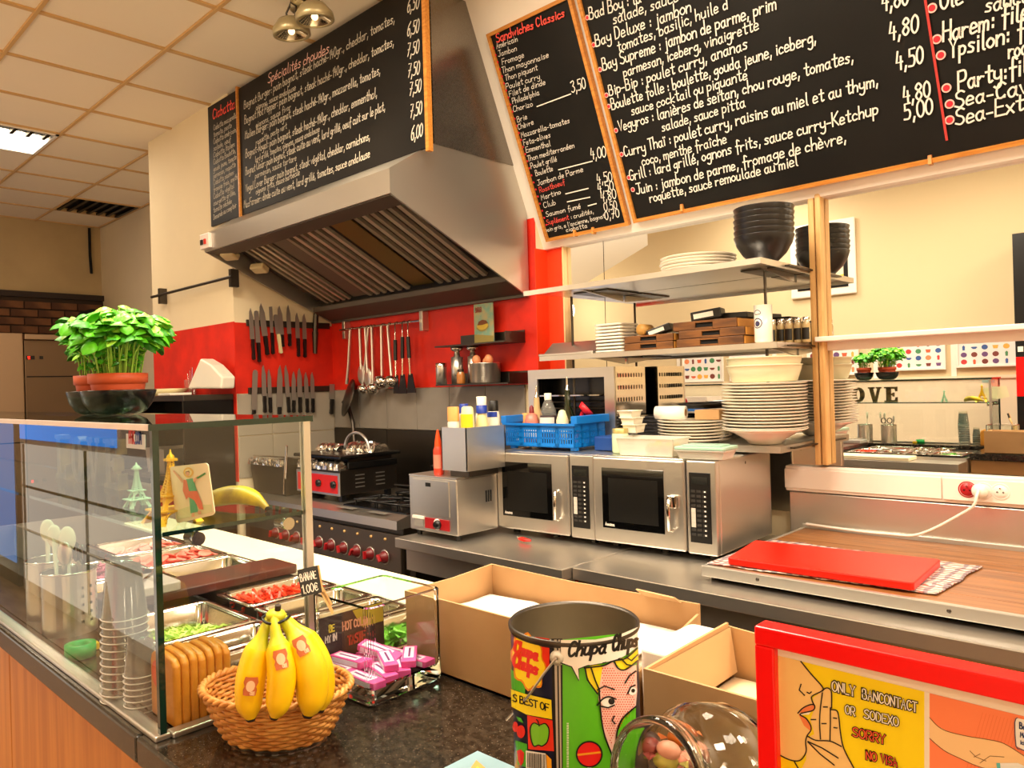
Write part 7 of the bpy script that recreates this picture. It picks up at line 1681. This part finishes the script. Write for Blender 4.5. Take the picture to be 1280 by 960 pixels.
# seam and ear
tart('seam_band', '0a0a0c', [[(372, 285), (430, 285), (432, 1080), (390, 1080)]], 2); tart('tin_seam', 'b8aea0', [[(386, 290), (400, 290), (412, 1080), (402, 1080)], [(408, 290), (418, 290), (428, 1080), (420, 1080)]], 4)  # near-black band behind the silver seam lines
# left hand side
tart('red_patch', 'e8341c', [[(285, 275), (362, 285), (362, 440), (320, 420), (290, 340)]], 2); tart('green_patch', '4cae28', [[(160, 440), (235, 520), (235, 575), (165, 545)]], 2)
blob = []
for k in range(40): a = 2 * pi * k / 40; rr = 1 + .09 * cos(8 * a); blob.append((250 + cos(a) * 90 * rr, 405 + sin(a) * 148 * rr * .96 + (cos(a)) * 34))
blob = [(max(159, q[0]), q[1]) for q in blob]
tart('flower_logo_edge', 'e88a18', [blob], 3); tart('flower_logo', 'f8d81c', [[(250 + (q[0] - 250) * .9 + 1, 405 + (q[1] - 405) * .92) for q in blob]], 4)
mb = MB(); write(mb, 'Chupa', lambda u_, v_: tp_(5)(178 + u_, 355 + u_ * .35 - v_), 62, 125 / (text_width('Chupa') * 62), 1.25, .2, 0); write(mb, 'Chups', lambda u_, v_: tp_(5)(172 + u_, 425 + u_ * .38 - v_), 66, 130 / (text_width('Chups') * 66), 1.25, .2, 0); obj('tin_lettering', mb, mat('tin logo red', 'e0241c', .3), tn)
tart('yellow_band', 'f4dc1c', [[(161, 548), (230, 572), (372, 605), (376, 706), (240, 680), (164, 640)]], 5)
mb = MB(); write(mb, 'S BEST OF', lambda u_, v_: tp_(6)(172 + u_, 610 + u_ * .29 - v_), 36, 190 / (text_width('S BEST OF') * 36), .9, 0, 0); obj('tin_lettering', mb, mat('tin ink', '0c0c0c', .3), tn)
tart('red_square', 'e8341c', [[(246, 684), (378, 712), (386, 872), (252, 862)]], 3); tart('apple', '7cc82c', [[(262, 750), (280, 725), (310, 735), (340, 728), (360, 760), (352, 820), (325, 845), (305, 840), (280, 845), (265, 805)]], 4)
tline('ink_lines', '0c0c0c', [[(262, 750), (280, 725), (310, 735), (340, 728), (360, 760), (352, 820), (325, 845), (305, 840), (280, 845), (265, 805), (262, 750)], [(308, 740), (302, 715), (295, 708)]], 5, 3)
tart('cherries', 'e02c20', [circ(213, 770, 22, 16, 34), circ(184, 745, 14, 14, 28)], 3); tart('cherry_leaf', '4cae28', [[(188, 690), (215, 700), (226, 725), (200, 715)]], 3)
tart('green_patch', '4cae28', [[(184, 815), (245, 835), (250, 960), (196, 940)]], 2); tart('strawberry', 'd8241c', [[(192, 870), (212, 862), (230, 880), (226, 930), (212, 950), (198, 920)]], 3)
tart('barcode_ground', 'f0ece4', [[(238, 868), (342, 884), (348, 980), (240, 970)]], 4)
mb = MB(); x_ = 246
while x_ < 338:
    w_ = random.choice((2, 3, 5)); mb.add([tp_(5)(x_ + q[0], 878 + (x_ - 240) * .12 + q[1]) for q in ((0, 0), (w_, 0), (w_, 78), (0, 78))], [(0, 1, 2, 3)], False); x_ += w_ + random.choice((2, 3, 4))
obj('barcode', mb, mat('tin ink', '0c0c0c', .3), tn, kind='stuff'); tart('orange_fruit', 'f4a81c', [[(345, 888), (372, 915), (374, 965), (350, 975)]], 3)
ec = PCy(697, 822, TR * .985); en = Vector((ec.x - tc_.x, ec.y - tc_.y, 0)).normalized(); em = Matrix.Translation(ec) @ en.to_track_quat('Z', 'Y').to_matrix().to_4x4()
er = obj('handle_ear', MB(True).lathe([(.0082, 0), (.0080, .0018), (.0055, .0026), (.005, .0045), (.002, .005), (.001, .004)], mx=em, seg=26), mat('ear grey', 'c0b8a6', .35), tn)
pb_ = [PCy(695, 823, TR + .010), PCy(680, 842, TR + .010), PCy(662, 868, TR + .012), CAMP(646, 886, dep * .99), CAMP(633, 900, dep * 1.02)]
obj('wire_handle', MB(True).tube(pb_, .0013, 8), m_steel, tn)
# ---- tilted glass sweet jar
P0, P1 = CAMP(815, 944, .725), CAMP(886, 936, .775)
ax = (P0 - P1).normalized(); J = Matrix.Translation(P1) @ ax.to_track_quat('Z', 'Y').to_matrix().to_4x4(); JL = (P0 - P1).length
jr = thing('sweet_jar', 'tilted round clear glass sweet jar with its mouth toward the customer', 'jar', (P1.x, P1.y, CT))
m_jar = realglass('jar glass', (.95, .94, .87))
jp = [(.001, -.055), (.045, -.054), (.062, -.045), (.070, -.02), (.070, .02), (.066, JL - .060), (.058, JL - .035), (.0555, JL - .018), (.060, JL - .012), (.060, JL - .002), (.056, JL), (.0525, JL - .004), (.0525, JL - .02), (.054, JL - .036), (.062, JL - .062), (.066, .02), (.066, -.018), (.058, -.041), (.001, -.049)]
jmin = min((J @ Vector((cos(a) * r_, sin(a) * r_, z_))).z for r_, z_ in jp for a in [2 * pi * q / 24 for q in range(24)])
J = Matrix.Translation((0, 0, CT + .0005 - jmin)) @ J
obj('jar_wall', MB(True).lathe(jp, mx=J, seg=48), m_jar, jr)
obj('lip', MB(True).lathe([(.0603, JL - .012), (.0608, JL - .006), (.0575, JL + .0006), (.053, JL - .002)], mx=J, seg=48), realglass('jar lip', (.88, .87, .78)), jr)
Ji = J.inverted()
for k, (u_, v_, d_, cl, l_) in enumerate(((815, 940, .74, 'e8a890', 'salmon pink sweet lowest in the jar mouth'), (846, 950, .76, 'f0a088', 'pale pink sweet at the front of the jar'), (806, 915, .79, '4a342c', 'dark brown wrapped sweet at the left in the jar'), (849, 922, .80, 'd8742c', 'round orange sweet at the back of the jar'), (797, 935, .76, '8a3c34', 'dark red sweet by the jar wall'), (826, 952, .75, 'b8b050', 'olive yellow sweet in the jar'), (862, 948, .78, 'c89080', 'dusty pink sweet at the right in the jar'))):
    p = Ji @ CAMP(u_, v_, d_); rr = math.hypot(p.x, p.y)
    if rr > .046: p.x *= .046 / rr; p.y *= .046 / rr
    p.z = max(-.03, min(JL - .03, p.z)); p = J @ p
    t = thing('wrapped_sweet', l_, 'sweet', p); m_ = mat('sweet ' + cl, cl, .35)
    mb = MB(True).sphere((0, 0, 0), .011, 1.2, .9, .8, mx=RZ(k * 1.3)); obj('sweet_body', mb, m_, t, world=False)
    for s_ in (-1, 1): obj('wrapper_end', MB().add([RZ(k * 1.3) @ Vector(q) for q in ((s_ * .011, 0, 0), (s_ * .021, .007, .002), (s_ * .023, 0, -.003), (s_ * .021, -.007, .003))], [(0, 1, 2), (0, 2, 3)], False), m_, t, world=False)
# ---- sticker card at the bottom edge
cc = PZ(600, 941, CT)
ca = [PZ(597, 941, CT), PZ(648, 963, CT), PZ(600, 1010, CT), PZ(548, 966, CT)]
o = thing('coaster', 'pale blue card with an orange star lying on the granite at the bottom edge', 'card', ca[0]); obj('card_base', MB().prism([p + Vector((0, 0, .0006)) for p in ca], (0, 0, .002)), mat('pale blue card', '86a8b4', .6), o)
cn = (ca[0] + ca[2]) / 2; st5 = []
for k in range(10): rr = .040 if k % 2 == 0 else .019; a = 2 * pi * k / 10 + 2.45; st5.append(cn + Vector((cos(a) * rr, sin(a) * rr, .0030)))
mb = MB(); mb.add([cn + Vector((0, 0, .0030))] + st5, [(0, 1 + k, 1 + (k + 1) % 10) for k in range(10)], False); obj('star_print', mb, mat('star orange', 'f0a050', .5), o)
mb = MB(); mb.add([cn + Vector((0, 0, .0033))] + [cn + (p - cn) * .6 + Vector((0, 0, .0013)) for p in st5], [(0, 1 + k, 1 + (k + 1) % 10) for k in range(10)], False); obj('star_print', mb, mat('star yellow', 'f4c83c', .5), o)
# ---- red framed payment sign
SY = .45
sg_ = thing('payment_sign', 'red framed payment notice standing on the counter at lower right', 'sign', (-.06, SY, CT))
tl_ = PY(942, 782, SY); itl = PY(967, 816, SY); s_z = tl_.z; s_x0 = tl_.x; s_x1 = s_x0 + .42; fwv = s_z - PY(967, 812, SY).z; fwh = itl.x - s_x0
fw_ = fwh; zin = PY(967, 811, SY).z
for nme, a_ in (('frame_rail', (s_x0, s_x1, zin, s_z)), ('frame_rail', (s_x0, s_x0 + fw_, CT + .001, zin)), ('frame_rail', (s_x1 - fw_, s_x1, CT + .001, zin)), ('frame_rail', (s_x0 + fw_, s_x1 - fw_, CT + .001, CT + .001 + fw_))):
    obj(nme, MB().box(a_[0], a_[1], SY, SY + .016, a_[2], a_[3], bev=.0012), m_signred, sg_)
obj('backing', MB().box(s_x0 + fw_, s_x1 - fw_, SY + .006, SY + .014, CT + .001 + fw_, zin), m_paper, sg_)
YP_ = SY + .0058
def sf_(o_):
    return lambda u_, v_: PY(960 + u_ / 4, 810 + v_ / 4, YP_ - o_ * .00012)
def sart(nm, col, polys, layer):
    mb = MB()
    for q in polys:
        vs, fs = cutpoly(q); mb.add([sf_(layer)(*p) for p in vs], fs, False)
    return obj(nm, mb, mat('sign ' + col, col, .4), sg_)
def sline(col, lines, layer, hw=3.2, k=5):
    mb = MB()
    for q in lines: line(mb, q, sf_(layer), hw, k)
    return obj('ink_line', mb, mat('sign ' + col, col, .4), sg_)
sart('yellow_poster', 'f8e00c', [[(50, 38), (782, 218), (782, 1400), (50, 1400)]], 1)
sart('comic_skin', 'f4cf88', [[(50, 38), (165, 68), (215, 130), (270, 192), (268, 214), (222, 240), (218, 262), (232, 288), (215, 318), (160, 330), (205, 375), (216, 420), (190, 452), (192, 520), (150, 566), (100, 556), (52, 532)],
    [(225, 250), (272, 215), (285, 202), (305, 202), (318, 225), (318, 308), (340, 312), (352, 340), (362, 420), (378, 500), (440, 620), (600, 900), (600, 1400), (200, 1400), (160, 620), (190, 560), (192, 452), (232, 430), (212, 360), (230, 310)]], 2)
sart('lips', 'f08850', [[(150, 325), (192, 292), (232, 284), (230, 310), (205, 318)], [(152, 330), (190, 352), (208, 378), (216, 418), (180, 388)]], 3)
sart('teeth', 'f4f0e4', [[(156, 326), (215, 316), (205, 332), (166, 334)]], 4)
sline('241a14', [[(165, 68), (215, 130), (270, 192), (270, 214), (222, 240), (220, 262), (232, 288)], [(165, 182), (156, 210), (182, 236)], [(196, 222), (208, 228), (216, 220)], [(150, 325), (175, 300), (210, 284), (232, 286), (225, 312), (160, 330), (190, 352), (212, 385), (214, 412), (196, 438), (188, 470), (190, 520), (160, 562), (110, 560), (52, 532)],
    [(272, 215), (288, 201), (306, 203), (318, 225), (318, 300)], [(318, 308), (344, 314), (354, 345), (362, 420), (380, 505), (440, 620)], [(272, 225), (262, 300), (258, 370), (262, 455)], [(312, 300), (312, 380), (310, 462)], [(196, 440), (240, 462), (310, 466), (366, 492)], [(200, 470), (260, 530), (330, 585)], [(200, 468), (270, 500), (350, 550)], [(278, 295), (296, 295)], [(270, 378), (290, 378)], [(328, 350), (342, 352)], [(216, 358), (238, 358)], [(130, 565), (150, 600), (170, 660)], [(330, 398), (344, 400)]], 5, 3.2)
def stext(s_, x0, y0, x1, y1, size, col, layer=6):
    sl = (y1 - y0) / (x1 - x0); xs2 = (x1 - x0) / (text_width(s_) * size)
    st_ = random.getstate(); mb = MB(); write(mb, s_, lambda u_, v_: sf_(layer)(x0 + u_, y0 + u_ * sl - v_), size, xs2, 1.55, 0, .02, k=4); obj('lettering_outline', mb, mat('sign 241a14', '241a14', .4), sg_)
    random.setstate(st_); mb = MB(); write(mb, s_, lambda u_, v_: sf_(layer + 2)(x0 + u_, y0 + u_ * sl - v_), size, xs2, .62, 0, .02, k=4); obj('lettering', mb, mat('sign ' + col, col, .4), sg_)
stext('ONLY', 322, 214, 440, 243, 48, 'f4f0e4'); stext('BANCONTACT', 472, 252, 750, 322, 48, 'f4f0e4'); stext('OR', 388, 328, 440, 341, 42, 'f4f0e4'); stext('SODEXO', 482, 350, 658, 394, 44, 'f4f0e4')
stext('SORRY', 424, 440, 592, 482, 44, 'f06038'); stext('NO', 492, 556, 548, 570, 42, 'f06038'); stext('VISA', 566, 574, 650, 595, 42, 'e04838'); stext('MASTERCARD', 480, 660, 740, 724, 42, 'e04838')
sart('orange_poster', 'fa8a5c', [[(808, 226), (1900, 494), (1900, 1400), (808, 1400)]], 1)
mb = MB()
for k in range(60):
    x = 820 + k * 18; mb.add([sf_(1.6)(*q) for q in ((x, 260 + (x - 820) * .245), (x + 3, 260 + (x - 817) * .245), (x - 247, 1200), (x - 250, 1200))], [(0, 1, 2, 3)], False) if x - 250 > 812 else None
obj('hatching', mb, mat('sign hatch', 'f07c4c', .4), sg_, kind='stuff')
sart('comic_arm', 'f4cf9c', [[(808, 348), (850, 392), (900, 418), (1000, 442), (1100, 458), (1180, 478), (1280, 540), (1400, 620), (1400, 760), (1200, 700), (1120, 612), (1040, 588), (960, 552), (880, 512), (808, 452)]], 2)
sline('7a5030', [[(808, 348), (850, 392), (900, 418), (1000, 442), (1100, 458), (1180, 478), (1280, 540)], [(808, 452), (880, 512), (960, 552), (1040, 588), (1120, 612)], [(1010, 515), (1040, 545), (1090, 565)], [(1030, 545), (1060, 530)], [(1060, 575), (1110, 540), (1180, 545)]], 3, 1.6)
sart('payment_card', 'e8ecf0', [[(1142, 575), (1250, 575), (1300, 600), (1300, 660), (1150, 660)]], 4); sart('card_stripe', '5cc0c8', [[(1142, 575), (1160, 575), (1168, 660), (1150, 660)]], 5)
sart('speech_box', 'f2f4f6', [[(1245, 350), (1600, 430), (1600, 620), (1300, 520), (1240, 490), (1232, 370)]], 4); sline('3c4c6c', [[(1245, 350), (1234, 372), (1240, 490), (1262, 505), (1300, 520)]], 5, 2.5, 2)
for s_, x0, y0, sz in (('Bancontact', 1258, 402, 30), ('Mobile', 1262, 445, 26), ('ici', 1262, 480, 22)): mb = MB(); write(mb, s_, lambda u_, v_: sf_(6)(x0 + u_, y0 + u_ * .24 - v_), sz, .9, 1.0); obj('lettering', mb, mat('sign navy', '24407c', .4), sg_)
sart('mat_strip', 'f0e8dc', [[(782, 218), (808, 226), (808, 1400), (782, 1400)]], 1)
# ============================================================ CUSTOMER SIDE, SEEN IN THE MIRROR AND THE CASE GLASS
FD = ['d8603c', '3c5c9c', 'e8b04c', '7a3c34', '4c8c5c', 'c83c3c', '6c4c7c', 'e88c5c']
def poster(label, x0, x1, z0, z1, kind, seed):
    random.seed(seed); t = thing('framed_poster', label, 'framed poster', ((x0 + x1) / 2, -1.18, z0))
    mb = MB(); f_ = .018
    for a_ in ((x0, x1, z1 - f_, z1), (x0, x1, z0, z0 + f_), (x0, x0 + f_, z0 + f_, z1 - f_), (x1 - f_, x1, z0 + f_, z1 - f_)): obj('frame_rail', MB().box(a_[0], a_[1], -1.179, -1.155, a_[2], a_[3], bev=.002), m_white, t)
    obj('sheet', MB().box(x0 + f_, x1 - f_, -1.178, -1.170, z0 + f_, z1 - f_), mat('poster paper', 'ece8e4', .6), t)
    cols, rows = 6, 4; cw_, ch_ = (x1 - x0 - 2 * f_) / cols, (z1 - z0 - 2 * f_) / rows; groups = {}
    for i in range(cols):
        for j in range(rows):
            cx, cz = x0 + f_ + (i + .5) * cw_, z0 + f_ + (j + .5) * ch_; c_ = random.choice(FD); mb = groups.setdefault(c_, MB()); s_ = min(cw_, ch_) * .36
            kk_ = random.choice('oopbt'); 
            if kk_ == 'o': q = circ(cx, cz, s_ * 1.1, 12, s_)
            elif kk_ == 'p': q = [(cx - s_, cz + s_ * .6), (cx + s_, cz + s_ * .6), (cx + s_ * .7, cz - s_ * .7), (cx - s_ * .7, cz - s_ * .7)]
            elif kk_ == 'b': q = [(cx - s_ * 1.1, cz), (cx - s_ * .4, cz - s_ * .6), (cx + s_ * .5, cz - s_ * .6), (cx + s_ * 1.2, cz), (cx + s_ * .8, cz + s_ * .3), (cx - s_ * .9, cz + s_ * .3)]
            else: q = [(cx - s_ * .4, cz - s_), (cx + s_ * .4, cz - s_), (cx + s_ * .5, cz + s_ * .5), (cx, cz + s_), (cx - s_ * .5, cz + s_ * .5)]
            fill(mb, q, lambda u_, v_: Vector((u_, -1.1692, v_)))
    for c_, mb in groups.items(): obj('food_drawing', mb, mat('poster ' + c_, c_, .6), t, kind='stuff')
poster('white framed poster of small food drawings, mirrored left of the white square plates', -4.36, -3.87, 1.53, 1.90, 0, 4)
poster('white framed poster of small food drawings, mirrored behind the plate stack', -3.80, -3.38, 1.53, 1.90, 0, 5)
poster('white framed poster of red and blue kitchenware, mirrored right of the basil', -2.29, -1.78, 1.585, 1.86, 0, 6)
poster('white framed poster of food and faces, mirrored at the right picture edge', -1.70, -1.20, 1.595, 1.87, 0, 7)
poster('white framed poster of food drawings, mirrored behind the basil plants', -2.98, -2.50, 1.56, 1.88, 0, 8)
pa = thing('framed_picture', 'white and black framed comic picture mirrored behind the black bowls', 'framed picture', (-2.8, -1.18, 2.33)); x0, x1, z0, z1 = -3.12, -2.50, 2.32, 3.03
obj('white_surround', MB().box(x0, x1, -1.185, -1.160, z0, z1, bev=.012), m_white, pa); obj('black_mount', MB().box(x0 + .07, x1 - .07, -1.161, -1.156, z0 + .07, z1 - .07), m_black, pa)
obj('picture_sheet', MB().box(x0 + .11, x1 - .11, -1.157, -1.153, z0 + .11, z1 - .11), mat('picture cream', 'e8dcc0', .6), pa)
pf = lambda u_, v_: Vector((x0 + .11 + u_ * (x1 - x0 - .22), -1.1522, z0 + .11 + v_ * (z1 - z0 - .22)))
for q, col in (([(.0, .0), (.3, .0), (.45, .2), (.25, .35), (0, .25)], '8a9a94'), ([(.55, 0), (1, 0), (1, .16), (.7, .12)], 'e8d020'), ([(.3, .02), (.5, .02), (.55, .3), (.4, .22)], '20202c'), ([(.75, .2), (.95, .5), (.9, .55), (.68, .25)], '2c2028'), ([(.45, .15), (.62, .1), (.7, .4), (.5, .5)], 'e8a888')):
    mb = MB(); fill(mb, q, pf); obj('picture_shape', mb, mat('pic ' + col, col, .6), pa)
bn_ = thing('drinks_cabinet', 'tall black cabinet with a red front band mirrored at the right edge', 'cabinet', (-.95, -1.0, 0))
for z0_, z1_, m_ in ((0, 1.36, m_black), (1.36, 1.66, m_signred), (1.66, 2.6, m_black)): obj('front_band', MB().box(-1.19, -.60, -1.14, -.70, z0_ + .001, z1_), m_, bn_)
obj('badge', MB().box(-1.175, -1.14, -.70, -.697, 1.70, 1.74), m_white, bn_)
# blue lit fridges that show in the case glass
bf = thing('drinks_fridge', 'blue lit drinks fridge along the customer wall, seen only as a reflection', 'fridge', (-7.6, -1.0, 0))
obj('body', MB().box(-8.4, -7.3, -1.16, -.85, 0, 2.0), m_dsteel, bf); obj('lit_door', MB().box(-8.35, -7.35, -.85, -.845, .2, 1.9), mat('blue lit door', '4a90e0', .3, emit=1.2), bf)
bf = thing('counter_fridge', 'low counter fridge with a glowing blue strip and an added glare panel, seen only as a reflection', 'fridge', (-5.8, -1.0, 0))
obj('body', MB().box(-7.2, -3.9, -1.16, -.86, 0, 1.38), m_trunk, bf); obj('blue_strip', MB().box(-7.18, -5.0, -.86, -.855, 1.24, 1.36), mat('blue glow', '2a8cf0', .3, emit=2.5), bf)
obj('glare_panel', MB().box(-7.15, -3.95, -.862, -.857, .1, 1.20), mat('added glare glow', 'e8e2d4', .3, emit=1.15), bf)  # glowing sheet added to give the case glass its glare
for k in range(3): obj('mullion', MB().box(-7.1 + k * 1.5, -7.06 + k * 1.5, -.857, -.850, .1, 1.2), m_dsteel, bf)
for z_ in (.5, .85): obj('shelf_line', MB().box(-7.15, -3.95, -.857, -.853, z_, z_ + .02), m_steel, bf)
